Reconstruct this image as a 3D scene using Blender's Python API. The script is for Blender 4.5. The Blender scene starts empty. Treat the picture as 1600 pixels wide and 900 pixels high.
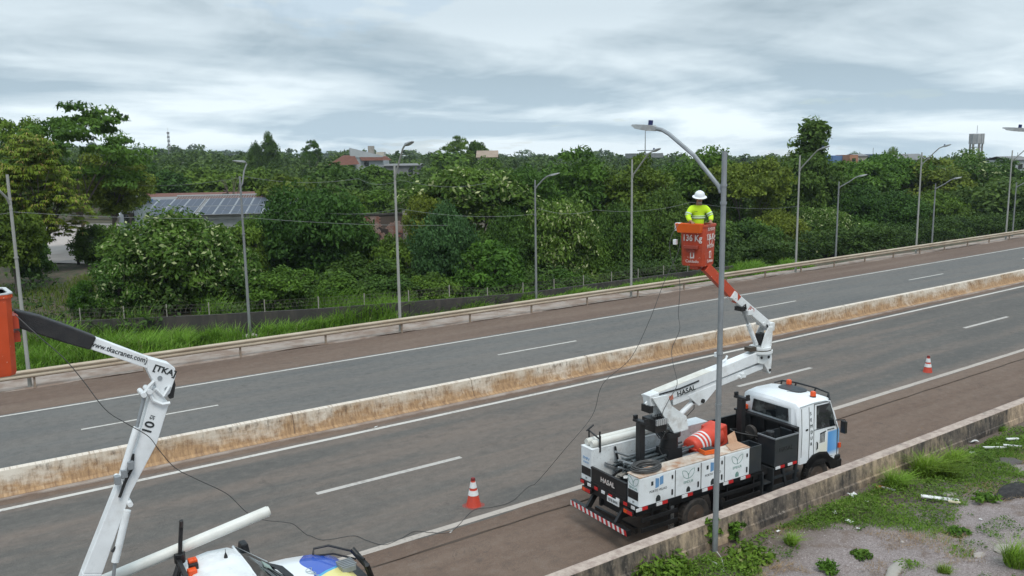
import bpy, bmesh, math, random
import numpy as np
from mathutils import Vector, Matrix
random.seed(7); rng = np.random.default_rng(7)
SC = bpy.context.scene; COL = SC.collection
R_ = math.radians
# ------------------------------------------------------------------ camera
F_PX, PITCH, ROLL, YAW, CH = 1305.70, 0.157085, -0.015005, 0.597114, 8.3596
cy_, sy_, cp_, sp_ = math.cos(YAW), math.sin(YAW), math.cos(PITCH), math.sin(PITCH)
FW = Vector((sy_*cp_, cy_*cp_, -sp_)); RT = Vector((cy_, -sy_, 0)); UP = RT.cross(FW)
cr_, sr_ = math.cos(ROLL), math.sin(ROLL)
RT, UP = RT*cr_ + UP*sr_, UP*cr_ - RT*sr_
CAM = Vector((0, 0, CH))
cam = bpy.data.cameras.new('camera'); camo = bpy.data.objects.new('camera', cam); COL.objects.link(camo)
cam.sensor_width = 36; cam.lens = F_PX/1600*36; cam.clip_end = 20000; cam.clip_start = .1
m = Matrix((RT, UP, -FW)).transposed().to_4x4(); m.translation = CAM; camo.matrix_world = m
SC.camera = camo
# ------------------------------------------------------------------ light and sky
SC.view_settings.view_transform = 'Standard'; SC.view_settings.look = 'None'
SC.view_settings.gamma = 1; SC.view_settings.exposure = 0.42
SC.cycles.max_bounces = 6; SC.cycles.diffuse_bounces = 3; SC.cycles.glossy_bounces = 3
SC.cycles.transparent_max_bounces = 8
SUN_EL, SUN_AZ = R_(58), R_(200)      # azimuth measured from +y towards +x
sl = bpy.data.lights.new('sun', 'SUN'); sl.energy = 1.5; sl.angle = R_(25); sl.color = (1, .97, .92)
so = bpy.data.objects.new('sun', sl); COL.objects.link(so)
sd = Vector((math.sin(SUN_AZ)*math.cos(SUN_EL), math.cos(SUN_AZ)*math.cos(SUN_EL), math.sin(SUN_EL)))
so.rotation_euler = sd.to_track_quat('Z', 'Y').to_euler(); so.location = (0, 0, 60)

class NT:
    def __init__(s, tree): s.t = tree; s.n = tree.nodes; s.l = tree.links
    def new(s, typ, **kw):
        n = s.n.new(typ)
        for k, v in kw.items():
            if k.startswith('i_'):
                key = k[2:]; key = int(key) if key.isdigit() else key.replace('_', ' ')
                s.put(n.inputs[key], v)
            else: setattr(n, k, v)
        return n
    def put(s, sock, v):
        if hasattr(v, 'is_output') or isinstance(v, bpy.types.NodeSocket): s.l.new(v, sock)
        else: sock.default_value = v
    def math(s, op, a, b=None, c=None, clamp=False):
        n = s.n.new('ShaderNodeMath'); n.operation = op; n.use_clamp = clamp
        s.put(n.inputs[0], a)
        if b is not None: s.put(n.inputs[1], b)
        if c is not None: s.put(n.inputs[2], c)
        return n.outputs[0]
    def mix(s, f, a, b, typ='MIX'):
        n = s.n.new('ShaderNodeMix'); n.data_type = 'RGBA'; n.blend_type = typ
        s.put(n.inputs[0], f); s.put(n.inputs[6], rgba(a)); s.put(n.inputs[7], rgba(b))
        return n.outputs[2]
    def noise(s, vec, scale, detail=4, rough=.55, scl=None, dist=0):
        if scl is not None:
            mp = s.n.new('ShaderNodeMapping'); s.l.new(vec, mp.inputs[0]); mp.inputs['Scale'].default_value = scl; vec = mp.outputs[0]
        n = s.n.new('ShaderNodeTexNoise'); s.l.new(vec, n.inputs['Vector'])
        n.inputs['Scale'].default_value = scale; n.inputs['Detail'].default_value = detail
        n.inputs['Roughness'].default_value = rough; n.inputs['Distortion'].default_value = dist
        return n.outputs[0]
    def ramp(s, f, a, b, lo=0., hi=1.):
        n = s.n.new('ShaderNodeMapRange'); s.put(n.inputs[0], f)
        n.inputs[1].default_value = a; n.inputs[2].default_value = b
        n.inputs[3].default_value = lo; n.inputs[4].default_value = hi
        return n.outputs[0]
    def sep(s, v):
        n = s.n.new('ShaderNodeSeparateXYZ'); s.l.new(v, n.inputs[0]); return n.outputs
    def comb(s, x, y, z):
        n = s.n.new('ShaderNodeCombineXYZ')
        for i, q in enumerate((x, y, z)): s.put(n.inputs[i], q)
        return n.outputs[0]
def rgba(c):
    if isinstance(c, (tuple, list)): return (*c[:3], 1)
    if isinstance(c, (float, int)): return (c, c, c, 1)
    return c
W = bpy.data.worlds.new('World'); SC.world = W; W.use_nodes = True
W.node_tree.nodes.clear(); t = NT(W.node_tree)
tc = t.new('ShaderNodeTexCoord'); d = tc.outputs['Generated']; x, y, z = t.sep(d)
sky = t.new('ShaderNodeTexSky', sky_type='NISHITA', sun_disc=False, sun_elevation=SUN_EL, sun_rotation=SUN_AZ)
zc = t.math('ADD', t.math('MAXIMUM', z, 0.0), .12)
vec = t.comb(t.math('DIVIDE', x, zc), t.math('DIVIDE', y, zc), 0.)
warp = t.noise(vec, .35, 2, .5)
vec2 = t.comb(t.math('ADD', t.math('DIVIDE', x, zc), t.math('MULTIPLY', warp, 1.6)), t.math('DIVIDE', y, zc), 0.)
n1 = t.noise(vec2, .48, 6, .52, (.8, 1.15, 1), .3); n2 = t.noise(vec2, 1.5, 7, .6, (1.2, .7, 1), .4)
cl = t.math('ADD', t.math('MULTIPLY', n1, .80), t.math('MULTIPLY', n2, .20))
low = t.ramp(z, .0, .16)
dens = t.ramp(t.math('ADD', cl, t.ramp(z, .03, .16, -.012, .035)), .43, .565)                       # 0 thin and bright, 1 thick and grey
#                          # near the horizon the far cloud is brighter
bright = t.mix(low, (8.0, 8.9, 9.3), (5.1, 5.95, 6.5)); dark = t.mix(low, (4.3, 5.45, 6.3), (2.5, 3.25, 3.8))
cloud = t.mix(dens, bright, dark)
gain = t.ramp(z, .22, .9, 1., 1.9)                # an overcast sky brightens towards the zenith
cloud = t.mix(1., cloud, t.comb(gain, gain, gain), 'MULTIPLY')
cov = t.ramp(t.noise(vec2, .5, 5, .6), .30, .38)  # small blue gaps
skyc = t.mix(t.math('MAXIMUM', cov, .75), sky.outputs[0], cloud)
bg = t.new('ShaderNodeBackground', i_Strength=.1); t.l.new(skyc, bg.inputs[0])
wo = t.new('ShaderNodeOutputWorld'); t.l.new(bg.outputs[0], wo.inputs[0])

# ------------------------------------------------------------------ space helpers
def ray(px, py): return FW + RT*((px-800)/F_PX) - UP*((py-450)/F_PX)
def pz(px, py, h=0):  d = ray(px, py); return CAM + d*((h-CH)/d.z)
def pY(px, py, Y):    d = ray(px, py); return CAM + d*(Y/d.y)
def pD(px, py, D):    return CAM + ray(px, py)*D
CURV, GR, KV = .000224, .00374, -1.289e-5
def zr(s): s = max(-80, min(s, 145)); return GR*s + KV*s*s
def RP(s, y, h=0): return (s, y + CURV*s*s, zr(s)+h)
def smooth(a, b, x): t_ = min(1, max(0, (x-a)/(b-a))); return t_*t_*(3-2*t_)
def vn(x, y, seed=0):           # cheap value noise
    def h(i, j): return math.sin(i*127.1 + j*311.7 + seed*74.7)*43758.5453 % 1.0
    i, j = math.floor(x), math.floor(y); u, v = x-i, y-j; u = u*u*(3-2*u); v = v*v*(3-2*v)
    return (h(i, j)*(1-u)+h(i+1, j)*u)*(1-v) + (h(i, j+1)*(1-u)+h(i+1, j+1)*u)*v
SKY = [(-400, 215), (0, 222), (230, 230), (300, 232), (420, 236), (520, 236), (620, 240), (760, 240), (860, 240), (1000, 242), (1200, 242), (1300, 245), (1400, 247), (1600, 246), (2000, 246)]
def sky_py(px):
    for (a, b), (c, d_) in zip(SKY, SKY[1:]):
        if px <= c: return b + (d_-b)*max(0, (px-a)/(c-a))
    return SKY[-1][1]
def far_top(x, y):              # height of the canopy line of the distant wood
    v = Vector((x, y, CH))-CAM; D = max(1, v.dot(FW)); px = 800 + F_PX*v.dot(RT)/D
    px = max(-400, min(2000, px)); r = ray(px, sky_py(px))
    return CH + D*r.z/1.0, D, px
def gz(x, y):                   # terrain height
    yy = y - CURV*x*x if abs(x) < 300 else y
    b = zr(x)
    if yy < 11.3:               # verge on the near side
        k = smooth(11.3, 10.9, yy) if False else 1
        h = .27 + .05*(11.1-yy) if yy > 4 else .62
        h += .14*(vn(x*.8, y*.8)-.5) + .09*(vn(x*2.2, y*2.2, 3)-.5) + .03*(vn(x*5., y*5., 8)-.5)
        if yy > 10.6: h = .27 + (h-.27)*smooth(11.1, 10.6, yy)
        return b + h
    if yy < 35.7: return b - .06
    q = 1 - smooth(17, 30, x)
    h = b - .06 - .32*smooth(38, 40, yy) + q*(.75*smooth(41, 43.5, yy) + .75*smooth(44, 60, yy)) - (1-q)*.9*smooth(37.5, 44, yy)
    h += .35*(vn(x*.25, y*.25, 5)-.5)*smooth(42, 47, yy)
    top, D, px = far_top(x, y)
    k = smooth(95, 125, D)
    if k > 0: h = h*(1-k) + (top - 10.5)*k
    return h
# ------------------------------------------------------------------ mesh builder
class MB:
    def __init__(s): s.v = []; s.f = []; s.m = []; s.uv = None; s.cm = 0
    def add(s, vs, fs, M=None):
        o = len(s.v)
        s.v += [tuple(M @ Vector(p)) for p in vs] if M is not None else [tuple(p) for p in vs]
        s.f += [tuple(i+o for i in f) for f in fs]; s.m += [s.cm]*len(fs); return s
    def box(s, x0, x1, y0, y1, z0, z1, M=None, tx=0, ty=0):
        vs = [(x0, y0, z0), (x1, y0, z0), (x1, y1, z0), (x0, y1, z0), (x0+tx, y0+ty, z1), (x1-tx, y0+ty, z1), (x1-tx, y1-ty, z1), (x0+tx, y1-ty, z1)]
        return s.add(vs, [(3, 2, 1, 0), (4, 5, 6, 7), (0, 1, 5, 4), (1, 2, 6, 5), (2, 3, 7, 6), (3, 0, 4, 7)], M)
    def beam(s, a, b, w, h=None, up=(0, 0, 1), w2=None, h2=None):
        a, b = Vector(a), Vector(b); h = h or w; w2 = w2 or w; h2 = h2 or h
        d = (b-a).normalized(); r = d.cross(Vector(up)); r = r.normalized() if r.length > 1e-4 else Vector((1, 0, 0)); u = r.cross(d)
        vs = []
        for p, ww, hh in ((a, w, h), (b, w2, h2)):
            for i, j in ((-1, -1), (1, -1), (1, 1), (-1, 1)): vs.append(p + r*(ww/2*i) + u*(hh/2*j))
        return s.add(vs, [(0, 1, 2, 3), (7, 6, 5, 4), (0, 4, 5, 1), (1, 5, 6, 2), (2, 6, 7, 3), (3, 7, 4, 0)])
    def cyl(s, a, b, r, r2=None, n=12, cap=True):
        return s.tube([a, b], [r, r if r2 is None else r2], n, cap)
    def tube(s, pts, r, n=8, cap=True):
        pts = [Vector(p) for p in pts]; N = len(pts)
        rs = r if isinstance(r, (list, tuple)) else [r]*N
        vs = []; prev = None
        for i, p in enumerate(pts):
            d = (pts[min(i+1, N-1)] - pts[max(i-1, 0)]).normalized()
            if prev is None:
                a = Vector((0, 0, 1)) if abs(d.z) < .9 else Vector((1, 0, 0)); u = d.cross(a).normalized()
            else: u = (prev - d*prev.dot(d)).normalized()
            prev = u; w = d.cross(u)
            for k in range(n):
                t_ = 2*math.pi*k/n; vs.append(p + u*math.cos(t_)*rs[i] + w*math.sin(t_)*rs[i])
        fs = [(i*n+k, i*n+(k+1) % n, (i+1)*n+(k+1) % n, (i+1)*n+k) for i in range(N-1) for k in range(n)]
        if cap: fs += [tuple(range(n))[::-1], tuple((N-1)*n+k for k in range(n))]
        return s.add(vs, fs)
    def lathe(s, prof, n=24, M=None):      # prof (r, z)
        vs = [(r*math.cos(2*math.pi*k/n), r*math.sin(2*math.pi*k/n), z) for r, z in prof for k in range(n)]
        fs = [(i*n+k, i*n+(k+1) % n, (i+1)*n+(k+1) % n, (i+1)*n+k) for i in range(len(prof)-1) for k in range(n)]
        fs += [tuple(range(n))[::-1], tuple((len(prof)-1)*n+k for k in range(n))]
        return s.add(vs, fs, M)
    def prism(s, poly, off):               # planar polygon (3-D points) pushed by off
        off = Vector(off); p = [Vector(q)-off for q in poly]; q = [Vector(q_)+off for q_ in poly]; n = len(p)
        return s.add(p+q, [tuple(range(n)), tuple(range(2*n-1, n-1, -1))] + [(i, i+n, (i+1) % n+n, (i+1) % n) for i in range(n)])
    def loft(s, rings, cap=True):
        n = len(rings[0]); vs = [p for r in rings for p in r]
        fs = [(i*n+k, i*n+(k+1) % n, (i+1)*n+(k+1) % n, (i+1)*n+k) for i in range(len(rings)-1) for k in range(n)]
        if cap: fs += [tuple(range(n))[::-1], tuple((len(rings)-1)*n+k for k in range(n))]
        return s.add(vs, fs)
    def build(s, name, mat, parent=None, loc=None, smooth=False, bevel=0, kind=None, segs=2):
        me = bpy.data.meshes.new(name); me.from_pydata(s.v, [], s.f)
        mats = mat if isinstance(mat, (list, tuple)) else [mat]
        for q in mats: me.materials.append(q)
        if len(mats) > 1: me.polygons.foreach_set('material_index', s.m)
        if s.uv is not None:
            ul = me.uv_layers.new(name='UVMap')
            li = np.empty(len(me.loops), dtype=np.int32); me.loops.foreach_get('vertex_index', li)
            ul.data.foreach_set('uv', np.asarray(s.uv, dtype=np.float32)[li].ravel())
        bm = bmesh.new(); bm.from_mesh(me); bmesh.ops.recalc_face_normals(bm, faces=bm.faces); bm.to_mesh(me); bm.free()
        if smooth: me.shade_smooth() if hasattr(me, 'shade_smooth') else None
        o = bpy.data.objects.new(name, me); COL.objects.link(o)
        if parent: o.parent = parent
        if loc: o.location = loc
        if bevel:
            b = o.modifiers.new('bevel', 'BEVEL'); b.width = bevel; b.segments = segs; b.limit_method = 'ANGLE'; b.angle_limit = R_(40); b.harden_normals = False
        if smooth:
            try: me.set_sharp_from_angle(angle=R_(38))
            except Exception: pass
        if kind: o['kind'] = kind
        return o
def empty(name, label=None, cat=None, loc=(0, 0, 0), rz=0, group=None):
    o = bpy.data.objects.new(name, None); COL.objects.link(o); o.location = loc; o.rotation_euler = (0, 0, rz); o.empty_display_size = .2
    tag(o, label, cat, group); return o
def tag(o, label=None, cat=None, group=None, kind=None):
    if label: o['label'] = label
    if cat: o['category'] = cat
    if group: o['group'] = group
    if kind: o['kind'] = kind
    return o
def rebase(root):       # root Empty moved to a place while its children were written in world coordinates
    inv = Matrix.Translation(root.location).inverted()
    for ch in root.children: ch.matrix_parent_inverse = inv
def mesh_np(name, V, Fq, mats, attrs=None, parent=None, kind=None, link=True):
    me = bpy.data.meshes.new(name); n = len(V); f = len(Fq); k = Fq.shape[1]
    me.vertices.add(n); me.vertices.foreach_set('co', V.astype(np.float32).ravel())
    me.loops.add(f*k); me.loops.foreach_set('vertex_index', Fq.astype(np.int32).ravel())
    me.polygons.add(f); me.polygons.foreach_set('loop_start', np.arange(0, f*k, k, dtype=np.int32))
    try: me.polygons.foreach_set('loop_total', np.full(f, k, dtype=np.int32))
    except Exception: pass
    me.update(calc_edges=True)
    for q in mats: me.materials.append(q)
    for an, av in (attrs or {}).items():
        a = me.attributes.new(an, 'FLOAT', 'FACE'); a.data.foreach_set('value', av.astype(np.float32))
    if not link: return me
    o = bpy.data.objects.new(name, me); COL.objects.link(o)
    if parent: o.parent = parent
    if kind: o['kind'] = kind
    return o
# ------------------------------------------------------------------ materials
def newmat(name):
    m_ = bpy.data.materials.new(name); m_.use_nodes = True; m_.node_tree.nodes.clear(); t_ = NT(m_.node_tree)
    b = t_.new('ShaderNodeBsdfPrincipled'); o = t_.new('ShaderNodeOutputMaterial'); t_.l.new(b.outputs[0], o.inputs[0])
    return m_, t_, b
def bump(t_, b, h, dist=.01, strength=.6):
    n = t_.new('ShaderNodeBump'); n.inputs['Strength'].default_value = strength; n.inputs['Distance'].default_value = dist
    t_.l.new(h, n.inputs['Height']); t_.l.new(n.outputs[0], b.inputs['Normal'])
def M_(name, col, rough=.5, metal=0, dirt=None, amt=.4, scale=3., lo=.45, hi=.7, stretch=None, bmp=0, spec=None, spots=None):
    m_, t_, b = newmat(name); c = t_.new('ShaderNodeTexCoord').outputs['Object']
    v = t_.noise(c, scale*.7, 3, .6); base = t_.mix(t_.ramp(v, .3, .7), tuple(q*.86 for q in col), tuple(min(1, q*1.08) for q in col))
    if dirt:
        n = t_.noise(c, scale, 7, .65, stretch); base = t_.mix(t_.math('MULTIPLY', t_.ramp(n, lo, hi), amt), base, dirt)
    if spots:
        n = t_.noise(c, spots[1], 2, .5); base = t_.mix(t_.ramp(n, spots[2], spots[2]+.03), base, spots[0])
    t_.l.new(base, b.inputs['Base Color']); b.inputs['Metallic'].default_value = metal
    rn = t_.ramp(t_.noise(c, scale*2, 4), .3, .7, max(.05, rough-.1), min(1, rough+.12)); t_.l.new(rn, b.inputs['Roughness'])
    if spec is not None: b.inputs['Specular IOR Level'].default_value = spec
    if bmp: bump(t_, b, t_.noise(c, scale*12, 5), bmp)
    return m_
white = M_('white paint', (.80, .82, .83), .35, dirt=(.30, .25, .19), amt=.35, scale=2.2, lo=.52, hi=.75)
whited = M_('white paint worn', (.78, .80, .80), .45, dirt=(.32, .26, .20), amt=.45, scale=3.5, lo=.50, hi=.68, spots=((.06, .05, .045), 26, .70))
rustytop = M_('rusty white lid', (.62, .55, .47), .8, dirt=(.36, .17, .08), amt=.85, scale=4, lo=.40, hi=.66, bmp=.004)
black = M_('black steel', (.012, .012, .013), .45, dirt=(.07, .055, .045), amt=.3, scale=5, lo=.5, hi=.8)
darkg = M_('dark grey box paint', (.026, .031, .036), .45, dirt=(.09, .075, .06), amt=.3, scale=3)
rubber = M_('tyre rubber', (.03, .029, .028), .85, dirt=(.13, .10, .08), amt=.6, scale=6, lo=.4, hi=.7)
rimm = M_('dusty wheel rim', (.085, .065, .052), .7, dirt=(.17, .095, .06), amt=.6, scale=8)
red = M_('red reflective', (.55, .02, .02), .4)
whiter = M_('white reflective', (.78, .78, .78), .4, dirt=(.4, .33, .28), amt=.35, scale=8)
orange = M_('orange fibreglass', (.50, .064, .024), .45, dirt=(.34, .06, .03), amt=.6, scale=3, spots=((.65, .5, .42), 30, .70))
traybr = M_('bright orange plastic', (.82, .13, .012), .4)
barrelm = M_('orange plastic', (.66, .062, .028), .5, dirt=(.36, .07, .05), amt=.5, scale=4)
steel = M_('galvanised steel', (.30, .32, .335), .5, .35, dirt=(.2, .19, .17), amt=.4, scale=5, stretch=(1, 1, .15))
polem = M_('concrete post grey', (.36, .36, .33), .75, dirt=(.2, .18, .15), amt=.5, scale=2, stretch=(1, 1, .2))
poled = M_('dull galvanised post', (.25, .26, .26), .6, .2, dirt=(.16, .14, .12), amt=.5, scale=2, stretch=(1, 1, .2))
railm = M_('dusty guardrail steel', (.52, .445, .345), .6, .05, dirt=(.34, .24, .16), amt=.75, scale=1.5, lo=.35, hi=.7, stretch=(.6, 1, 3))
railp = M_('rusty guardrail post', (.34, .28, .22), .75, dirt=(.25, .12, .06), amt=.8, scale=5, lo=.4, hi=.65)
cablem = M_('black cable', (.07, .068, .066), .5)
lens = M_('lamp lens', (.5, .52, .5), .25)
headm = M_('lamp housing grey', (.33, .34, .34), .5, dirt=(.18, .17, .16), amt=.5, scale=8)
bluec = M_('blue photocell', (.02, .03, .12), .4)
amber = M_('amber beacon', (.78, .09, .015), .25)
pipem = M_('white plastic tube', (.72, .71, .66), .4, dirt=(.4, .36, .28), amt=.3, scale=2)
ink = M_('black lettering', (.025, .03, .03), .6); inkw = M_('white lettering', (.75, .72, .68), .6, dirt=(.5, .12, .06), amt=.6, scale=30)
inkg = M_('faded green print', (.12, .26, .22), .6, dirt=(.6, .62, .6), amt=.5, scale=25); inkb = M_('faded blue print', (.14, .30, .52), .6)
paper = M_('white scrap', (.75, .75, .73), .7, dirt=(.4, .35, .3), amt=.4, scale=6)
brownb = M_('orange brown scrap', (.42, .17, .07), .8); wood = M_('weathered stick', (.20, .12, .07), .85)
hivis = M_('high visibility yellow cloth', (.60, .88, .02), .8); reflect = M_('silver reflective tape', (.62, .72, .66), .4)
skin = M_('skin', (.34, .17, .11), .55); helmetm = M_('white helmet', (.82, .84, .86), .35); jeans = M_('navy trousers', (.03, .04, .07), .85)
glove = M_('glove', (.30, .24, .20), .8); hairm = M_('dark hair', (.03, .022, .018), .7)
clothblk = M_('black vinyl cover', (.018, .018, .02), .55, dirt=(.06, .055, .05), amt=.4, scale=6, bmp=.01)
concrete = M_('concrete', (.36, .33, .29), .85, dirt=(.17, .14, .12), amt=.6, scale=1.5, bmp=.01)
rockm = M_('pale stone', (.40, .35, .32), .9, dirt=(.2, .16, .14), amt=.5, scale=6, bmp=.01)
m_, t, b = newmat('window glass'); c = t.new('ShaderNodeTexCoord').outputs['Object']
t.l.new(t.mix(t.ramp(t.noise(c, 3.5, 3), .5, .62), (.010, .013, .015), (.07, .08, .08)), b.inputs['Base Color']); b.inputs['Roughness'].default_value = .06; b.inputs['Specular IOR Level'].default_value = .7
glass = m_
def uvn(t_): return t_.new('ShaderNodeUVMap', uv_map='UVMap').outputs[0]
# asphalt with dusty tracks: U along the road, V across it (metres)
def road_mat(name, base, base2, dirt, damt, lanes):
    m_, t_, b = newmat(name); uv = uvn(t_); U, V, _ = t_.sep(uv)
    fine = t_.noise(uv, 26, 3, .7); big = t_.noise(uv, .5, 5, .6, (.25, 1, 1)); st = t_.noise(uv, 1., 4, .5, (.035, .75, 1)); st2 = t_.noise(uv, 1., 6, .65, (.35, 1.6, 1))
    c_ = t_.mix(t_.ramp(big, .35, .65), base, base2)
    track = t_.ramp(t_.math('ADD', t_.math('MULTIPLY', st, .68), t_.math('MULTIPLY', st2, .32)), .41, .60)
    # wheel paths at regular offsets from the lane lines
    wp = None
    for v0 in lanes:
        q = t_.math('ABSOLUTE', t_.math('SUBTRACT', V, v0)); q = t_.ramp(q, .15, .75, 1, 0)
        wp = q if wp is None else t_.math('MAXIMUM', wp, q)
    if wp is not None: track = t_.math('SUBTRACT', t_.math('MULTIPLY', track, 1.15), t_.math('MULTIPLY', wp, .38), clamp=True)
    c_ = t_.mix(t_.math('MULTIPLY', track, damt), c_, dirt)
    mot = t_.noise(uv, 3.2, 8, .75, (1, 1.2, 1)); c_ = t_.mix(t_.ramp(mot, .36, .50, .26, 0), c_, (.052, .048, .045)); c_ = t_.mix(t_.ramp(mot, .52, .66, 0, .26), c_, (.24, .205, .18))
    c_ = t_.mix(t_.ramp(fine, .58, .72, 0, .4), c_, (.30, .27, .24))
    c_ = t_.mix(t_.ramp(t_.noise(uv, 55, 2, .5), .3, .5, .45, 0), c_, (.03, .03, .03))
    ck = t_.noise(uv, .35, 6, .7, (1, 1.6, 1), 1.2); crack = t_.ramp(t_.math('ABSOLUTE', t_.math('SUBTRACT', ck, .5)), .0015, .005, .28, 0)
    c_ = t_.mix(crack, c_, (.035, .032, .03))
    oil = t_.ramp(t_.noise(uv, .9, 4, .6), .64, .74, 0, .45); c_ = t_.mix(oil, c_, (.05, .046, .043))
    t_.l.new(c_, b.inputs['Base Color']); b.inputs['Roughness'].default_value = .86; b.inputs['Specular IOR Level'].default_value = .3
    bump(t_, b, fine, .006, .5); return m_
asph_n = road_mat('asphalt near', (.098, .092, .085), (.128, .117, .105), (.185, .145, .120), .85, [16.9, 18.4, 20.5, 22.1])
asph_f = road_mat('asphalt far', (.122, .120, .115), (.150, .144, .135), (.185, .160, .140), .42, [25.6, 27.2, 29.5, 31.0])
shld_n = road_mat('dusty shoulder near', (.128, .082, .059), (.160, .106, .078), (.195, .138, .104), .7, [])
shld_f = road_mat('dusty shoulder far', (.130, .084, .062), (.160, .106, .079), (.190, .134, .101), .75, [])
def line_mat(name, a, wear):
    m_, t_, b = newmat(name); uv = uvn(t_)
    n = t_.noise(uv, 9, 6, .7); n2 = t_.noise(uv, .7, 4, .6)
    f = t_.ramp(t_.math('ADD', t_.math('MULTIPLY', n, .6), t_.math('MULTIPLY', n2, .4)), .50, .66, 0, wear)
    t_.l.new(t_.mix(f, a, (.17, .145, .125)), b.inputs['Base Color']); b.inputs['Roughness'].default_value = .8; return m_
line_w = line_mat('road paint', (.55, .52, .48), .7); line_d = line_mat('dusty road paint', (.42, .365, .32), .75); line_m = line_mat('dusty dash paint', (.46, .425, .39), .7)
# stained barriers: U along, V height
m_, t, b = newmat('whitewashed median concrete'); uv = uvn(t); U, V, _ = t.sep(uv)
n1 = t.noise(uv, 1.3, 8, .68, (1, 2.2, 1)); n2 = t.noise(uv, 4., 6, .7, (1.6, .5, 1)); n3 = t.noise(uv, .35, 4, .6, (1, .2, 1))
hgt = t.ramp(V, .05, .72, .15, -.04)
n4 = t.noise(uv, 7., 6, .75, (1.5, .45, 1)); f = t.ramp(t.math('ADD', t.math('ADD', t.math('MULTIPLY', n1, .40), t.math('ADD', t.math('MULTIPLY', n3, .40), t.math('MULTIPLY', n4, .20))), hgt), .46, .60)
c = t.mix(f, t.mix(t.ramp(n3, .4, .6), (.68, .61, .52), (.54, .45, .35)), t.mix(t.ramp(n4, .35, .65), (.50, .315, .165), (.225, .135, .078)))
blk = t.ramp(t.math('ADD', t.math('MULTIPLY', n2, .7), t.math('MULTIPLY', n1, .3)), .52, .62, 0, .75)
band = t.math('MULTIPLY', t.ramp(V, .30, .50), t.ramp(V, .62, .655, 1, 0)); c = t.mix(t.math('MULTIPLY', blk, band), c, (.10, .075, .055))
blk2 = t.ramp(t.noise(uv, 2.2, 7, .7), .62, .70, 0, .45); c = t.mix(blk2, c, (.22, .13, .075))
c = t.mix(t.ramp(V, .655, .66, 0, .8), c, t.mix(t.ramp(n4, .5, .62), (.68, .60, .52), (.36, .27, .20)))
t.l.new(c, b.inputs['Base Color']); b.inputs['Roughness'].default_value = .9; bump(t, b, n1, .02); median_m = m_
m_, t, b = newmat('stained barrier concrete'); uv = uvn(t); U, V, _ = t.sep(uv)
n1 = t.noise(uv, 3., 8, .7, (1.6, .35, 1)); n2 = t.noise(uv, 10, 6, .75, (1, .6, 1)); n3 = t.noise(uv, .45, 4, .6)
f = t.math('ADD', t.math('MULTIPLY', n1, .45), t.math('ADD', t.math('MULTIPLY', n2, .25), t.math('MULTIPLY', n3, .30)))
c = t.mix(t.ramp(f, .43, .58), (.050, .042, .037), t.mix(t.ramp(n3, .4, .6), (.22, .175, .14), (.50, .37, .25)))
c = t.mix(t.ramp(n2, .60, .68, 0, .7), c, (.52, .45, .38))
c = t.mix(t.ramp(V, .30, .20, 0, .55), c, (.42, .33, .25))
ob_ = t.new('ShaderNodeTexCoord').outputs['Object']; cap = t.mix(t.ramp(t.noise(ob_, 5, 7, .7), .42, .62), (.47, .38, .32), (.31, .235, .20)); cap = t.mix(t.ramp(t.noise(ob_, 1.1, 6, .7), .55, .66, 0, .6), cap, (.18, .15, .13)); c = t.mix(t.ramp(V, .795, .80), c, cap)
t.l.new(c, b.inputs['Base Color']); b.inputs['Roughness'].default_value = .92; bump(t, b, n2, .02); barrier_m = m_
# ground: red-brown soil, verge gravel, grass tints, all keyed on world position
m_, t, b = newmat('ground soil and gravel'); c0 = t.new('ShaderNodeNewGeometry').outputs['Position']; X, Y, Z = t.sep(c0)
g1 = t.noise(c0, 16, 5, .75); g2 = t.noise(c0, 42, 3, .7); g3 = t.noise(c0, .8, 6, .65); g4 = t.noise(c0, 2.3, 5, .6)
grav = t.mix(t.ramp(g1, .35, .65), (.19, .150, .140), (.32, .268, .258)); grav = t.mix(t.ramp(g2, .56, .66, 0, .7), grav, (.52, .48, .46)); grav = t.mix(t.ramp(g2, .42, .34, 0, .75), grav, (.10, .08, .072))
soil = t.mix(g1, (.105, .070, .052), (.21, .15, .115)); near = t.mix(t.ramp(g3, .34, .46), soil, grav)
farc = t.mix(t.ramp(g4, .46, .62), (.095, .070, .048), (.035, .055, .020))
near = t.mix(t.math('MULTIPLY', t.ramp(t.math('ADD', Y, t.math('MULTIPLY', g3, 1.6)), 10.0, 11.2), .85), near, t.mix(g1, (.075, .052, .038), (.18, .135, .10)))
c = t.mix(t.ramp(Y, 25, 30), near, farc)
t.l.new(c, b.inputs['Base Color']); b.inputs['Roughness'].default_value = .95; bump(t, b, g1, .035, .9); ground_m = m_
lotm = M_('pale paved lot', (.42, .37, .34), .9, dirt=(.30, .25, .22), amt=.6, scale=.5)
strip_m = M_('dusty concrete strip', (.34, .28, .24), .9, dirt=(.20, .135, .10), amt=.8, scale=.9, lo=.42, hi=.6, bmp=.01)
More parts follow.
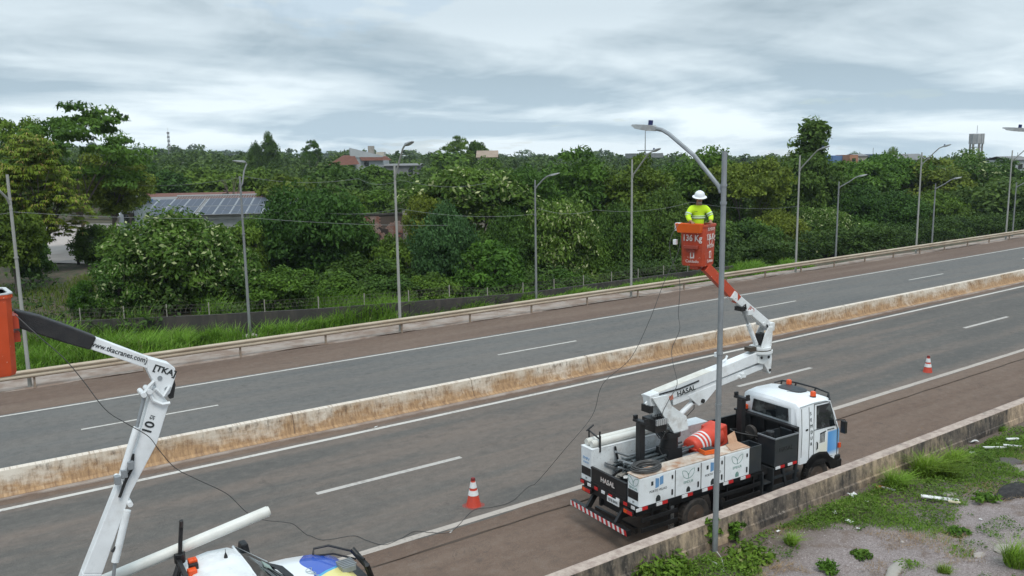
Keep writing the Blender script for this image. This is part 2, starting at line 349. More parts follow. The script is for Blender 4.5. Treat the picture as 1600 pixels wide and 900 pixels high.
def leaf_mat(name, dark, light, tip=None, tamt=.0, trans=.28):
    dark, light = (dark[0]*.95, dark[1]*.82, dark[2]*.66), (light[0]*1.16, light[1]*1.02, light[2]*.84)
    m_, t_, b = newmat(name)
    a = t_.new('ShaderNodeAttribute', attribute_name='rnd').outputs['Fac']; k = t_.new('ShaderNodeAttribute', attribute_name='clump').outputs['Fac']
    oi = t_.new('ShaderNodeObjectInfo').outputs['Random']
    f = t_.math('ADD', t_.math('MULTIPLY', a, .45), t_.math('MULTIPLY', k, .55)); c_ = t_.mix(f, dark, light)
    if tip: c_ = t_.mix(t_.ramp(a, 1-tamt-.02, 1-tamt+.02), c_, tip)
    h = t_.new('ShaderNodeHueSaturation'); t_.l.new(c_, h.inputs['Color'])
    t_.l.new(t_.ramp(oi, 0, 1, .485, .515), h.inputs['Hue']); t_.l.new(t_.ramp(oi, 0, 1, 1.15, .85), h.inputs['Value']); h.inputs['Saturation'].default_value = 1.
    c_ = h.outputs[0]
    t_.l.new(c_, b.inputs['Base Color']); b.inputs['Roughness'].default_value = .65; b.inputs['Specular IOR Level'].default_value = .18
    tr = t_.new('ShaderNodeBsdfTranslucent'); t_.l.new(c_, tr.inputs[0]); ms = t_.new('ShaderNodeMixShader'); ms.inputs[0].default_value = trans
    t_.l.new(b.outputs[0], ms.inputs[1]); t_.l.new(tr.outputs[0], ms.inputs[2]); o = [n for n in t_.n if n.type == 'OUTPUT_MATERIAL'][0]; t_.l.new(ms.outputs[0], o.inputs[0])
    return m_
LM = dict(
    mid=leaf_mat('leaves mid green', (.040, .100, .018), (.130, .255, .038)),
    dark=leaf_mat('leaves dark green', (.028, .075, .017), (.088, .185, .034)),
    olive=leaf_mat('leaves olive', (.058, .108, .014), (.165, .250, .036)),
    bright=leaf_mat('leaves bright green', (.040, .105, .016), (.115, .245, .035)),
    blue=leaf_mat('leaves blue green', (.026, .080, .032), (.072, .175, .062)),
    flower=leaf_mat('leaves pale tipped', (.038, .100, .018), (.120, .235, .040), (.42, .46, .22), .09),
    mango=leaf_mat('leaves mango', (.095, .180, .020), (.235, .350, .042), (.36, .28, .09), .12),
    brown=leaf_mat('leaves brown green', (.055, .060, .025), (.14, .12, .06)),
    straw=leaf_mat('dry straw', (.20, .155, .09), (.42, .34, .21)),
    grass=leaf_mat('grass blades', (.095, .215, .022), (.205, .400, .055), (.26, .30, .10), .05, .3),
    weed=leaf_mat('weed leaves', (.055, .130, .018), (.150, .285, .040), (.20, .22, .07), .06),
    shade=leaf_mat('shaded undergrowth leaves', (.018, .048, .014), (.085, .160, .036)),  # darker greens: the shade between the crowns is put into the leaf colour
    wood=leaf_mat('distant canopy', (.022, .058, .017), (.115, .195, .042)))
bark = M_('bark', (.13, .105, .085), .9, dirt=(.05, .04, .035), amt=.7, scale=3, stretch=(1, 1, .3), bmp=.03)
# ------------------------------------------------------------------ ground, roads, kerbs
def grid(a): return np.array(a, dtype=float)
xs = np.concatenate([[-1500, -600, -300, -150, -80], np.arange(-50, -2, 4), np.arange(-2, 8, .5), np.arange(8, 30, .14), np.arange(30, 34, .5), np.arange(34, 110, 1.5), np.arange(110, 400, 12), [420, 600, 900, 1200, 1700]])
ys = np.concatenate([[-1500, -800, -200, -50, -15, 0, 4], np.arange(5.2, 11.4, .13), [15, 20, 25, 30, 35], np.arange(35.8, 62, .8), np.arange(63, 120, 3), np.arange(120, 400, 14), [450, 600, 900, 1200, 1700]])
V = []
for y_ in ys:
    for x_ in xs: V.append((x_, y_ + CURV*min(x_*x_, 20000)*(1 if -60 < y_ < 60 else 0), gz(x_, y_ + (CURV*x_*x_ if abs(x_) < 300 and -60 < y_ < 60 else 0))))
nx = len(xs); Fq = [(j*nx+i, j*nx+i+1, (j+1)*nx+i+1, (j+1)*nx+i) for j in range(len(ys)-1) for i in range(nx-1)]
ground = mesh_np('ground', np.array(V), np.array(Fq), [ground_m], kind='structure')
ground.data.shade_smooth()
def strip(name, prof, s0, s1, step, mat, kind='structure', parent=None, wob=None, closed=False, caps=True):
    """profile (y, h) swept along the road; UV = (metres along, y or height)"""
    mb = MB(); uv = []; n = len(prof); ss = np.arange(s0, s1+step*.5, step); ss[-1] = s1
    vert = max(p[1] for p in prof)-min(p[1] for p in prof) > .2
    for s in ss:
        for i, (y_, h) in enumerate(prof):
            w = wob(s, i) if wob else 0
            mb.v.append(RP(float(s), y_+w, h)); uv.append((float(s), h if vert else y_+w))
    k = n if closed else n-1
    for i in range(len(ss)-1):
        for j in range(k):
            j2 = (j+1) % n; mb.f.append((i*n+j, i*n+j2, (i+1)*n+j2, (i+1)*n+j)); mb.m.append(0)
    if closed and caps:
        mb.f.append(tuple(range(n))); mb.f.append(tuple((len(ss)-1)*n+j for j in range(n))[::-1]); mb.m += [0, 0]
    mb.uv = uv; return mb.build(name, mat, parent, kind=kind)
S0, S1 = -60, 260
def rag(amp, f, i0, seed):
    return lambda s, i: (amp*(vn(s*f, 1.3, seed)-.5) + amp*.4*(vn(s*f*4, 2.3, seed)-.5)) if i == i0 else 0
strip('road_shoulder', [(11.3, .0), (15.35, .0)], S0, S1, 2, shld_n)
strip('carriageway', [(14.98, .0), (15.0, .022), (23.72, .022)], S0, S1, .4, asph_n, wob=lambda s, i: rag(.10, .5, i, 4)(s, i) if i < 2 else 0)
strip('dust_band', [(14.96, .0255), (15.52, .0245)], S0, S1, .4, shld_n, wob=lambda s, i: .05*(vn(s*1.1, i*4., 3)-.5) if i == 0 else .16*(vn(s*.7, 2., 5)-.5))
seamm = M_('seam crack', (.075, .055, .043), .95)
strip('seam_crack', [(14.955, .004), (15.0, .0275)], S0, S1, .35, seamm, wob=lambda s, i: .07*(vn(s*1.3, 1.7, 9)-.5)+.03*(vn(s*4, i)-.5))
strip('median_gutter', [(22.96+.28, .0262), (23.75, .0262)], S0, S1, .5, shld_n, wob=rag(.16, .6, 0, 9))
strip('carriageway', [(24.2, .022), (32.05, .022), (32.07, 0)], S0, S1, .5, asph_f, wob=lambda s, i: rag(.12, .5, i, 6)(s, i) if i > 0 else 0)
strip('road_shoulder', [(31.7, .004), (35.55, .004)], S0, S1, 2, shld_f)
strip('verge_path', [(35.3, .0), (35.34, .05), (37.5, .06), (37.6, -.1)], S0, S1, 1., strip_m, wob=lambda s, i: .25*(vn(s*.4, i*3.3, 2)-.5) if i in (0, 1) else .5*(vn(s*.3, 7., 2)-.5)-1.3*smooth(24, 42, s))
def line(name, y0, w, s0, s1, h, mat, step=.5): 
    return strip(name, [(y0-w/2, h), (y0+w/2, h)], s0, s1, min(step, (s1-s0)/2), mat, wob=lambda s, i: .012*(vn(s*3, i*5.)-.5))
line('edge_line', 15.63, .20, S0, S1, .0265, line_d); line('edge_line', 22.96, .17, S0, S1, .0265, line_w)
line('edge_line', 31.82, .13, S0, S1, .0265, line_w)
for k in range(-2, 9):
    s = 7.08 + 15.79*k; line('lane_dash', 19.27, .17, s, s+4.23, .0265, line_m)
    s = 2.97 + 15.79*k; line('lane_dash', 28.63, .12, s, s+4.23, .0265, line_w)
# ------------------------------------------------------------------ concrete barriers
o = strip('median_barrier', [(23.72, -.02), (23.72, .07), (23.86, .11), (23.95, .34), (24.02, .655), (24.06, .675), (24.20, .675), (24.24, .655), (24.31, .34), (24.5, .07), (24.5, -.02)], -45, S1, .5, median_m, None, wob=lambda s, i: .02*(vn(s*.8, i*1., 3)-.5), closed=True)
tag(o, 'whitewashed concrete median barrier caked in orange dirt between the two carriageways', 'barrier')
mj = M_('dark joint', (.16, .11, .075), .95)
for s_ in (-1.5, 3.9, 8.2, 14.6, 19.8, 27.1, 36.4, 45.9, 57., 69.):      # open casting joints of the median
    mb = MB(); w_ = .012+.01*vn(s_, 2)
    prof = [(23.855, .10), (23.945, .335), (24.015, .655), (24.055, .679), (24.20, .679)]
    P_ = [RP(s_+.03*(vn(s_, i)-.5), y_, h+.002) for i, (y_, h) in enumerate(prof)]
    for a_, b_ in zip(P_, P_[1:]): mb.beam(a_, b_, w_*1.1, .006, up=(0, -1, .3))
    q_ = mb.build('casting_joint', mj, o)
strip('median_toe', [(23.40, -.01), (23.42, .055), (23.74, .062)], -45, S1, .35, strip_m, wob=lambda s, i: (.22*max(0, vn(s*.35, 3., 8)-.35)+.05*(vn(s*2, 1.)-.5)+.10) if i < 2 else 0)
bar = strip('edge_barrier', [(11.66, -.02), (11.64, .10), (11.46, .33), (11.40, .795), (11.37, .812), (11.14, .812), (11.115, .795), (11.075, .44), (11.045, .42), (11.035, .30), (11.02, -.05)], -30, 160, .4, barrier_m, None, wob=lambda s, i: .035*(vn(s*.9, i*2.2, 3)-.5) if i in (7, 8, 9) else .008*(vn(s*2, i)-.5), closed=True)
tag(bar, 'long weathered concrete barrier with black stains beside the parked bucket truck', 'barrier')
# ------------------------------------------------------------------ guardrail
gr = empty('guardrail', 'long dusty W-beam guardrail with short posts along the far shoulder', 'guardrail', (17.6, 35.2, 0))
post = MB(); post.box(-.035, .035, -.015, .075, -.12, .72); post.box(-.06, .06, -.045, -.015, .50, .74)
pm = None
W_ = [(0, .0), (-.045, .03), (-.075, .055), (-.075, .095), (-.02, .135), (-.02, .175), (-.075, .215), (-.075, .255), (-.045, .28), (0, .31)]
SP = 3.84
for k in range(-13, 34):
    s = 17.63 + SP*k
    p_ = RP(s, 35.25)
    if pm is None: o = post.build('post', railp); pm = o.data; po = o
    else: o = po.copy(); COL.objects.link(o)
    o.parent = gr; o.location = Vector(p_)-gr.location
    prof = [(35.20+a, .44+b_) for a, b_ in W_]
    r_ = strip('rail_section', prof, s-SP*.03, s+SP+.06, 1.0, railm, None); r_.parent = gr; r_.location = -Vector(gr.location) + Vector((0, .004*(k % 2), 0))
    sm = r_.modifiers.new('solid', 'SOLIDIFY'); sm.thickness = .006
# ------------------------------------------------------------------ lamp posts
def lamp_head(t_, p, d, u=(0, 0, 1), cell=True, sc=1.):
    p, d = Vector(p), Vector(d).normalized(); sd_ = d.cross(Vector(u)).normalized(); u = sd_.cross(d)
    L = .62*sc; mb = MB(); rings = []
    for a, w, h0, h1 in ((0, .035, -.03, .035), (.14, .06, -.05, .05), (.24, .13, -.055, .055), (.45, .15, -.045, .045), (.8, .14, -.03, .03), (1., .09, -.012, .015)):
        c = p + d*(a*L); w *= sc; h0 *= sc; h1 *= sc
        rings.append([c-sd_*w+u*h0, c-sd_*w*.8+u*h1, c+sd_*w*.8+u*h1, c+sd_*w+u*h0])
    mb.loft(rings); h = mb.build('lamp_head', headm, t_)
    g = MB(); c0 = p+d*(.42*L)-u*.052*sc; g.prism([c0+sd_*.1*sc, c0+d*L*.42+sd_*.1*sc+u*.01, c0+d*L*.42-sd_*.1*sc+u*.01, c0-sd_*.1*sc], -u*.006); g.build('lens', lens, h)
    if cell:
        c = MB(); c.cyl(p+d*(.30*L)+u*.05*sc, p+d*(.30*L)+u*.14*sc, .045*sc, n=10); c.build('photocell', bluec, t_)
def lamp_post(label, base, ht, arm, mat, r=(.075, .05), att=.72, cat='lamp post', footing=False, group=None, cell=True, clamp=(), hs=1.):
    """arm: list of (dx, dy, dz-from-attach) points of the curved arm; last segment is the lamp head's direction"""
    t_ = empty('street_lamp', label, cat, base, group=group); b = Vector(base)
    mb = MB(); mb.tube([(0, 0, -.4), (0, 0, ht*.4), (0, 0, ht)], [r[0], (r[0]*.6+r[1]*.4), r[1]], 10); mb.build('pole', mat, t_, smooth=True)
    pts = [Vector(a) for a in arm]; mb = MB(); mb.tube(pts[:-1], [r[1]*.85]*(len(pts)-1), 8); mb.build('arm', mat, t_, smooth=True)
    lamp_head(t_, pts[-2], pts[-1]-pts[-2], cell=cell, sc=hs)
    a = pts[0].z
    for z_, q in [(a-.22, r[1]*1.3), (a+.12, r[1]*1.25)] + [(z_, r[0]*1.1) for z_ in clamp]: c = MB(); c.cyl((0, 0, z_), (0, 0, z_+.05), q, n=10); c.build('clamp', mat, t_)
    if footing:
        f = MB(); f.box(-.35, .35, -.35, .35, -.5, .22, tx=.06, ty=.06); f.build('footing', concrete, t_, bevel=.02)
    return t_
NB = Vector((12.36, 10.955, .29))
A = [Vector((12.36, y_, z_))-NB for y_, z_ in ((11.02, 7.60), (11.08, 7.72), (11.72, 8.30), (12.42, 8.74), (12.62, 8.83), (12.78, 8.86), (13.4, 8.95))]
lamp_post('thick grey lamp post standing in front of the bucket truck, the nearest one', NB, 8.09, A, steel, (.058, .050), clamp=(3.1, 4.15), hs=1.1)
NB2 = Vector((28.1, 10.96, .33)); lamp_post('lamp head on a thin arm reaching in at the top right edge of the picture', NB2, 8.09, A, steel, (.058, .050), hs=1.1)
rowA = ['leftmost of its row, beside the left orange bucket', 'in front of the brick wall, lamp head against the sky', 'behind the guardrail just left of the worker in the bucket', 'behind the guardrail in front of the tall narrow dark tree', 'behind the guardrail, its arm above the long grey shed', 'rightmost far post beside the guardrail at the picture edge']
for k, (px, py) in enumerate(((48, 610), (629, 523), (988, 465), (1249, 425), (1437, 397), (1577, 376))):
    p = pz(px, py, 0); s = [2.12, 17.63, 32.60, 47.95, 63.4, 78.7][k]; y_ = 35.13+.3
    b = Vector(RP(s, y_)); b.z -= .1
    arm = [(0, -.04, 7.0), (0, -.12, 7.2), (0, -.9, 7.95), (0, -1.35, 8.36), (0, -1.6, 8.45), (0, -2.2, 8.62)]
    if k == 1: arm = [(0, -.04, 7.4), (0, -.10, 7.6), (.05, -.5, 8.35), (.08, -.75, 8.78), (.1, -.9, 8.92), (.2, -1.45, 9.08)]
    if k == 0: arm = [(b_*.75, b_*.9, c) for a, b_, c in arm]
    lamp_post('pale concrete-grey lamp post ' + rowA[k], b, 8.05, arm, polem, (.076, .05), clamp=(5.0,) if k == 0 else (), group='lamp posts along the far guardrail', cell=k != 1, hs=1.02)
rowB = ['on a concrete footing at the right end of the solar roof', 'between the round blue-green tree and the speckled tree', 'behind the guardrail right of the tall narrow tree', 'close right of the taller post by the grey shed', 'thin one leaning beside the rightmost far post']
for k, (px, py, Y, tp) in enumerate(((391, 527, 39.3, 275), (838, 480, 38.2, 281), (1305, 414, 37.9, 284), (1455, 396, 37.7, 287), (1581, 378, 37.6, 285))):
    b = pY(px, py, Y); b.z = gz(b.x, b.y)-.02 if k else -.1
    top = pY(px+ (-6 if k == 0 else 3), tp, Y).z - b.z
    L_ = .62 if k == 1 else 1.; arm = [(0, -.03, top-.5), (.05, -.08, top-.38), (.42*L_, -.55*L_, top-.02), (.66*L_, -.86*L_, top+.28*L_), (.82*L_, -1.02*L_, top+.38*L_), (1.15*L_, -1.4*L_, top+.50*L_)]
    if k == 0: arm = [(0, 0, top-.5), (.1, 0, top-.35), (.25, .1, top+.25), (.4, .15, top+.55), (.32, .12, top+.66), (-.35, -.1, top+.72)]
    lamp_post('slim grey street lamp ' + rowB[k], b, top, arm, poled, (.075, .045), footing=(k < 2), group='slim street lamps beyond the guardrail', clamp=(5.,), hs=1., cell=False)
# overhead lines
def wire(label, pts, r=.012, sag=.5):
    P = []
    for a, b in zip(pts, pts[1:]):
        a, b = Vector(a), Vector(b)
        for i in range(12): u = i/12; P.append(a.lerp(b, u) - Vector((0, 0, sag*4*u*(1-u))))
    P.append(Vector(pts[-1])); mb = MB(); mb.tube(P, r*.6, 5); o = mb.build('power_line', poled); tag(o, label, 'power line')
wire('thin overhead wire crossing the mango tree to the lamp post by the flowering bush', [pY(-60, 330, 36), pY(20, 331, 35.5), pY(386, 340, 39.3), pY(700, 352, 39.5)], .014, .12)
wire('upper overhead wire crossing in front of the solar roof and the lamp post top', [pD(180, 288, 72), pD(384, 276, 60), pD(560, 279, 60), pD(626, 281, 52), pD(760, 286, 60)], .018, .35)
wire('lower overhead wire running level above the brick wall', [pD(340, 325, 52), pD(470, 327, 50), pD(625, 326, 48), pD(840, 334, 50)], .014, .3)
wire('overhead wire dipping behind the worker in the bucket', [pD(840, 325, 52), pD(930, 328, 52), pD(1080, 316, 54), pD(1250, 322, 66)], .014, .3)
# ------------------------------------------------------------------ dark boundary wall with wire on top
bw = empty('boundary_wall', 'low dark stained wall topped with coiled wire behind the long grass', 'wall')
pts = [(pz(-160, 556, -.3)), pz(130, 543, -.3), pz(330, 533, -.3), pz(500, 522, -.3), pz(640, 510, -.3), Vector((27, 38.6, -.3)), Vector((45, 38.9, -.3))]
mb = MB()
for a, b in zip(pts, pts[1:]):
    n_ = (b-a).cross(Vector((0, 0, 1))).normalized()*.08; z1 = .98 if b.x < 22 else .55
    mb.add([a-n_, b-n_, b+n_, a+n_, *[Vector((q.x, q.y, 1.0 if q.x < 22 else .6)) for q in (a-n_, b-n_, b+n_, a+n_)]], [(0, 1, 2, 3), (4, 5, 6, 7), (0, 1, 5, 4), (1, 2, 6, 5), (2, 3, 7, 6), (3, 0, 4, 7)])
darkwall = M_('mouldy black wall', (.050, .045, .042), .95, dirt=(.12, .10, .08), amt=.5, scale=1.3, stretch=(2, 2, .5)); mb.build('wall_panel', darkwall, bw)
pm = None; coil = MB(); wires = MB(); path = []
for a, b in zip(pts, pts[1:]):
    n = max(1, round((b-a).length/2.3))
    for i in range(n):
        q = a.lerp(b, i/n); zt = .98 if q.x < 22 else .58; q = Vector((q.x, q.y, zt)); path.append(q)
        if pm is None: pb = MB(); pb.box(-.02, .02, -.02, .02, 0, .62); po = pb.build('fence_post', concrete, bw); pm = 1; po.location = q
        else: o = po.copy(); COL.objects.link(o); o.location = q
for a, b in zip(path, path[1:]):
    for h in (.2, .38, .55): wires.cyl(a+Vector((0, 0, h)), b+Vector((0, 0, h)), .005, n=4)
    L = (b-a).length; N = int(L*26); d_ = (b-a)/L; sd_ = d_.cross(Vector((0, 0, 1)))
    P = [a + d_*(i/26) + Vector((0, 0, .33)) + Vector((0, 0, .2))*math.sin(i*1.05) + sd_*.2*math.cos(i*1.05) for i in range(N+1)]
    coil.tube(P, .005, 3, False)
rustw = M_('dark rusty wire', (.10, .085, .07), .7)
wires.build('wire_strand', rustw, bw, kind='stuff'); coil.build('wire_coil', rustw, bw, kind='stuff')
# ------------------------------------------------------------------ lettering
def text(body, size, loc, right, up, mat, parent, name='lettering', align='CENTER', ext=.002, sx=1., bold=0, sp=1.):
    cu = bpy.data.curves.new(name, 'FONT'); cu.body = body; cu.size = size; cu.align_x = align; cu.align_y = 'CENTER'; cu.extrude = ext; cu.offset = bold; cu.space_character = sp; cu.resolution_u = 3
    to = bpy.data.objects.new('tmp', cu); me = bpy.data.meshes.new_from_object(to); bpy.data.objects.remove(to)
    r, u = Vector(right).normalized(), Vector(up).normalized(); n = r.cross(u)
    Mx = Matrix((r*sx, u, n)).transposed().to_4x4(); Mx.translation = Vector(loc); me.transform(Mx); me.name = name
    me.materials.clear(); me.materials.append(mat)
    o = bpy.data.objects.new(name, me); COL.objects.link(o); o.parent = parent; return o
def plate(poly2, loc, right, up, mat, parent, name='emblem', ext=.002):
    r, u = Vector(right).normalized(), Vector(up).normalized(); n = r.cross(u); mb = MB()
    for pl in poly2: mb.prism([Vector(loc)+r*a+u*b for a, b in pl], n*ext)
    return mb.build(name, mat, parent)
def ringseg(pts, w):      # thick 2-D polyline as small quads
    out = []
    for (a, b), (c, d) in zip(pts, pts[1:]):
        dx, dy = c-a, d-b; L = math.hypot(dx, dy) or 1; nx_, ny_ = -dy/L*w/2, dx/L*w/2; out.append([(a+nx_, b+ny_), (c+nx_, d+ny_), (c-nx_, d-ny_), (a-nx_, b-ny_)])
    return out
def leaf_logo(sc):
    L = []
    for s in (-1, 1):
        ax, ay = s*math.sin(.72), math.cos(.72); pts = []
        for i in range(13):
            t_ = i/12; w_ = .20*math.sin(math.pi*t_)**.8; pts.append((t_*.82, w_))
        for sg in (1, -1): L += ringseg([((a*ax - sg*b*ay)*sc, (a*ay + sg*b*ax)*sc) for a, b in pts], .035*sc)
    L += ringseg([(0, 0), (0, .34*sc)], .035*sc); return L
def crest(sc): return [[(-.5*sc, -.5*sc), (.5*sc, -.5*sc), (.5*sc, .1*sc), (.3*sc, .45*sc), (0, .6*sc), (-.3*sc, .45*sc), (-.5*sc, .1*sc)]]
Xv, Yv, Zv = Vector((1, 0, 0)), Vector((0, 1, 0)), Vector((0, 0, 1))
# ------------------------------------------------------------------ wheels
def wheel(parent, loc, r, w, side, dual=False, name='wheel'):
    """side -1: outer face towards -y"""
    Mx = Matrix.Rotation(R_(90)*(1), 4, 'X')   # lathe axis z -> -y
    hw = w/2; prof = [(r*.60, -hw*.7), (r*.78, -hw), (r*.93, -hw), (r, -hw*.7), (r, hw*.7), (r*.93, hw), (r*.78, hw), (r*.60, hw*.7)]
    mb = MB(); mb.lathe(prof, 32, Mx)
    if dual: mb.lathe(prof, 24, Mx @ Matrix.Translation((0, 0, -w*1.15)))
    for k in range(28):
        a = 2*math.pi*k/28; q = Vector((math.cos(a)*r, 0, math.sin(a)*r)); mb.beam(q+Vector((0, -hw*.7, 0)), q+Vector((0, hw*.7, 0)), .018, .03, up=q.normalized())
    o = mb.build(name, rubber, parent, loc=loc, smooth=True)
    rb = MB(); d = hw*.55 if not dual else hw*.1
    rb.lathe([(r*.62, hw*.72), (r*.60, hw*.78), (r*.55, hw*.6), (r*.50, d-.02), (r*.30, d-.05), (r*.22, d+.02), (r*.20, hw*.8), (r*.12, hw*.95), (0.01, hw*.97)], 24, Mx)
    for k in range(6):
        a = 2*math.pi*k/6; c = Vector((math.cos(a)*r*.38, 0, math.sin(a)*r*.38)); rb.cyl(c+Vector((0, -(d-.05), 0)), c+Vector((0, -(d+.01), 0)), .02, n=6)
    ri = rb.build('rim', rimm, o, smooth=True)
    if side > 0: o.rotation_euler = (0, 0, math.pi)
    return o
# ------------------------------------------------------------------ the bucket truck
TR = empty('bucket_truck', 'small white service truck with a raised crane boom parked on the near shoulder', 'truck', (11.42, 13.15, zr(13)), R_(-2))
def tb(name, fn, mat, **kw):
    mb = MB(); fn(mb); return mb.build(name, mat, TR, **kw)
# chassis
def f(mb):
    for s in (-1, 1): mb.box(.05, 6.3, s*.38-.035, s*.38+.035, .58, .80)
    for x_ in (.1, .9, 1.7, 2.6, 3.6, 4.6, 5.6, 6.2): mb.box(x_, x_+.07, -.345, .345, .60, .78)
    mb.box(1.5, 2., -.6, .6, .36, .50); mb.box(2.9, 3.7, -.75, -.45, .42, .78); mb.box(.0, 3.7, -.9, .9, .80, .98); mb.box(3.7, 4.9, -.85, .85, .82, .96)
tb('chassis', f, black)
for x_, d_ in ((1.72, True), (5.82, False)):
    for s in (-1, 1): wheel(TR, (x_, s*.82, .40), .40, .22, s, d_)
def f(mb):
    mb.box(.05, 3.72, -1.0, 1.0, .975, 1.03); mb.box(.4, 3.3, -.42, .42, 1.03, 1.06)
tb('deck', f, darkg)
# right hand toolbox row
o = tb('side_locker', lambda mb: (mb.box(.0, 3.28, -1.0, -.62, 1.03, 1.665)), white, bevel=.012)
tb('locker_lid', lambda mb: mb.box(-.01, 3.29, -1.005, -.60, 1.667, 1.69), rustytop, bevel=.006)
for k, (a, b) in enumerate(((.03, .98), (1.0, 1.74), (1.76, 2.46), (2.48, 3.26))):
    d_ = tb('locker_door', lambda mb: mb.box(a, b, -1.010, -1.001, 1.05, 1.64), white)
    h = MB(); h.box(b-.10, b-.07, -1.03, -1.01, 1.12, 1.24); h.box(b-.10, b-.07, -1.03, -1.01, 1.48, 1.56); h.build('latch', black, d_)
    gq = MB(); gq.box(b-.004, b+.014, -1.012, -1.004, 1.05, 1.64); gq.build('door_gap', black, d_)
    cx = (a+b)/2
    if k in (1, 3):
        plate(leaf_logo(.32), (cx, -1.011, 1.38), Xv, Zv, inkg, d_); text('EMDUR', .085, (cx, -1.012, 1.30), Xv, Zv, inkg, d_)
        plate(crest(.11), (cx, -1.011, 1.13), Xv, Zv, inkg if k == 3 else ink, d_)
    else:
        plate([[(-.10, -.10), (.0, -.08), (.0, .10), (-.10, .12)], [(.02, -.06), (.12, -.04), (.12, .14), (.02, .12)]], (cx+.02, -1.011, 1.47), Xv, Zv, inkb, d_)
        plate([[(-.2, -.02), (-.14, -.02), (-.14, .07), (-.2, .07)]], (cx, -1.011, 1.47), Xv, Zv, ink, d_)
        text('PORTO VELHO', .072, (cx, -1.012, 1.315), Xv, Zv, ink, d_); plate(crest(.13), (cx, -1.011, 1.13), Xv, Zv, ink, d_)
def openbox(mb, x0, x1, y0, y1, z0, z1, w=.02):
    mb.box(x0, x1, y0, y0+w, z0, z1); mb.box(x0, x1, y1-w, y1, z0, z1); mb.box(x0, x0+w, y0+w, y1-w, z0, z1); mb.box(x1-w, x1, y0+w, y1-w, z0, z1); mb.box(x0+w, x1-w, y0+w, y1-w, z0, z0+w)
tb('open_bin', lambda mb: openbox(mb, 3.30, 3.69, -.985, -.60, 1.03, 1.66), darkg, bevel=.006)
tl = tb('tall_bin', lambda mb: openbox(mb, 4.13, 4.92, -1.0, -.48, 1.02, 1.70), darkg, bevel=.006)
text('HASAL', .16, (4.52, -1.003, 1.40), Xv, Zv, black, tl); 
g_ = MB(); g_.box(4.11, 4.94, -1.02, -.99, 1.68, 1.715); g_.box(4.11, 4.14, -1.0, -.48, 1.68, 1.715); g_.box(4.91, 4.94, -1., -.48, 1.68, 1.715); g_.build('bin_rim', M_('bin edge', (.20, .21, .22), .5), tl)
g_ = MB(); g_.lathe([(.09, 0), (.11, .06), (.10, .2), (.05, .22)], 14, Matrix.Translation((4.3, -.7, 1.58))); g_.build('coiled_strap', black, tl)
# left hand locker, lower and higher parts
tb('side_locker', lambda mb: mb.box(.0, 3.55, .60, 1.0, 1.03, 1.80), whited, bevel=.012)
tb('locker_lid', lambda mb: mb.box(-.01, 3.56, .595, 1.005, 1.803, 1.82), white, bevel=.005)
tb('side_rail', lambda mb: (mb.box(3.58, 5.0, .93, .98, 1.0, 1.66), [mb.box(3.6+.45*k, 3.65+.45*k, .90, .93, 1.0, 1.62) for k in range(4)]), black)
tb('headboard', lambda mb: (mb.box(4.93, 4.99, -.98, .96, .96, 1.80), [mb.box(4.88, 4.93, -.9+.44*k, -.85+.44*k, .98, 1.78) for k in range(5)], mb.box(4.86, 4.99, -.98, .96, 1.78, 1.83)), black, bevel=.004)
tb('front_deck', lambda mb: (mb.box(3.72, 4.9, -.47, .95, .97, 1.0)), black)
# tail end
ta = tb('tailgate', lambda mb: (mb.box(-.03, .02, -.605, .60, 1.06, 1.44), mb.box(-.045, -.03, -.60, .60, 1.40, 1.44), mb.box(-.045, -.03, -.60, .60, 1.06, 1.10)), black, bevel=.004)
text('HASAL', .16, (-.048, -.0, 1.26), -Yv, Zv, inkw, ta, bold=.002)
for y0, y1 in ((.62, .98), (-.98, -.64)):
    pn = tb('rear_panel', lambda mb: mb.box(-.012, -.001, y0, y1, 1.05, 1.66 if y0 < 0 else 1.80), white)
    g_ = MB(); g_.box(-.016, -.012, y0+.01, y1-.01, 1.17, 1.36); g_.build('dark_band', black, pn)
    if y0 < 0: plate(leaf_logo(.30), (-.014, (y0+y1)/2, 1.46), -Yv, Zv, inkg, pn); text('EMDUR', .075, (-.014, (y0+y1)/2, 1.405), -Yv, Zv, inkg, pn)
    else: text('PMPV', .10, (-.014, (y0+y1)/2, 1.56), -Yv, Zv, inkb, pn); text('PORTO', .06, (-.014, (y0+y1)/2, 1.47), -Yv, Zv, inkb, pn)
    text('19', .07, (-.014, (y0+y1)/2, 1.10), -Yv, Zv, ink, pn)
# reflective bands: alternate red and white blocks, each a piece
def band(x0, x1, y0, y1, z0, z1, k):
    mb = MB(); mb.box(x0, x1, y0, y1, z0, z1); mb.build('reflector', (red, whiter)[k % 2], TR)
for k in range(8):
    y_ = .95 - k*.25; band(-.06, -.046, y_-.11, y_, .965, 1.03, k//1)
for x_ in (.06, .62, 1.35, 1.95, 2.6, 3.15): band(x_, x_+.15, -1.02, -1.003, .965, 1.03, 0); band(x_-.16, x_-.005, -1.02, -1.003, .965, 1.03, 1)
for x_ in (4.32, 4.75): band(x_, x_+.15, -1.02, -1.003, .955, 1.015, 0); band(x_-.16, x_-.005, -1.02, -1.003, .955, 1.015, 1)
tb('sill_rail', lambda mb: (mb.box(-.045, 3.72, -1.0, -.96, .955, 1.035), mb.box(-.045, .0, -.96, .98, .955, 1.05), mb.box(4.13, 4.95, -1., -.96, .94, 1.02)), black)
pl = tb('number_plate', lambda mb: mb.box(-.075, -.062, -.42, -.02, .86, .99), whiter); text('QTB 8A94', .085, (-.077, -.22, .925), -Yv, Zv, ink, pl, sx=.82)
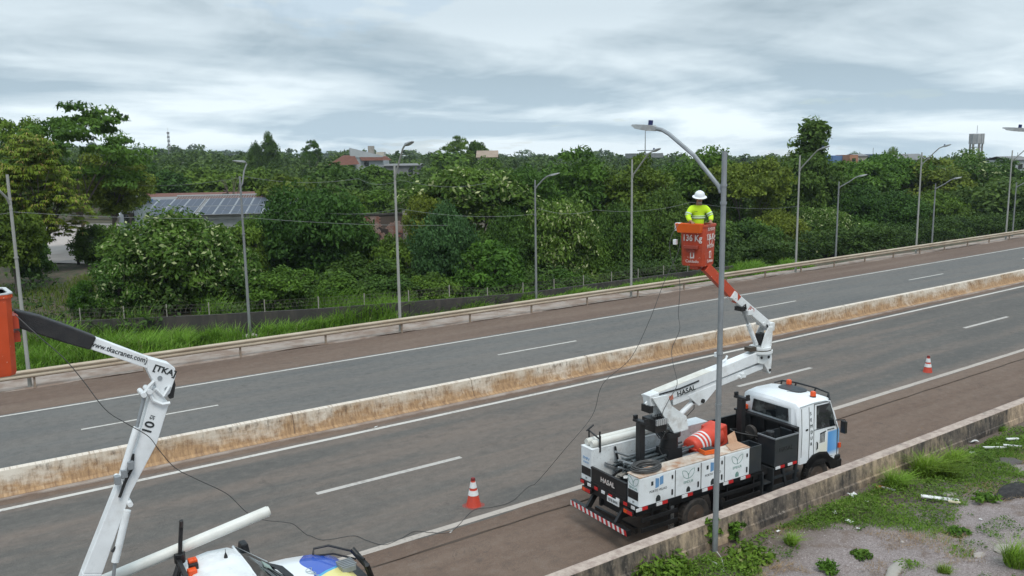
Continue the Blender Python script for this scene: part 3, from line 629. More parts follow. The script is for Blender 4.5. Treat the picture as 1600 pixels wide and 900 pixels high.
for s in (-1, 1):
    tl_ = tb('tail_light', lambda mb: mb.box(-.08, -.03, s*.72-.16, s*.72+.16, .80, .92), black, bevel=.01)
    g_ = MB(); g_.box(-.086, -.08, s*.72-.14, s*.72+.02, .82, .90); g_.build('red_lens', red, tl_)
    g_ = MB(); g_.box(-.086, -.08, s*.72+.03, s*.72+.13, .82, .90); g_.build('amber_lens', amber, tl_)
# striped bumper bar: diagonal stripes as pieces
def f(mb):
    mb.box(-.22, -.10, -.86, 1.12, .40, .52); 
    for s in (-.5, .5): mb.beam((-.12, s+.1, .50), (.12, s+.1, .80), .07, .12)
    mb.box(.15, .22, -.7, .7, .3, .42)
bp = tb('bumper_bar', f, black)
n = 26; w_ = 1.98/n
for k in range(n):
    y0 = -.86 + k*w_; dy = .03 if k < n-1 else 0
    mb = MB(); mb.prism([(-.2225, y0, .405), (-.2225, y0+w_*.98, .405), (-.2225, min(1.12, y0+w_*.98+.035), .515), (-.2225, min(1.12, y0+.035), .515)], (.002, 0, 0)); mb.build('stripe', (red, whiter)[k % 2], bp)
# underrun guards, mudguards, stabiliser legs, steps
for x0, x1 in ((.10, 1.12), (2.34, 3.72)):
    tb('side_guard', lambda mb: (mb.box(x0, x1, -.97, -.93, .43, .53), mb.box(x0, x1, -.97, -.93, .66, .75), [mb.box(x_, x_+.05, -.93, -.89, .43, .96) for x_ in (x0+.3, x1-.22)]), black, bevel=.005)
tb('mudguard', lambda mb: mb.prism([(2.16, -.95, .86), (2.22, -.95, .86), (2.36, -.95, .55), (2.33, -.95, .34), (2.29, -.95, .34), (2.30, -.95, .52)], (0, .16, 0)), black)
for y_ in (-.80, .80):
    tb('stabiliser', lambda mb: (mb.box(.98, 1.08, y_-.09, y_-.03, .04, .95), mb.box(.9, 1.16, y_-.16, y_+.04, .0, .04)), M_('chromed jack', (.5, .5, .5), .3, .8))
tb('step', lambda mb: (mb.box(3.76, 4.12, -1.0, -.66, .32, .36), mb.box(3.76, 3.80, -.98, -.66, .36, .96), mb.box(4.09, 4.13, -1.0, -.66, .32, .98), mb.box(3.80, 4.10, -.95, -.70, .62, .66)), darkg, bevel=.005)
tb('side_guard', lambda mb: (mb.box(4.16, 5.05, -.97, -.93, .45, .54), mb.box(4.16, 5.05, -.97, -.93, .70, .76), mb.beam((4.45, -.95, .96), (4.62, -.95, .36), .07), mb.beam((4.95, -.95, .96), (4.90, -.95, .4), .07)), darkg)
# cab: lofted shell (rear to front), window openings shown by separate panes set proud of it
def ring(x_, wb, wt, zb, zm, zt, xo=0):
    return [(x_, -wb, zb), (x_, -wb, zm), (x_+xo*.5, -(wb*.35+wt*.65), (zm+zt*1.6)/2.6), (x_+xo, -wt, zt-.07), (x_+xo, -wt+.09, zt), (x_+xo, 0, zt+.025), (x_+xo, wt-.09, zt), (x_+xo, wt, zt-.07), (x_+xo*.5, wb*.35+wt*.65, (zm+zt*1.6)/2.6), (x_, wb, zm), (x_, wb, zb)]
cw = .94
cab = MB(); cab.loft([ring(5.06, cw-.06, .80, .86, 1.60, 2.24), ring(5.12, cw, .84, .84, 1.62, 2.31), ring(5.45, cw, .85, .84, 1.62, 2.35), ring(6.02, cw, .85, .84, 1.60, 2.34), ring(6.42, cw, .84, .72, 1.52, 2.28, -.12), ring(6.62, cw-.04, .80, .62, 1.42, 2.20, -.28), ring(6.68, cw-.12, .70, .62, 1.36, 2.06, -.34)])
cabm, t, b = newmat('cab paint'); c = t.new('ShaderNodeTexCoord').outputs['Object']; X, Y, Z = t.sep(c)
base = t.mix(t.ramp(t.noise(c, 2.5, 5, .6), .5, .8, 0, .3), (.80, .82, .84), (.50, .43, .35))
blu = t.math('MULTIPLY', t.ramp(X, 6.10, 6.14), t.ramp(Z, 1.50, 1.46)); blu = t.math('MULTIPLY', blu, t.ramp(Y, -.7, -.8)); blu = t.math('MULTIPLY', blu, t.ramp(Z, .84, .98))
side = t.ramp(Y, -.9, -.92); yel = t.math('MULTIPLY', t.math('MULTIPLY', side, t.ramp(Z, 1.38, 1.15, 0, .55)), t.math('MULTIPLY', t.ramp(Z, .88, 1.0), t.ramp(X, 5.6, 5.9)))
base = t.mix(yel, base, (.80, .74, .52)); base = t.mix(blu, base, t.mix(t.ramp(X, 6.2, 6.6), (.10, .32, .68), (.25, .50, .80)))
t.l.new(base, b.inputs['Base Color']); b.inputs['Roughness'].default_value = .3
cb = cab.build('cab', cabm, TR, smooth=True)
def pane(poly, off, name='window', mat=glass, parent=cb): mb = MB(); mb.prism(poly, off); return mb.build(name, mat, parent)
# rear window with a raised frame
pane([(5.035, .52, 1.86), (5.035, -.62, 1.86), (5.05, -.58, 2.17), (5.05, .48, 2.17)], (.012, 0, 0))
pane([(5.055, .60, 1.80), (5.055, -.70, 1.80), (5.066, -.66, 2.20), (5.066, .56, 2.20)], (.006, 0, 0), 'window_frame', white)
for a, b_ in ((1.50, 1.54), (1.66, 1.69)): pane([(5.052, .70, a), (5.052, -.72, a), (5.052, -.72, b_), (5.052, .70, b_)], (.006, 0, 0), 'pressed_rib', white)
# door on the right: seam, pane, handle, lettering
for s in (-1, 1):
    yb = s*(cw+.002); yt = s*(.868)
    dr = MB(); P = [(5.60, yb, .92), (6.52, yb-s*.01, .80), (6.50, yb-s*.012, 1.50), (6.44, yb-s*.005, 1.60), (5.58, yb, 1.62)]
    for a, b_ in zip(P, P[1:]+P[:1]): dr.beam(a, b_, .012, .012)
    dr.beam((5.58, yb, 1.62), (5.66, yt, 2.24), .012); dr.beam((5.66, yt, 2.24), (6.24, yt-s*.012, 2.22), .012); dr.beam((6.24, yt-s*.01, 2.22), (6.45, yb-s*.01, 1.58), .012)
    door = dr.build('door', M_('door seam', (.06, .06, .06), .6), TR)
    pane([(5.68, s*.948, 1.64), (6.38, s*.942, 1.60), (6.27, s*.872, 2.14), (6.20, s*.868, 2.18), (5.74, s*.876, 2.19)], (0, .008, 0), parent=door)
    g_ = MB(); g_.tube([(5.70, s*.95, 1.12), (5.70, s*.975, 1.14), (5.70, s*.975, 1.28), (5.70, s*.95, 1.30)], .014, 6); g_.build('handle', black, door)
    mr = MB(); mr.tube([(6.42, s*.93, 1.72), (6.52, s*1.12, 1.76), (6.52, s*1.14, 1.70)], .016, 6); mr.box(6.47, 6.55, s*1.10-.07, s*1.10+.07, 1.42, 1.72); mr.build('mirror', black, TR, bevel=.02)
text('SEMDUR'[0], .01, (5.4, -.7, 1.2), Xv, Zv, ink, cb) if False else None
for k, ch in enumerate('SEMDUR'): text(ch, .115, (5.50, -(.950-max(0, 2.04-.15*k-1.62)*.125), 2.04-.15*k), Xv, Vector((0, .13 if k < 3 else 0, 1)), ink, cb)
plate([[(-.10+.05*k, -.13), (-.075+.05*k, -.13), (-.06+.05*k, .10), (-.085+.05*k, .12)] for k in range(4)]+[[(-.1, .09), (.12, .12), (.12, .15), (-.1, .12)]], (5.92, -.945, 1.38), Xv, Zv, ink, cb)
text('PREFEITURA', .05, (6.22, -.948, 1.53), Xv, Zv, ink, cb)
pane([(6.50, -.66, 1.52), (6.50, .66, 1.52), (6.36, .60, 2.10), (6.36, -.60, 2.10)], (.09, 0, .02), 'windscreen')
fb = MB(); fb.box(6.46, 6.70, -.96, .96, .42, .68); fb.box(6.40, 6.66, -.95, .95, .68, .80); fb.build('front_bumper', black, TR, bevel=.03)
for s in (-1, 1): g_ = MB(); g_.box(6.66, 6.72, s*.7-.14, s*.7+.14, .80, .96); g_.build('headlight', lens, TR, bevel=.02); g_ = MB(); g_.box(6.56, 6.64, s*.93-.02, s*.93+.02, .98, 1.10); g_.build('indicator', amber, TR)
# panel seams of the cab's rear quarter and roof gutter
for P in (((5.14, -.945, 1.02), (5.14, -.948, 1.60), (5.20, -.86, 2.20)), ((5.42, -.948, .92), (5.42, -.948, 1.62), (5.46, -.868, 2.20))): g_ = MB(); g_.tube(P, .006, 5); g_.build('panel_seam', black, cb)
g_ = MB(); g_.tube([(5.16, -.865, 2.26), (5.6, -.868, 2.29), (6.05, -.866, 2.27), (6.26, -.86, 2.21)], .012, 6); g_.build('roof_gutter', white, cb)
g_ = MB(); g_.box(5.28, 5.36, -.952, -.944, 1.66, 1.70); g_.build('side_vent', black, cb)
g_ = MB(); g_.tube([(5.66, -.03, 2.383), (5.72, -.2, 2.385), (5.84, -.26, 2.382)], .006, 5); g_.build('aerial_wire', black, cb)
# wheel arch
for s in (-1, 1):
    P = [(5.82+.50*math.cos(a), s*.93, .42+.50*math.sin(a)) for a in [R_(200-10*i) for i in range(0, 23)]]
    g_ = MB(); [g_.beam(a, b_, .12, .06, up=(0, 1, 0)) for a, b_ in zip(P[3:20], P[4:20])]; g_.prism([(6.22, s*.935, .84), (6.25, s*.935, .50), (6.60, s*.935, .52), (6.55, s*.935, .64)], (0, .02, 0)); g_.build('wheel_arch', black, TR)
ah = MB(); ah.prism([(5.36, -.9, .86), (5.82-.42, -.9, .9), (5.55, -.9, 1.0), (5.82, -.9, 1.03), (6.1, -.9, .98), (6.25, -.9, .80), (6.25, -.9, .72), (5.36, -.9, .72)], (0, .06, 0)); ah.build('arch_liner', black, TR)
# roof hatch, beacons, roof bar
g_ = MB(); P = []
for k in range(20):
    a = 2*math.pi*k/20; P.append((5.98+.23*abs(math.cos(a))**.6*(1 if math.cos(a) > 0 else -1), .05+.36*abs(math.sin(a))**.6*(1 if math.sin(a) > 0 else -1), 2.375))
g_.prism(P, (0, 0, .012)); g_.build('roof_hatch', darkg, TR, bevel=.005)
for x_, y_ in ((6.26, .40), (5.86, -.66)):
    bc = MB(); bc.cyl((x_, y_, 2.33), (x_, y_, 2.37), .075, n=14); b0 = bc.build('beacon', black, TR, smooth=True)
    bc = MB(); bc.lathe([(.068, 0), (.068, .09), (.05, .115), (.01, .12)], 14, Matrix.Translation((x_, y_, 2.37))); bc.build('amber_dome', amber, b0, smooth=True)
g_ = MB(); P = [(6.22, .84, 2.31), (6.38, .72, 2.37), (6.42, .3, 2.40), (6.42, -.3, 2.40), (6.38, -.72, 2.37), (6.24, -.86, 2.26)]
g_.tube(P, .022, 6); [g_.beam(p, (p[0]-.05, p[1], p[2]-.12), .03) for p in P[1:5]]; g_.build('visor_rail', black, TR)
mk = MB(); mk.box(4.95, 5.03, .62, .72, 1.84, 1.88); mk.build('lamp_bracket', black, TR); mk = MB(); mk.lathe([(.05, 0), (.055, .09), (.03, .11)], 12, Matrix.Translation((4.98, .66, 1.88))); mk.build('amber_lamp', amber, TR, smooth=True)
# boom supports and crane pedestal
for x_, zt in ((.88, 2.44), (4.07, 2.44)):
    tb('boom_support', lambda mb: (mb.box(x_-.07, x_+.07, -.08, .08, .98, zt), mb.box(x_-.06, x_+.06, -.22, .20, zt, zt+.06), mb.box(x_-.05, x_+.05, -.22, -.17, zt+.06, zt+.14), mb.box(x_-.05, x_+.05, .14, .20, zt+.06, zt+.14), mb.box(x_-.2, x_+.2, -.25, .25, .98, 1.06)), black, bevel=.008)
def f(mb):
    mb.box(1.50, 1.98, -.23, .23, .98, 1.72, tx=.03, ty=.03); mb.cyl((1.74, 0, 1.72), (1.74, 0, 2.02), .20, n=20); mb.cyl((1.74, 0, 2.0), (1.74, 0, 2.10), .26, n=20); mb.box(1.3, 2.2, -.5, .5, .98, 1.05)
tb('pedestal', f, black, smooth=True)
CR = tb('turret', lambda mb: (mb.prism([(1.05, -.17, 3.02), (1.50, -.17, 3.02), (1.62, -.17, 2.75), (2.08, -.17, 2.42), (2.15, -.17, 2.10), (1.72, -.17, 2.08)], (0, .025, 0)), mb.prism([(1.05, .17, 3.02), (1.50, .17, 3.02), (1.62, .17, 2.75), (2.08, .17, 2.42), (2.15, .17, 2.10), (1.72, .17, 2.08)], (0, .025, 0)), mb.box(1.7, 2.12, -.15, .15, 2.1, 2.16), mb.beam((1.12, 0, 2.95), (1.68, 0, 2.16), .3, .04, up=(0, 1, 0))), whited, bevel=.006)
def f(mb):
    mb.box(1.02, 1.12, -.14, .14, 2.66, 2.82)
    mb.box(1.10, 1.44, -.24, .20, 2.22, 2.50)
    for k in range(6): mb.cyl((1.14+.05*k, -.16, 2.5), (1.12+.05*k, -.17, 2.62), .012, n=5)
    for k in range(7): mb.tube([(1.2+.04*k, -.1+.03*k, 2.22), (1.3+.05*k, -.15, 2.05+.02*k), (1.55, -.12, 1.95), (1.72, -.1, 1.75)], .014, 5)
tb('valve_block', f, black)
tb('control_levers', lambda mb: (mb.box(1.10, 1.46, -.27, -.245, 2.42, 2.5), [mb.box(1.10+.055*k, 1.13+.055*k, -.30, -.25, 2.40, 2.53) for k in range(6)]), M_('lever chrome', (.6, .6, .6), .35, .4))
# booms, all in the vertical plane of the truck's centre line
def boom(name, a, b, w, h, w2=None, h2=None, mat=whited, parent=TR, y=0, up=(0, 0, 1)):
    mb = MB(); mb.beam((a[0], y, a[1]), (b[0], y, b[1]), w, h, w2=w2, h2=h2); return mb.build(name, mat, parent, bevel=.015)
lb = boom('lower_boom', (1.05, 2.92), (4.60, 3.45), .25, .27, mat=white)
boom('inner_boom', (1.75, 2.80), (4.70, 3.18), .19, .20, w2=.17, h2=.15, mat=white, parent=lb)
g_ = MB(); g_.prism([(2.2, 0, 2.86), (3.3, 0, 3.02), (2.75, 0, 2.60), (2.55, 0, 2.56)], (0, .10, 0)); g_.build('gusset', white, lb, bevel=.006)
g_ = MB(); g_.cyl((1.78, -.0, 2.26), (2.42, -.0, 2.62), .062, n=12); g_.build('lift_cylinder', white, lb, smooth=True); g_ = MB(); g_.cyl((2.42, 0, 2.62), (2.66, 0, 2.68), .035, n=10); g_.cyl((2.66, -.14, 2.66), (2.66, .14, 2.66), .05, n=10); g_.build('piston_rod', black, lb)
g_ = MB(); g_.tube([(2.0, -.08, 2.34), (2.15, -.10, 2.36), (2.40, -.10, 2.52), (2.42, -.08, 2.6)], .012, 5); g_.build('hose', black, lb)
text('HASAL', .165, (2.12, -.131, 2.99), Vector((1, 0, .15)), Vector((-.15, 0, 1)), ink, lb, bold=.003, sx=1.15)
plate([[(-.06, -.05), (.06, -.05), (.06, .05), (-.06, .05)]], (1.66, -.130, 2.91), Vector((1, 0, .15)), Vector((-.15, 0, 1)), M_('faded red sticker', (.55, .18, .12), .6), lb)
g_ = MB(); g_.tube([(1.3, -.13, 3.05), (1.9, -.14, 3.08), (2.5, -.135, 3.17)], .018, 6); g_.build('hose', black, lb)
g_ = MB(); g_.beam((1.30, 0, 3.09), (2.9, 0, 3.33), .25, .012); g_.build('dusty_cover', M_('yellowed paint', (.70, .68, .62), .5, dirt=(.42, .36, .26), amt=.5, scale=4), lb)
g_ = MB(); g_.tube([(3.38, .02, 3.42), (3.34, .02, 3.56), (3.24, .02, 3.66)], .03, 6); g_.tube([(3.36, .02, 3.44), (3.52, .02, 3.50), (3.56, .02, 3.58)], .025, 6); g_.box(3.19, 3.29, -.04, .08, 3.60, 3.70); g_.build('hook_bracket', white, lb)
g_ = MB(); g_.box(3.88, 4.02, -.16, -.06, 3.02, 3.12); g_.cyl((3.86, -.16, 3.04), (3.86, .1, 3.04), .035, n=8); g_.build('pulley_bracket', whited, lb)
g_ = MB(); g_.prism([(4.42, 0, 3.48), (4.90, 0, 3.52), (4.93, 0, 3.36), (4.90, 0, 2.98), (4.84, 0, 2.98), (4.66, 0, 3.24), (4.42, 0, 3.30)], (0, .15, 0)); hd = g_.build('boom_head', whited, lb, bevel=.01)
g_ = MB(); [g_.cyl((x_, -.165, z_), (x_, .165, z_), .035, n=10) for x_, z_ in ((4.55, 3.42), (4.86, 3.07), (4.80, 3.40))]; g_.build('pin', black, hd)
g_ = MB(); g_.cyl((4.66, 0, 3.52), (4.66, 0, 3.58), .30, n=24); g_.cyl((4.66, 0, 3.60), (4.66, 0, 3.66), .26, n=24); g_.build('slew_ring', whited, TR, smooth=True)
g_ = MB(); g_.cyl((4.66, 0, 3.575), (4.66, 0, 3.605), .27, n=24); g_.box(4.20, 4.40, -.12, .08, 3.60, 3.70); g_.build('slew_gear', M_('greasy gear', (.06, .045, .03), .5), TR)
g_ = MB(); [g_.prism([(4.55, s, 3.66), (4.90, s, 3.66), (4.93, s, 4.10), (4.80, s, 4.16), (4.68, s, 4.0)], (0, .018, 0)) for s in (-.13, .13)]; g_.box(4.6, 4.9, -.11, .11, 3.66, 3.70); kn = g_.build('knuckle', whited, TR, bevel=.006)
g_ = MB(); g_.box(4.58, 4.78, -.09, .09, 3.70, 3.98); g_.build('hose_bundle', black, kn)
ub = boom('upper_boom', (4.93, 4.12), (3.60, 5.05), .17, .20)
g_ = MB(); g_.beam((3.80, 0, 4.90), (2.97, .20, 5.72), .19, .21); g_.build('orange_boom', orange, ub, bevel=.012)
g_ = MB(); g_.box(4.86, 5.02, -.12, .12, 4.02, 4.22); g_.cyl((4.90, -.14, 4.08), (4.90, .14, 4.08), .06, n=12); g_.cyl((4.66, -.12, 4.22), (4.66, .12, 4.22), .05, n=10); g_.box(4.1, 4.28, -.11, .11, 4.5, 4.62); g_.build('boom_joint', whited, ub, bevel=.008)
g_ = MB(); g_.cyl((4.52, 0, 3.72), (4.22, 0, 4.26), .055, n=12); g_.build('tilt_cylinder', whited, ub, smooth=True)
g_ = MB(); g_.cyl((4.22, 0, 4.26), (3.98, 0, 4.66), .026, n=8); g_.build('piston_rod', steel, ub)
g_ = MB(); g_.tube([(3.9, -.1, 4.72), (3.98, -.12, 4.78), (4.0, -.12, 4.66)], .02, 5); g_.box(3.86, 4.0, -.11, .11, 4.62, 4.72); g_.build('hose_clip', black, ub)
g_ = MB(); g_.tube([(4.75, -.11, 4.2), (4.86, -.13, 4.0), (4.95, -.12, 4.1)], .02, 5); g_.build('hose', black, ub)
text('GB', .17, (4.22, -.088, 4.61), Vector((-.82, 0, .57)), Vector((.57, 0, .82)), M_('red lettering', (.5, .10, .07), .5), ub)
darkarm = M_('dark grey steel arm', (.09, .105, .11), .5, .3)
# ------------------------------------------------------------------ basket on the truck boom (part of the truck: bolted to the boom)
def basket(parent, M, w, d, h, name='basket'):
    """fibreglass bucket: tapered open box, local x right face, y depth, z up from its floor; M places it"""
    mb = MB(); t_ = .025
    def rr(z_, k, ins=0):
        a, b = w/2*k-ins, d/2*k-ins; c = .06; return [(-a+c, -b, z_), (a-c, -b, z_), (a, -b+c, z_), (a, b-c, z_), (a-c, b, z_), (-a+c, b, z_), (-a, b-c, z_), (-a, -b+c, z_)]
    rings = [rr(.02, .90), rr(.06, .93), rr(h*.9, 1.), rr(h-.05, 1.), rr(h-.05, 1.05), rr(h, 1.05), rr(h, 1., t_), rr(h*.5, .96, t_), rr(.08, .93, t_)]
    mb.loft([[M @ Vector(p) for p in r_] for r_ in rings]); return mb.build(name, orange, parent, smooth=True)
TRi = Matrix.Translation(TR.location) @ Matrix.Rotation(R_(-2), 4, 'Z')
BM = TRi.inverted() @ (Matrix.Translation((14.36, 13.46, 5.78)) @ Matrix.Rotation(R_(18.6), 4, 'Z'))
def bw_(p): return BM @ Vector(p)
def bd_(p): return BM.to_3x3() @ Vector(p)
bk = basket(TR, BM, .62, .62, .97)
# local: -y face looks right-front (towards the camera's right), -x face looks left
text('136 Kg', .20, bw_((-.316, .0, .66)), bd_((0, -1, 0)), bd_((0, 0, 1)), inkw, bk, bold=.005, sx=.84); text('136 Kg', .19, bw_((.0, -.316, .68)), bd_((1, 0, 0)), bd_((0, 0, 1)), inkw, bk, bold=.004, sx=.86)
text('SEMDUR', .10, bw_((.0, -.322, .86)), bd_((1, 0, 0)), bd_((0, 0, 1)), inkw, bk); text('EMDUR', .11, bw_((.0, -.310, .47)), bd_((1, 0, 0)), bd_((0, 0, 1)), inkw, bk)
plate([[(a_*.1, b__*.1) for a_, b__ in pl_] for pl_ in [[(.9*math.cos(i*.785), .9*math.sin(i*.785)), (.9*math.cos(i*.785+.785), .9*math.sin(i*.785+.785)), (.7*math.cos(i*.785+.785), .7*math.sin(i*.785+.785)), (.7*math.cos(i*.785), .7*math.sin(i*.785))] for i in range(8)]], bw_((.0, -.312, .58)), bd_((1, 0, 0)), bd_((0, 0, 1)), inkw, bk)
for loc, r_ in (((-.302, .0, .13), (0, -1, 0)), ((.0, -.304, .13), (1, 0, 0))):
    text('Cuidado', .095, bw_(loc), bd_(r_), bd_((0, 0, 1)), inkw, bk)
    q = Vector(loc)+Vector((0, 0, .15)); plate([[(-.05, -.08), (.05, -.08), (.05, .08), (-.05, .08)]], bw_(q), bd_(r_), bd_((0, 0, 1)), inkw, bk, 'warning_sticker', .004); plate([[(-.02, -.05), (.02, -.05), (.02, .05), (-.02, .05)]], bw_(q+Vector((-.004 if r_[1] else 0, -.004 if r_[0] else 0, 0))), bd_(r_), bd_((0, 0, 1)), orange, bk, 'warning_sticker', .004)
g_ = MB(); g_.box(-.40, -.30, -.02-.14, .18, .42, .50, BM); g_.box(-.36, -.30, -.08, .12, .34, .42, BM); g_.build('foot_step', M_('dark red fibreglass', (.30, .05, .03), .6), bk, bevel=.01)
tr_ = MB(); z0, z1 = .78, .98
o_ = [(-.42, -.24), (-.30, -.24), (-.30, .34), (-.42, .34)]
def tub(mb, x0, x1, y0, y1, z0, z1, tp, Mx):
    mb.loft([[Mx @ Vector(p) for p in q] for q in ([(x0+tp, y0+tp, z0), (x1, y0+tp, z0), (x1, y1-tp, z0), (x0+tp, y1-tp, z0)], [(x0, y0, z1), (x1, y0, z1), (x1, y1, z1), (x0, y1, z1)], [(x0+.02, y0+.02, z1), (x1-.02, y0+.02, z1), (x1-.02, y1-.02, z1), (x0+.02, y1-.02, z1)], [(x0+tp+.02, y0+tp+.02, z0+.03), (x1-.02, y0+tp+.02, z0+.03), (x1-.02, y1-tp-.02, z0+.03), (x0+tp+.02, y1-tp-.02, z0+.03)])])
tub(tr_, -.47, -.28, -.27, .36, .79, 1.0, .04, BM); tr_.build('tool_tray', traybr, bk, bevel=.008)
g_ = MB(); g_.box(-.36, -.22, .30, .42, .82, 1.0, BM); g_.box(-.40, -.30, .36, .44, .5, .62, BM); g_.build('control_box', white, bk, bevel=.01)
g_ = MB(); g_.beam(bw_((-.2, .0, -.02)), bw_((.28, .0, -.02)), .2, .10); g_.build('basket_bracket', orange, bk)
# ------------------------------------------------------------------ skinned figures
def skin_mesh(name, joints, edges, mat, parent, root=0, sub=2, loc=None):
    """joints: list of (position, radius or (rx, ry))"""
    me = bpy.data.meshes.new(name); me.from_pydata([tuple(j[0]) for j in joints], edges, [])
    o = bpy.data.objects.new(name, me); COL.objects.link(o)
    o.modifiers.new('skin', 'SKIN'); me.skin_vertices or None
    sv = me.skin_vertices[0].data if me.skin_vertices else None
    if sv is None:
        bm = bmesh.new(); bm.from_mesh(me); bm.verts.layers.skin.verify(); bm.to_mesh(me); bm.free(); sv = me.skin_vertices[0].data
    for i, j in enumerate(joints): r = j[1]; sv[i].radius = (r, r) if not isinstance(r, tuple) else r; sv[i].use_root = (i == root)
    s = o.modifiers.new('sub', 'SUBSURF'); s.levels = s.render_levels = sub
    bpy.context.view_layer.update()
    ev = o.evaluated_get(bpy.context.evaluated_depsgraph_get()); m2 = bpy.data.meshes.new_from_object(ev); m2.name = name
    o.modifiers.clear(); o.data = m2; m2.materials.clear(); m2.materials.append(mat); m2.shade_smooth(); o.parent = parent
    return o
# worker: local frame x = his left-right (picture right), y away from the camera, z up from the basket floor
Mw = Matrix.Translation((14.36, 13.46, 5.82)) @ Matrix.Rotation(R_(-34), 4, 'Z')
PW = empty('person', 'worker in yellow high visibility shirt and white helmet looking down inside the raised bucket', 'person', (14.36, 13.46, 5.80), R_(-34)); PW.scale = (.96, .96, .93)
k_ = 1.0
J = [((0, .02, .92), (.13, .10)), ((0, .03, 1.10), (.135, .10)), ((0, .02, 1.28), (.16, .11)), ((0, .0, 1.40), (.14, .09)), ((0, -.02, 1.48), .055), ((0, -.05, 1.56), (.065, .07)), ((0, -.08, 1.65), (.075, .09)), ((0, -.07, 1.72), (.06, .07)),
     ((-.19, .0, 1.40), .07), ((-.27, -.07, 1.20), .05), ((-.24, -.23, 1.10), .038), ((-.22, -.30, 1.09), .028),
     ((.19, .0, 1.40), .07), ((.29, -.05, 1.20), .05), ((.25, -.19, 1.10), .038), ((.22, -.26, 1.09), .028),
     ((-.09, .02, .84), .095), ((-.10, .01, .48), .065), ((-.10, .04, .10), .042), ((-.10, -.06, .03), .035), ((.09, .02, .84), .095), ((.10, .01, .48), .065), ((.10, .04, .10), .042), ((.10, -.06, .03), .035)]
E_ = [(0, 1), (1, 2), (2, 3), (3, 4), (4, 5), (5, 6), (6, 7), (3, 8), (8, 9), (9, 10), (10, 11), (3, 12), (12, 13), (13, 14), (14, 15), (0, 16), (16, 17), (17, 18), (18, 19), (0, 20), (20, 21), (21, 22), (22, 23)]
body = skin_mesh('body', [(j[0], (j[1][0]-.03, j[1][1]-.03)) if i < 4 else (j[0], j[1]-.015) if i in (8, 9, 12, 13) else j for i, j in enumerate(J)], E_, skin, PW, 0, 2)
grow = lambda r, g: (r[0]+g, r[1]+g) if isinstance(r, tuple) else r+g
idx = [0, 1, 2, 3, 8, 9, 10, 12, 13, 14]; mp = {a: i for i, a in enumerate(idx)}
skin_mesh('shirt', [(J[a][0], grow(J[a][1], .018)) for a in idx] + [((0, -.015, 1.475), .068)], [(mp[a], mp[b_]) for a, b_ in E_ if a in mp and b_ in mp] + [(3, 10)], hivis, PW, 0, 2)
idx = [0, 16, 17, 18, 20, 21, 22]; mp = {a: i for i, a in enumerate(idx)}
skin_mesh('trousers', [(J[a][0], grow(J[a][1], .02)) for a in idx], [(mp[a], mp[b_]) for a, b_ in E_ if a in mp and b_ in mp], jeans, PW, 0, 2)
# reflective bands follow chest and sleeves
def ringband(c, rx, ry, h, axis=(0, 0, 1), name='reflective_band'):
    mb = MB(); q = Vector(axis).normalized().to_track_quat('Z', 'Y').to_matrix().to_4x4(); q.translation = Vector(c)
    P = [(math.cos(2*math.pi*i/20)*rx, math.sin(2*math.pi*i/20)*ry) for i in range(20)]
    mb.add([q @ Vector((a, b_, z_)) for z_ in (-h/2, h/2) for a, b_ in P], [(i, (i+1) % 20, 20+(i+1) % 20, 20+i) for i in range(20)]); o = mb.build(name, reflect, PW, smooth=True); s = o.modifiers.new('s', 'SOLIDIFY'); s.thickness = .006; return o
ringband((0, .025, 1.17), .165, .128, .025); ringband((0, .025, 1.215), .17, .13, .018)
for s in (-1, 1): a, b_ = Vector((s*.19, 0, 1.40)), Vector((s*.28, -.06, 1.20)); ringband(a.lerp(b_, .62), .078, .078, .03, b_-a); ringband(a.lerp(b_, .84), .074, .074, .02, b_-a)
# hands with separate curled fingers gripping the rim
for s, w_ in ((-1, (-.22, -.30, 1.09)), (1, (.22, -.26, 1.09))):
    w_ = Vector(w_); JJ = [((w_), .026), (w_+Vector((0, -.055, -.01)), (.036, .016))]; EE = [(0, 1)]
    for q in range(4):
        L = (.070, .08, .075, .06)[q]; x_ = (-.026+.0175*q)*-s; b0 = w_+Vector((x_, -.075, -.012)); i0 = len(JJ)
        JJ += [(b0, .0095), (b0+Vector((0, -L*.45, -.008)), .0085), (b0+Vector((0, -L*.6, -L*.45)), .0075)]; EE += [(1, i0), (i0, i0+1), (i0+1, i0+2)]
    i0 = len(JJ); JJ += [(w_+Vector((s*-.036, -.035, -.008)), .010), (w_+Vector((s*-.055, -.065, -.018)), .009), (w_+Vector((s*-.045, -.09, -.03)), .008)]; EE += [(1, i0), (i0, i0+1), (i0+1, i0+2)]
    skin_mesh('hand', JJ, EE, skin, PW, 0, 1)
# face: nose, brow glasses, beard; helmet with brim
fc = MB(); fc.prism([(-.012, -.165, 1.60), (.012, -.165, 1.60), (0, -.195, 1.598), (0, -.172, 1.65)], (0, .006, 0)); fc.build('nose', skin, PW, smooth=True)
gl = MB()
for s in (-1, 1): gl.box(s*.034-.026, s*.034+.026, -.172, -.160, 1.640, 1.668)
gl.box(-.01, .01, -.170, -.162, 1.655, 1.664); gl.build('safety_glasses', black, PW, bevel=.004)
bd = MB(); bd.lathe([(.02, -.045), (.040, -.03), (.045, 0), (.038, .012)], 14, Matrix.Translation((0, -.112, 1.55)) @ Matrix.Scale(1.1, 4, Xv)); bd.build('beard', M_('grey beard', (.30, .24, .21), .9), PW, smooth=True)
mo = MB(); mo.box(-.022, .022, -.176, -.168, 1.585, 1.591); mo.build('mouth', M_('lips', (.25, .08, .07), .6), PW)
for s in (-1, 1): er = MB(); er.lathe([(.006, -.012), (.018, 0), (.006, .012)], 8, Matrix.Translation((s*.080, -.07, 1.625)) @ Matrix.Rotation(R_(90), 4, 'Y')); er.build('ear', skin, PW, smooth=True)
hm = MB(); Mh = Matrix.Translation((0, -.075, 1.69)) @ Matrix.Rotation(R_(16), 4, 'X')
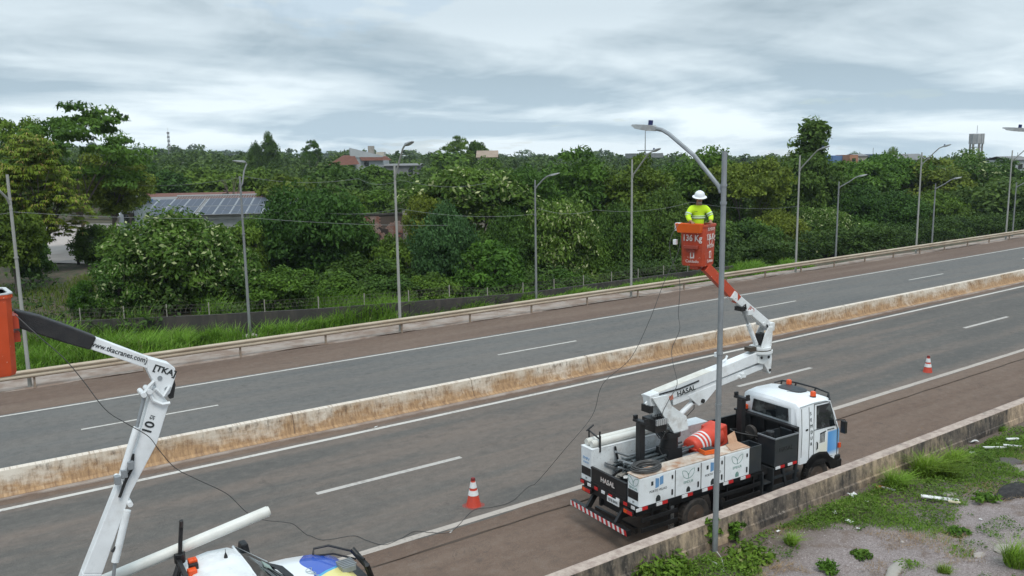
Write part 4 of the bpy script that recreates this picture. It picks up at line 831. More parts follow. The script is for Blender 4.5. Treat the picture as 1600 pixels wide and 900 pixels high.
hm.lathe([(.165, -.012), (.172, -.004), (.165, .004), (.122, .012), (.120, .05), (.108, .095), (.078, .130), (.035, .148), (.003, .152)], 28, Mh)
for x_ in (-.03, 0, .03): hm.tube([Mh @ Vector((x_, -.10, .09)), Mh @ Vector((x_*.8, -.04, .146)), Mh @ Vector((x_*.8, .04, .148)), Mh @ Vector((x_, .10, .09))], .007, 6)
hm.build('helmet', helmetm, PW, smooth=True)
text('PMPV', .035, (-.085, -.123, 1.33), Xv, Zv, ink, PW)
# ------------------------------------------------------------------ load on the truck, each thing on its own
def tw(p): return TRi @ Vector(p)
def solo(mb, name, mat, label, cat, group=None, **kw):
    """a top-level mesh whose origin sits at its base centre"""
    vs = np.array(mb.v); c = Vector(((vs[:, 0].min()+vs[:, 0].max())/2, (vs[:, 1].min()+vs[:, 1].max())/2, vs[:, 2].min()))
    mb.v = [tuple(Vector(v)-c) for v in mb.v]; o = mb.build(name, mat, None, loc=c, **kw); return tag(o, label, cat, group)
for y_, z_, lab in ((.90, 1.90, 'outer white lamp tube lying along the left locker of the truck'), (.72, 1.90, 'inner white lamp tube lying along the left locker, nearer the crane pedestal')):
    mb = MB(); a, b_ = tw((.10, y_, z_)), tw((2.55, y_+.0, z_+.02)); mb.tube([a, b_], .082, 16); mb.cyl(a, a+(a-b_).normalized()*.03, .072, n=16); solo(mb, 'lamp_tube', pipem, lab, 'tube', smooth=True)
mb = MB(); P = [tw(p) for p in ((.22, 1.0, 1.83), (.22, 1.0, 2.12), (.22, .62, 2.02), (.22, .60, 2.20))]; mb.tube(P, .022, 6); mb.tube([tw((.22, .60, 1.72)), tw((.22, .60, 2.1))], .025, 6); mb.tube([tw((.15, 1.0, 2.12)), tw((.35, 1.0, 2.22))], .02, 6); o = mb.build('tube_rest', black, TR); o.matrix_parent_inverse = TRi.inverted()
# water barrel / channelliser lying down
mb = MB(); a, b_ = tw((2.40, .02, 1.53)), tw((3.9, .28, 1.70)); ax = (b_-a).normalized(); q = ax.to_track_quat('Z', 'Y').to_matrix().to_4x4(); q.translation = a
BR = empty('traffic_barrel', 'orange plastic channelising barrel with three white bands lying in the truck bed', 'traffic barrel', a)
mb.lathe([(.05, .0), (.19, .02), (.22, .05), (.235, .12), (.235, .2), (.245, .21), (.245, .62), (.255, .66), (.255, .78), (.30, .84), (.30, .98)], 28, q); o = mb.build('drum', barrelm, BR, smooth=True); o.matrix_parent_inverse = Matrix.Translation(a).inverted()
mb = MB(); P = [q @ Vector((.33*math.cos(R_(45+90*i))*1.05, .33*math.sin(R_(45+90*i))*1.05, zz)) for zz in (.80, 1.18) for i in range(4)]
P2 = [q @ Vector((.24*math.cos(R_(45+90*i)), .24*math.sin(R_(45+90*i)), 1.26)) for i in range(4)]; mb.add(P+P2, [(0, 1, 2, 3), (0, 4, 5, 1), (1, 5, 6, 2), (2, 6, 7, 3), (3, 7, 4, 0), (4, 8, 9, 5), (5, 9, 10, 6), (6, 10, 11, 7), (7, 11, 8, 4), (11, 10, 9, 8)]); o = mb.build('base', barrelm, BR, bevel=.03); o.matrix_parent_inverse = Matrix.Translation(a).inverted()
for z_ in (.20, .33, .46):
    mb = MB(); mb.lathe([(.244, z_), (.250, z_), (.250, z_+.055), (.244, z_+.055)], 28, q); o = mb.build('white_band', whiter, BR, smooth=True); o.matrix_parent_inverse = Matrix.Translation(a).inverted()
mb = MB(); mb.beam(q @ Vector((-.2, 0, -.01)), q @ Vector((.2, 0, -.01)), .05, .05, up=ax); o = mb.build('grip', barrelm, BR, bevel=.01); o.matrix_parent_inverse = Matrix.Translation(a).inverted()
# coil of black cable over the rear of the right locker
mb = MB(); C0 = tw((.42, -.72, 1.74)); P = []
for i in range(22*24):
    a = 2*math.pi*i/24; k = i//24; r0 = .20 + .014*(k % 8) + .012*math.sin(k*2.1); P.append(C0 + Vector(((r0+.06)*math.cos(a), r0*.85*math.sin(a)+.0, -.02 + .013*(k//3) + .01*math.sin(a*2+k))))
mb.tube(P, .011, 4); solo(mb, 'cable_coil', cablem, 'coil of black cable lying on the rear corner of the white locker', 'cable coil')
mb = MB(); mb.box(0, .32, -.2, .0, 0, .10, TRi @ Matrix.Translation((2.05, -.64, 1.70)) @ Matrix.Rotation(R_(-8), 4, 'Z'), tx=-.01, ty=-.01)
TB = solo(mb, 'tool_box', traybr, 'small open orange tool box on the locker lid behind the near lamp post', 'tool box', bevel=.008)
mb = MB(); mb.box(.02, .30, -.18, -.02, .101, .112, TRi @ Matrix.Translation((2.05, -.64, 1.70)) @ Matrix.Rotation(R_(-8), 4, 'Z')); o = mb.build('inside_shade', black, TB); o.matrix_parent_inverse = Matrix.Translation(TB.location).inverted()  # black sheet on the solid box, painting the shade of its hollow
mb = MB(); mb.prism([tw(p) for p in ((2.72, -.96, 1.70), (3.26, -.96, 1.70), (3.28, -.62, 1.71), (2.9, -.62, 1.70))], (0, 0, .006)); mb.prism([tw(p) for p in ((3.0, -.62, 1.71), (3.28, -.62, 1.71), (3.30, -.50, 1.92), (3.06, -.52, 1.86))], (.0, .006, 0)); solo(mb, 'cardboard_sheet', M_('cardboard', (.50, .30, .19), .85, dirt=(.35, .2, .12), amt=.5, scale=5), 'folded rusty brown sheet at the front end of the white locker', 'cardboard')
# steel arms piled in the bed
for k in range(22):
    mb = MB(); y0 = .52-.036*k; x0 = .30+.35*vn(k*3.1, 2); z0 = 1.28+.06*(k % 4)+.14*vn(k*1.7, 4)
    P = [tw(p) for p in ((x0, y0+.1*(vn(k*5.1, 1)-.5), z0+.16*(k % 3 == 0)), (x0+.35, y0, z0), (x0+1.7+.5*vn(k, 9), y0+.25*(vn(k*2.2, 5)-.5), z0+.05))]
    mb.tube(P, .024+.006*(k % 2), 8); solo(mb, 'steel_pipe', darkarm if k % 3 else steel, 'grey bent steel pipe in the loose pile on the truck bed', 'pipe', 'bent pipes piled in the truck bed', smooth=True)
for k, (p0, p1) in enumerate((((.75, .50, 1.10), (.62, .56, 1.78)), ((.45, .46, 1.06), (.95, .05, 1.52)), ((.15, .35, 1.12), (.75, .1, 1.55)))):
    mb = MB(); mb.beam(tw(p0), tw(p1), .045, .045); solo(mb, 'steel_bar', black, ('black bar leaning against the white inner wall of the left locker', 'black bar slanting across the lamp arm pile behind the support post', 'black bar lying low by the tailgate, nearest the rear')[k], 'steel bar')
mb = MB(); mb.box(0, .42, -.2, .2, 0, .16, TRi @ Matrix.Translation((.55, -.32, 1.06)) @ Matrix.Rotation(R_(22), 4, 'Z')); solo(mb, 'battery_box', darkg, 'flat dark box in the bed between the support post and the cable coil', 'box', bevel=.01)
mb = MB(); mb.box(0, .26, -.05, .05, 0, .01, TRi @ Matrix.Translation((.36, -.05, 1.30)) @ Matrix.Rotation(R_(-30), 4, 'Z')); mb.box(0, .26, .06, .12, 0, .01, TRi @ Matrix.Translation((.36, -.05, 1.30)) @ Matrix.Rotation(R_(-30), 4, 'Z')); solo(mb, 'label_card', paper, 'pair of white strips lying on the dark box in the truck bed', 'card')
mb = MB()
for k in range(6): mb.box(-.1*vn(k, 3), .25, -.06, .06, .05*k, .05*k+.05, TRi @ Matrix.Translation((.15+.03*k, .22-.04*k, 1.06)) @ Matrix.Rotation(R_(40*vn(k, 1)), 4, 'Z'))
solo(mb, 'rag_heap', M_('dirty rag', (.25, .23, .20), .95, dirt=(.08, .07, .06), amt=.7, scale=9), 'grey plastic and rags heaped just inside the tailgate', 'rags', bevel=.02)
mb = MB(); P = [tw((4.35+.42*math.cos(a), .1+.30*math.sin(a), 1.25+.38*abs(math.sin(a*.5)))) for a in [2*math.pi*i/24 for i in range(25)]]; mb.tube(P, .014, 5); solo(mb, 'hose_loop', cablem, 'thin dark hose looped upright behind the front boom support', 'hose')
mb = MB(); mb.lathe([(.05, -.05), (.16, -.05), (.18, 0), (.16, .05), (.05, .05)], 20, TRi @ Matrix.Translation((4.72, .25, 1.42)) @ Matrix.Rotation(R_(90), 4, 'Y')); solo(mb, 'spare_reel', rubber, 'round black reel standing against the headboard under the cab window', 'reel', smooth=True)
mb = MB(); mb.box(3.3, 3.85, -.45, .2, 1.06, 1.35, TRi); solo(mb, 'dark_crate', black, 'low black crate in the bed in front of the orange barrel', 'crate', bevel=.02)
# ------------------------------------------------------------------ traffic cones
conem = M_('dusty cone orange', (.58, .060, .030), .5, dirt=(.30, .05, .04), amt=.4, scale=6)
def cone(loc, label, rz=0):
    t_ = empty('traffic_cone', label, 'traffic cone', loc, rz, 'traffic cones on the near lane')
    mb = MB(); mb.lathe([(.185, .03), (.175, .05), (.075, .52), (.045, .68), (.030, .72), (.025, .72)], 24); c = mb.build('cone_body', conem, t_, smooth=True)
    for a, b_ in ((.30, .42), (.48, .62)):
        f = lambda z_: .175+(z_-.05)*(.045-.175)/.63+.004
        r_ = MB(); r_.lathe([(f(a)-.003, a), (f(a), a), (f(b_), b_), (f(b_)-.003, b_)], 24); r_.build('white_band', whiter, c, smooth=True)
    mb = MB(); mb.prism([(.24*x_, .24*y_, .015) for x_, y_ in ((-1, -.6), (-.6, -1), (.6, -1), (1, -.6), (1, .6), (.6, 1), (-.6, 1), (-1, .6))], (0, 0, .015)); mb.build('base', M_('worn cone base', (.22, .06, .05), .8), t_, bevel=.01)
    r_ = MB(); r_.lathe([(.052, .66), (.055, .69), (.045, .72), (.02, .73)], 16); r_.build('cone_tip', M_('dark red tip', (.20, .02, .02), .5), t_, smooth=True)
    return t_
c1 = pz(740, 791, .03); c2 = pz(1449, 585, .03); cone(c1, 'nearer orange cone with two white bands, cable running past its base', .3); cone(c2, 'farther orange cone with two white bands, ahead of the truck near the right edge', .9)
# ------------------------------------------------------------------ cables
def cat(P, n=8):
    P = [Vector(p) for p in P]; P = [P[0]*2-P[1]] + P + [P[-1]*2-P[-2]]; out = []
    for i in range(1, len(P)-2):
        a, b_, c, d_ = P[i-1:i+3]
        for k in range(n):
            t_ = k/n; out.append(.5*((2*b_)+(c-a)*t_+(2*a-5*b_+4*c-d_)*t_*t_+(3*b_-a-3*c+d_)*t_**3))
    out.append(P[-2]); return out
def cable(label, pts, r=.007):
    C__ = cat(pts)
    for p in C__: p.z = max(p.z, zr(p.x)+.032)
    mb = MB(); mb.tube(C__, r, 6); return solo(mb, 'cable', cablem, label, 'cable')
def G(px, py):
    p = pz(px, py, .05); return pz(px, py, zr(p.x)+.034)
cable('long black cable running from the raised bucket over the road to the left bucket',
      [pD(1064, 372, 19.0), pD(1058, 398, 19.0), pD(1038, 440, 19.1), pD(1015, 500, 19.2), pD(985, 560, 19.5), pD(942, 600, 19.7), pD(925, 650, 19.9), pD(880, 705, 20.0), G(835, 757), G(800, 783), G(770, 792), G(740, 797), G(715, 822), G(700, 832), G(672, 832), G(648, 830), G(625, 842), G(600, 851), G(575, 845), G(553, 837), G(520, 842), G(500, 843), G(480, 836), pD(460, 820, 18.3), pD(445, 816, 18.0), pD(410, 812, 17.0), pD(385, 800, 16.2), pD(355, 772, 15.2), pD(310, 750, 14.2), pD(275, 732, 13.5), pD(250, 705, 13), pD(232, 682, 12.6), pD(200, 663, 12.2), pD(165, 640, 12), pD(130, 595, 11.8), pD(100, 560, 11.6), pD(60, 525, 11.4), pD(24, 492, 11.3)], .0065)
cable('second black cable looping from the bucket down to the crane pedestal',
      [pD(1060, 350, 18.9), pD(1048, 372, 18.8), pD(1048, 400, 18.8), pD(1062, 440, 18.9), pD(1060, 490, 18.9), pD(1062, 515, 18.8), pD(1050, 545, 18.8), pD(1052, 570, 18.7), pD(1058, 600, 18.6), pD(1045, 625, 18.5), pD(1035, 648, 18.5), pD(1042, 668, 18.5), pD(1030, 700, 18.6), pD(1045, 720, 18.7)], .007)
# ------------------------------------------------------------------ the pickup with its own boom
PK = empty('bucket_pickup', 'white pickup with blue and yellow bonnet and a tall crane boom at the lower left', 'pickup truck', (.3, 13.5, zr(2)))
def pb_(name, mb, mat, parent=PK, **kw):
    mb.v = [tuple(Vector(v)-PK.location) for v in mb.v] if parent is PK else mb.v
    o = mb.build(name, mat, parent, **kw)
    if parent is not PK: o.parent = parent; o.matrix_parent_inverse = Matrix.Translation(PK.location).inverted()
    return o
def sec(x_, w, z0, zs, zt, crown=.04, wt=None):
    wt = wt or w*.88; y0 = 13.5
    return [(x_, y0-w*.96, z0), (x_, y0-w, (z0+zs)/2), (x_, y0-w*.985, zs), (x_, y0-(w+wt)/2, zt-.03), (x_, y0-wt, zt), (x_, y0-wt*.5, zt+crown*.8), (x_, y0, zt+crown), (x_, y0+wt*.5, zt+crown*.8), (x_, y0+wt, zt), (x_, y0+(w+wt)/2, zt-.03), (x_, y0+w*.985, zs), (x_, y0+w, (z0+zs)/2), (x_, y0+w*.96, z0)]
hood, t, b = newmat('pickup paint'); c = t.new('ShaderNodeNewGeometry').outputs['Position']; X, Y, Z = t.sep(c)
wv = t.math('ADD', t.math('MULTIPLY', t.math('SINE', t.math('MULTIPLY', Y, 5.5)), .10), t.math('MULTIPLY', t.math('SUBTRACT', Y, 13.5), -.25))
e1 = t.math('ADD', X, wv); blue_ = t.ramp(e1, 4.72, 4.73)
e2 = t.math('ADD', t.math('MULTIPLY', t.math('SUBTRACT', X, 4.95), .62), t.math('SUBTRACT', 13.34, Y)); 
yel_ = t.math('MULTIPLY', t.ramp(e2, .0, .01), t.ramp(X, 4.55, 4.6)); lb_ = t.math('MULTIPLY', t.ramp(e2, -.07, -.06), t.ramp(X, 4.70, 4.74))
cc = t.mix(blue_, (.80, .82, .84), (.035, .105, .50)); cc = t.mix(lb_, cc, (.05, .35, .60)); cc = t.mix(yel_, cc, (.78, .70, .26))
up_ = t.sep(t.new('ShaderNodeNewGeometry').outputs['Normal'])[2]
t.l.new(cc, b.inputs['Base Color']); b.inputs['Roughness'].default_value = .25; b.inputs['Coat Weight'].default_value = .4
mb = MB(); mb.loft([sec(4.22, .92, .5, .98, 1.12), sec(4.6, .92, .5, .97, 1.10), sec(5.05, .90, .5, .94, 1.05), sec(5.36, .86, .5, .88, .98), sec(5.52, .78, .48, .78, .90), sec(5.60, .70, .46, .68, .80)]); hd = pb_('bonnet', mb, hood, smooth=True)
mb = MB(); mb.loft([sec(2.72, .92, .5, 1.0, 1.10, 0), sec(3.4, .93, .5, 1.0, 1.10, 0), sec(4.23, .92, .5, .98, 1.10, 0)]); bodyp = pb_('body', mb, white, smooth=True)
def cs(x_, wb, wt, zb, zt): y0 = 13.5; return [(x_, y0-wb, zb), (x_, y0-(wb*.4+wt*.6), zb+(zt-zb)*.62), (x_, y0-wt, zt-.05), (x_, y0-wt+.10, zt-.006), (x_, y0-wt*.4, zt+.02), (x_, y0+wt*.4, zt+.02), (x_, y0+wt-.10, zt-.006), (x_, y0+wt, zt-.05), (x_, y0+(wb*.4+wt*.6), zb+(zt-zb)*.62), (x_, y0+wb, zb)]
mb = MB(); mb.loft([cs(2.70, .84, .60, 1.08, 1.60), cs(2.80, .86, .68, 1.08, 1.69), cs(3.2, .87, .70, 1.08, 1.74), cs(3.52, .87, .70, 1.08, 1.72), cs(3.66, .87, .66, 1.08, 1.66)]); cabp = pb_('cab', mb, white, smooth=True)
mb = MB(); P = [(3.655, -.64, 1.665), (3.655, .64, 1.665), (3.80, .71, 1.50), (4.24, .84, 1.13), (4.34, .4, 1.14), (4.38, 0, 1.145), (4.34, -.4, 1.14), (4.24, -.84, 1.13), (3.80, -.71, 1.50)]
mb.prism([(a, 13.5+b_, c) for a, b_, c in P], (.006, 0, .012)); ws = pb_('windscreen', mb, glass)
mb = MB(); [mb.beam((3.64, 13.5+s*.67, 1.665), (4.26, 13.5+s*.87, 1.11), .05, .04) for s in (-1, 1)]; mb.beam((3.63, 12.86, 1.68), (3.63, 14.14, 1.68), .03, .02); pb_('pillar', mb, white, smooth=False)
mb = MB(); mb.prism([(4.20, 13.5-.84, 1.135), (4.42, 13.5-.45, 1.150), (4.46, 13.5, 1.158), (4.42, 13.5+.45, 1.150), (4.20, 13.5+.84, 1.135), (4.30, 13.5+.4, 1.15), (4.34, 13.5, 1.155), (4.30, 13.5-.4, 1.15)], (0, 0, .012)); pb_('cowl', mb, black)
mb = MB(); mb.beam((4.33, 13.3, 1.17), (4.02, 13.75, 1.38), .015); mb.beam((4.3, 12.9, 1.16), (4.0, 13.2, 1.40), .015); pb_('wiper', mb, black)
mb = MB(); mb.prism([(4.02, 13.70, 1.39), (4.14, 13.62, 1.30), (4.16, 13.86, 1.28), (4.05, 13.95, 1.36)], (.004, 0, .010)); pb_('paper_on_dash', mb, M_('dash paper', (.30, .38, .34), .7))
mb = MB(); mb.lathe([(.035, 0), (.03, .03), (.006, .10), (.003, .16)], 10, Matrix.Translation((3.38, 13.66, 1.745))); pb_('antenna', mb, black)
for s, y_ in ((1, 14.46), (-1, 12.54)):
    mb = MB(); mb.box(3.82, 3.98, y_-.13, y_+.15, 1.36, 1.56, tx=.02, ty=.03); mb.beam((3.9, y_-s*.02, 1.40), (3.9, y_-s*.18, 1.20), .05); pb_('mirror', mb, black, bevel=.025)
# bonnet emblem
plate([[(a*1., b_*1.) for a, b_ in pl_] for pl_ in leaf_logo(.22)], Vector((4.70, 13.52, 1.142))-PK.location, Vector((.0, -1, 0)), Vector((1, 0, -.08)), M_('grey print', (.32, .40, .40), .5), PK); text('EMDUR', .06, Vector((4.80, 13.36, 1.138))-PK.location, Vector((.35, -1, 0)), Vector((1, .35, -.08)), M_('grey print faint', (.4, .46, .46), .5), PK)
# bull bar and winch at the nose
mb = MB(); mb.tube([(5.10, 14.24, 1.06), (5.14, 14.30, 1.14), (5.40, 14.22, 1.16), (5.72, 13.85, 1.10), (5.80, 13.5, 1.06)], .022, 8); mb.tube([(5.12, 14.26, 1.02), (5.45, 14.12, 1.02), (5.74, 13.75, .98)], .018, 8)
mb.tube([(5.70, 13.82, 1.16), (5.86, 13.55, .9), (5.92, 13.4, .6)], .055, 10); mb.tube([(5.72, 13.2, 1.1), (5.84, 13.3, .8)], .045, 8); pb_('front_guard', mb, black, smooth=True)
mb = MB(); mb.box(5.62, 5.95, 12.7, 14.3, .38, .62); pb_('front_bumper', mb, black, bevel=.04)
mb = MB(); mb.box(5.30, 5.56, 13.32, 13.62, 1.0, 1.10); [mb.box(5.28, 5.58, 13.34+.06*k, 13.36+.06*k, 1.10, 1.13) for k in range(5)]; pb_('winch', mb, steel, bevel=.005)
for x_, s in ((4.85, 1), (4.85, -1), (1.35, 1), (1.35, -1)): wheel(PK, Vector((x_, 13.5+s*.80, .37))-PK.location, .37, .25, s)
# bed with rack
mb = MB(); openbox(mb, .45, 2.66, 12.60, 14.40, .55, 1.10, .05); pb_('bed', mb, white, bevel=.01)
mb = MB(); mb.box(.5, 2.6, 12.65, 14.35, .50, .62); pb_('bed_floor', mb, black)
mb = MB(); mb.beam((2.60, 13.86, 1.10), (2.76, 13.84, 2.50), .09, .06); mb.beam((2.74, 13.80, 2.42), (2.74, 13.72, 2.56), .05); mb.beam((2.70, 13.84, 1.84), (2.40, 13.60, 1.30), .07); mb.cyl((2.69, 13.84, 1.80), (2.69, 13.84, 1.96), .09, n=12); mb.beam((2.64, 12.8, 1.74), (2.66, 13.84, 1.86), .07); mb.beam((2.62, 12.8, 1.74), (2.62, 12.8, 1.1), .07); pb_('tube_rack', mb, black, bevel=.008)
for k, (x_, y_, z_) in enumerate(((2.86, 13.72, 1.80), (2.80, 13.52, 1.72), (2.84, 13.60, 1.62))): mb = MB(); mb.box(x_-.07, x_+.07, y_-.07, y_+.07, z_-.05, z_+.06); pb_('warning_lamp', mb, amber, bevel=.015)
mb = MB(); mb.box(2.78, 2.92, 13.58, 13.70, 1.66, 1.82); mb.box(2.74, 2.80, 13.4, 13.8, 1.5, 1.62); pb_('lamp_bracket', mb, black, bevel=.01)
# boom: outlines lie in the truck's centre plane
BY = 13.45
def PB(*pp): return [pY(a, b_, BY) for a, b_ in pp]
mb = MB(); lo_ = PB((238, 598), (262, 628), (243, 690), (203, 766)); 
mb.prism(lo_ + PB((158, 892), (128, 892), (185, 748), (213, 690)), (0, .11, 0)); a_, b__ = PB((158, 892), (128, 892)); dn = (PB((158, 892))[0]-PB((203, 766))[0]).normalized()
mb.prism([a_, b__, b__+dn*.95, a_+dn*.95], (0, .11, 0)); lbm = pb_('lower_boom', mb, white, bevel=.012)
mb = MB(); base_ = b__+dn*.9; mb.cyl((1.0, BY, .6), (1.0, BY, 1.25), .22, n=20); mb.box(.8, 1.3, BY-.2, BY+.2, 1.25, 1.45); pb_('pedestal', mb, black, smooth=False)
mb = MB(); mb.prism(PB((148, 526), (228, 556), (262, 566), (268, 577), (262, 590), (228, 574), (140, 544)), (0, .09, 0)); ubm = pb_('upper_boom', mb, white, bevel=.01)
mb = MB(); mb.prism(PB((228, 557), (262, 566), (271, 573), (272, 585), (263, 612), (256, 618), (249, 616), (243, 606), (228, 577)), (0, .12, 0)); elb = pb_('elbow_plate', mb, white, bevel=.012)
pins = PB((247, 588), (258, 605), (220, 612), (231, 612)); mb = MB(); [mb.cyl(p-Vector((0, .135, 0)), p+Vector((0, .135, 0)), .035, n=12) for p in pins[:2]]; pb_('pin', mb, steel, elb)
mb = MB(); ck = PB((22, 483), (60, 492), (110, 510), (149, 525), (139, 545), (100, 534), (60, 521), (22, 509)); mb.prism(ck, (0, .115, 0)); cov = pb_('black_cover', mb, clothblk, bevel=.02)
mb = MB(); mb.prism(PB((270, 588), (273, 600), (270, 620), (264, 622), (262, 612)), (0, .06, 0)); pb_('rubber_flap', mb, clothblk)
du = (pY(212, 553, BY)-pY(148, 533, BY)).normalized(); nu = Vector((0, -1, 0)).cross(du)*-1; nu = Vector((-du.z, 0, du.x)) if True else nu
p0 = (pY(185, 549, BY)); text('www.tkacranes.com]', .110, Vector((p0.x, BY-.094, p0.z))-PK.location, du, nu, ink, PK, sx=.90, bold=.001)
p0 = pY(255, 577, BY); du2 = (pY(268, 581, BY)-pY(243, 573, BY)).normalized(); text('[TKA]', .125, Vector((p0.x, BY-.125, p0.z))-PK.location, du2, Vector((-du2.z, 0, du2.x)), ink, PK, bold=.004, sx=1.1)
p0 = pY(232, 668, BY-.1); dl = (pY(245, 640, BY)-pY(222, 690, BY)).normalized(); text('10', .20, Vector((p0.x, BY-.115, p0.z))-PK.location, dl, Vector((-dl.z, 0, dl.x)), ink, PK, bold=.004); p0 = pY(238, 652, BY-.1); text('SI', .10, Vector((p0.x, BY-.115, p0.z))-PK.location, dl, Vector((-dl.z, 0, dl.x)), ink, PK)
def cylp(name, a, b_, r, mat, y=0, n=14): mb = MB(); A_, B_ = PB(a, b_); mb.cyl(A_+Vector((0, y, 0)), B_+Vector((0, y, 0)), r, n=n); return pb_(name, mb, mat, smooth=True)
cylp('upper_cylinder', (186, 745), (211, 664), .052, white, -.14); cylp('piston_rod', (211, 664), (222, 618), .026, steel, -.14)
cylp('lower_cylinder', (177, 872), (196, 792), .055, white, -.15); cylp('piston_rod', (177, 872), (170, 940), .026, steel, -.15)
for p in PB((221, 613), (230, 608), (184, 748), (200, 782)): mb = MB(); mb.cyl(p+Vector((0, -.2, 0)), p+Vector((0, .14, 0)), .04, n=10); pb_('pivot_pin', mb, white, smooth=True)
for Q_ in (((221, 613), (230, 600), (238, 592)), ((228, 606), (236, 622), (250, 628), (262, 626)), ((262, 600), (252, 616), (240, 604))): mb = MB(); mb.tube([p+Vector((0, -.15, 0)) for p in PB(*Q_)], .028, 6); pb_('linkage', mb, white, smooth=True)
mb = MB(); mb.tube([p+Vector((0, -.15, 0)) for p in PB((205, 705), (203, 728), (192, 750), (184, 772))], .022, 6); mb.tube([p+Vector((0, -.16, 0)) for p in PB((190, 815), (186, 840), (172, 856))], .022, 6); mb.tube([p+Vector((0, -.16, 0)) for p in PB((206, 676), (200, 700), (198, 712), (190, 728))], .012, 6); pb_('hose', mb, black, smooth=True)
mb = MB(); A_ = PB((200, 722), (190, 735), (180, 745)); [mb.box(p.x-.04, p.x+.05, p.y-.22, p.y-.11, p.z-.06, p.z+.07) for p in A_]; pb_('valve_block', mb, steel, bevel=.01)
# its own bucket, mostly outside the frame
BM2 = Matrix.Translation((.30, 13.28, 5.50)) @ Matrix.Rotation(R_(4), 4, 'Z')
mb = MB(); w, d, h = .70, .70, 1.12
def rr(z_, k, ins=0):
    a, b_ = w/2*k-ins, d/2*k-ins; c = .07; return [(-a+c, -b_, z_), (a-c, -b_, z_), (a, -b_+c, z_), (a, b_-c, z_), (a-c, b_, z_), (-a+c, b_, z_), (-a, b_-c, z_), (-a, -b_+c, z_)]
mb.loft([[BM2 @ Vector(p) for p in r_] for r_ in [rr(.0, .88), rr(.05, .93), rr(h*.95, 1.), rr(h-.05, 1.), rr(h-.05, 1.05), rr(h, 1.05), rr(h, 1., .025), rr(h*.5, .96, .025), rr(.08, .93, .025)]]); bb = pb_('basket', mb, M_('chipped orange fibreglass', (.60, .075, .018), .35, spots=((.7, .6, .5), 16, .70)), smooth=True)
mb = MB(); mb.loft([[BM2 @ Vector(p) for p in r_] for r_ in [rr(h+.002, 1.06), rr(h+.02, 1.06), rr(h+.02, 1.0, .03), rr(h+.002, 1.0, .03)]]); pb_('rim', mb, M_('grey rim', (.55, .56, .56), .5), bb)
mb = MB(); mb.box(.34, .43, -.12, .12, .42, .55, BM2); mb.box(.30, .42, -.2, .2, .62, .80, BM2); pb_('bracket', mb, M_('orange bracket', (.5, .06, .02), .5), bb)
# long white tube resting on the rack
mb = MB(); a = pY(418, 799, 13.95); b_ = pY(195, 893, 13.95); d_ = (b_-a).normalized(); mb.tube([a, b_+d_*1.4], .095, 20); mb.cyl(a, a-d_*.03, .082, n=20); solo(mb, 'lamp_tube', pipem, 'long white tube resting on the pickup rack and pointing over the lane', 'tube', smooth=True)
# scraps on the road
for k, (px, py, lab) in enumerate(((569, 593, 'white scrap on the far carriageway left of centre'), (965, 652, 'white scrap with a thin tail lying left of the crane'), (1018, 512, 'white scrap on the far carriageway below the hanging cable'), (1411, 539, 'white scrap on the near lane above the farther cone'), (1326, 455, 'white scrap on the far carriageway near its lane dash'), (703, 832, 'pale scrap touching the cable on the near edge line'), (586, 668, 'tiny pale scrap beside the median toe'), (1213, 634, 'pale scrap on the seam of the shoulder ahead of the cab'))):
    p = pz(px, py, .03); mb = MB(); r0 = .07; mb.prism([p+Vector((r0*math.cos(a)*(1+.4*vn(a, k)), r0*.8*math.sin(a)*(1+.5*vn(k, a)), .01+.02*vn(a*2, k))) for a in (0, .9, 1.9, 3.1, 4.2, 5.2)], (0, 0, .006)); solo(mb, 'paper_scrap', paper, lab, 'litter', 'paper scraps on the road')
# ------------------------------------------------------------------ foliage
def leaves(C_, N_, S_, asp=1.8, fold=.0):
    """rhombic leaves: centres, normals, sizes -> quads"""
    n = len(C_); r = rng.normal(size=(n, 3)); a = np.cross(N_, r); a /= np.linalg.norm(a, axis=1, keepdims=True)+1e-9
    b_ = np.cross(N_, a); b_ /= np.linalg.norm(b_, axis=1, keepdims=True)+1e-9; S = S_[:, None]
    v = np.stack([C_-a*S*.5*asp, C_-b_*S*.42, C_+a*S*.5*asp, C_+b_*S*.42], 1).reshape(-1, 3)
    return v, np.arange(4*n).reshape(-1, 4)
def unit(n): v = rng.normal(size=(n, 3)); return v/np.linalg.norm(v, axis=1, keepdims=True)
def clumped(cl, per, size, jitter=.55, up=.45, asp=1.7, flat=1.):
    """cl: (k,4) clump centres and radii. Leaves fill an outer shell of each clump, tilted outwards and up."""
    k = len(cl); idx = np.repeat(np.arange(k), per); u = unit(k*per); u[:, 2] = np.abs(u[:, 2])*.9 - .28*(rng.random(k*per) < .6); u /= np.linalg.norm(u, axis=1, keepdims=True)
    rad = cl[idx, 3]*(rng.random(k*per)**.45)*1.06; P = cl[idx, :3] + u*rad[:, None]*np.array([1, 1, flat])
    N_ = u*.6 + rng.normal(size=u.shape)*jitter + np.array([0, 0, up]); N_ /= np.linalg.norm(N_, axis=1, keepdims=True)
    S = size*(.6+.8*rng.random(k*per)); v, f = leaves(P, N_, S, asp); ck = rng.random(k)
    return v, f, rng.random(k*per), ck[idx]
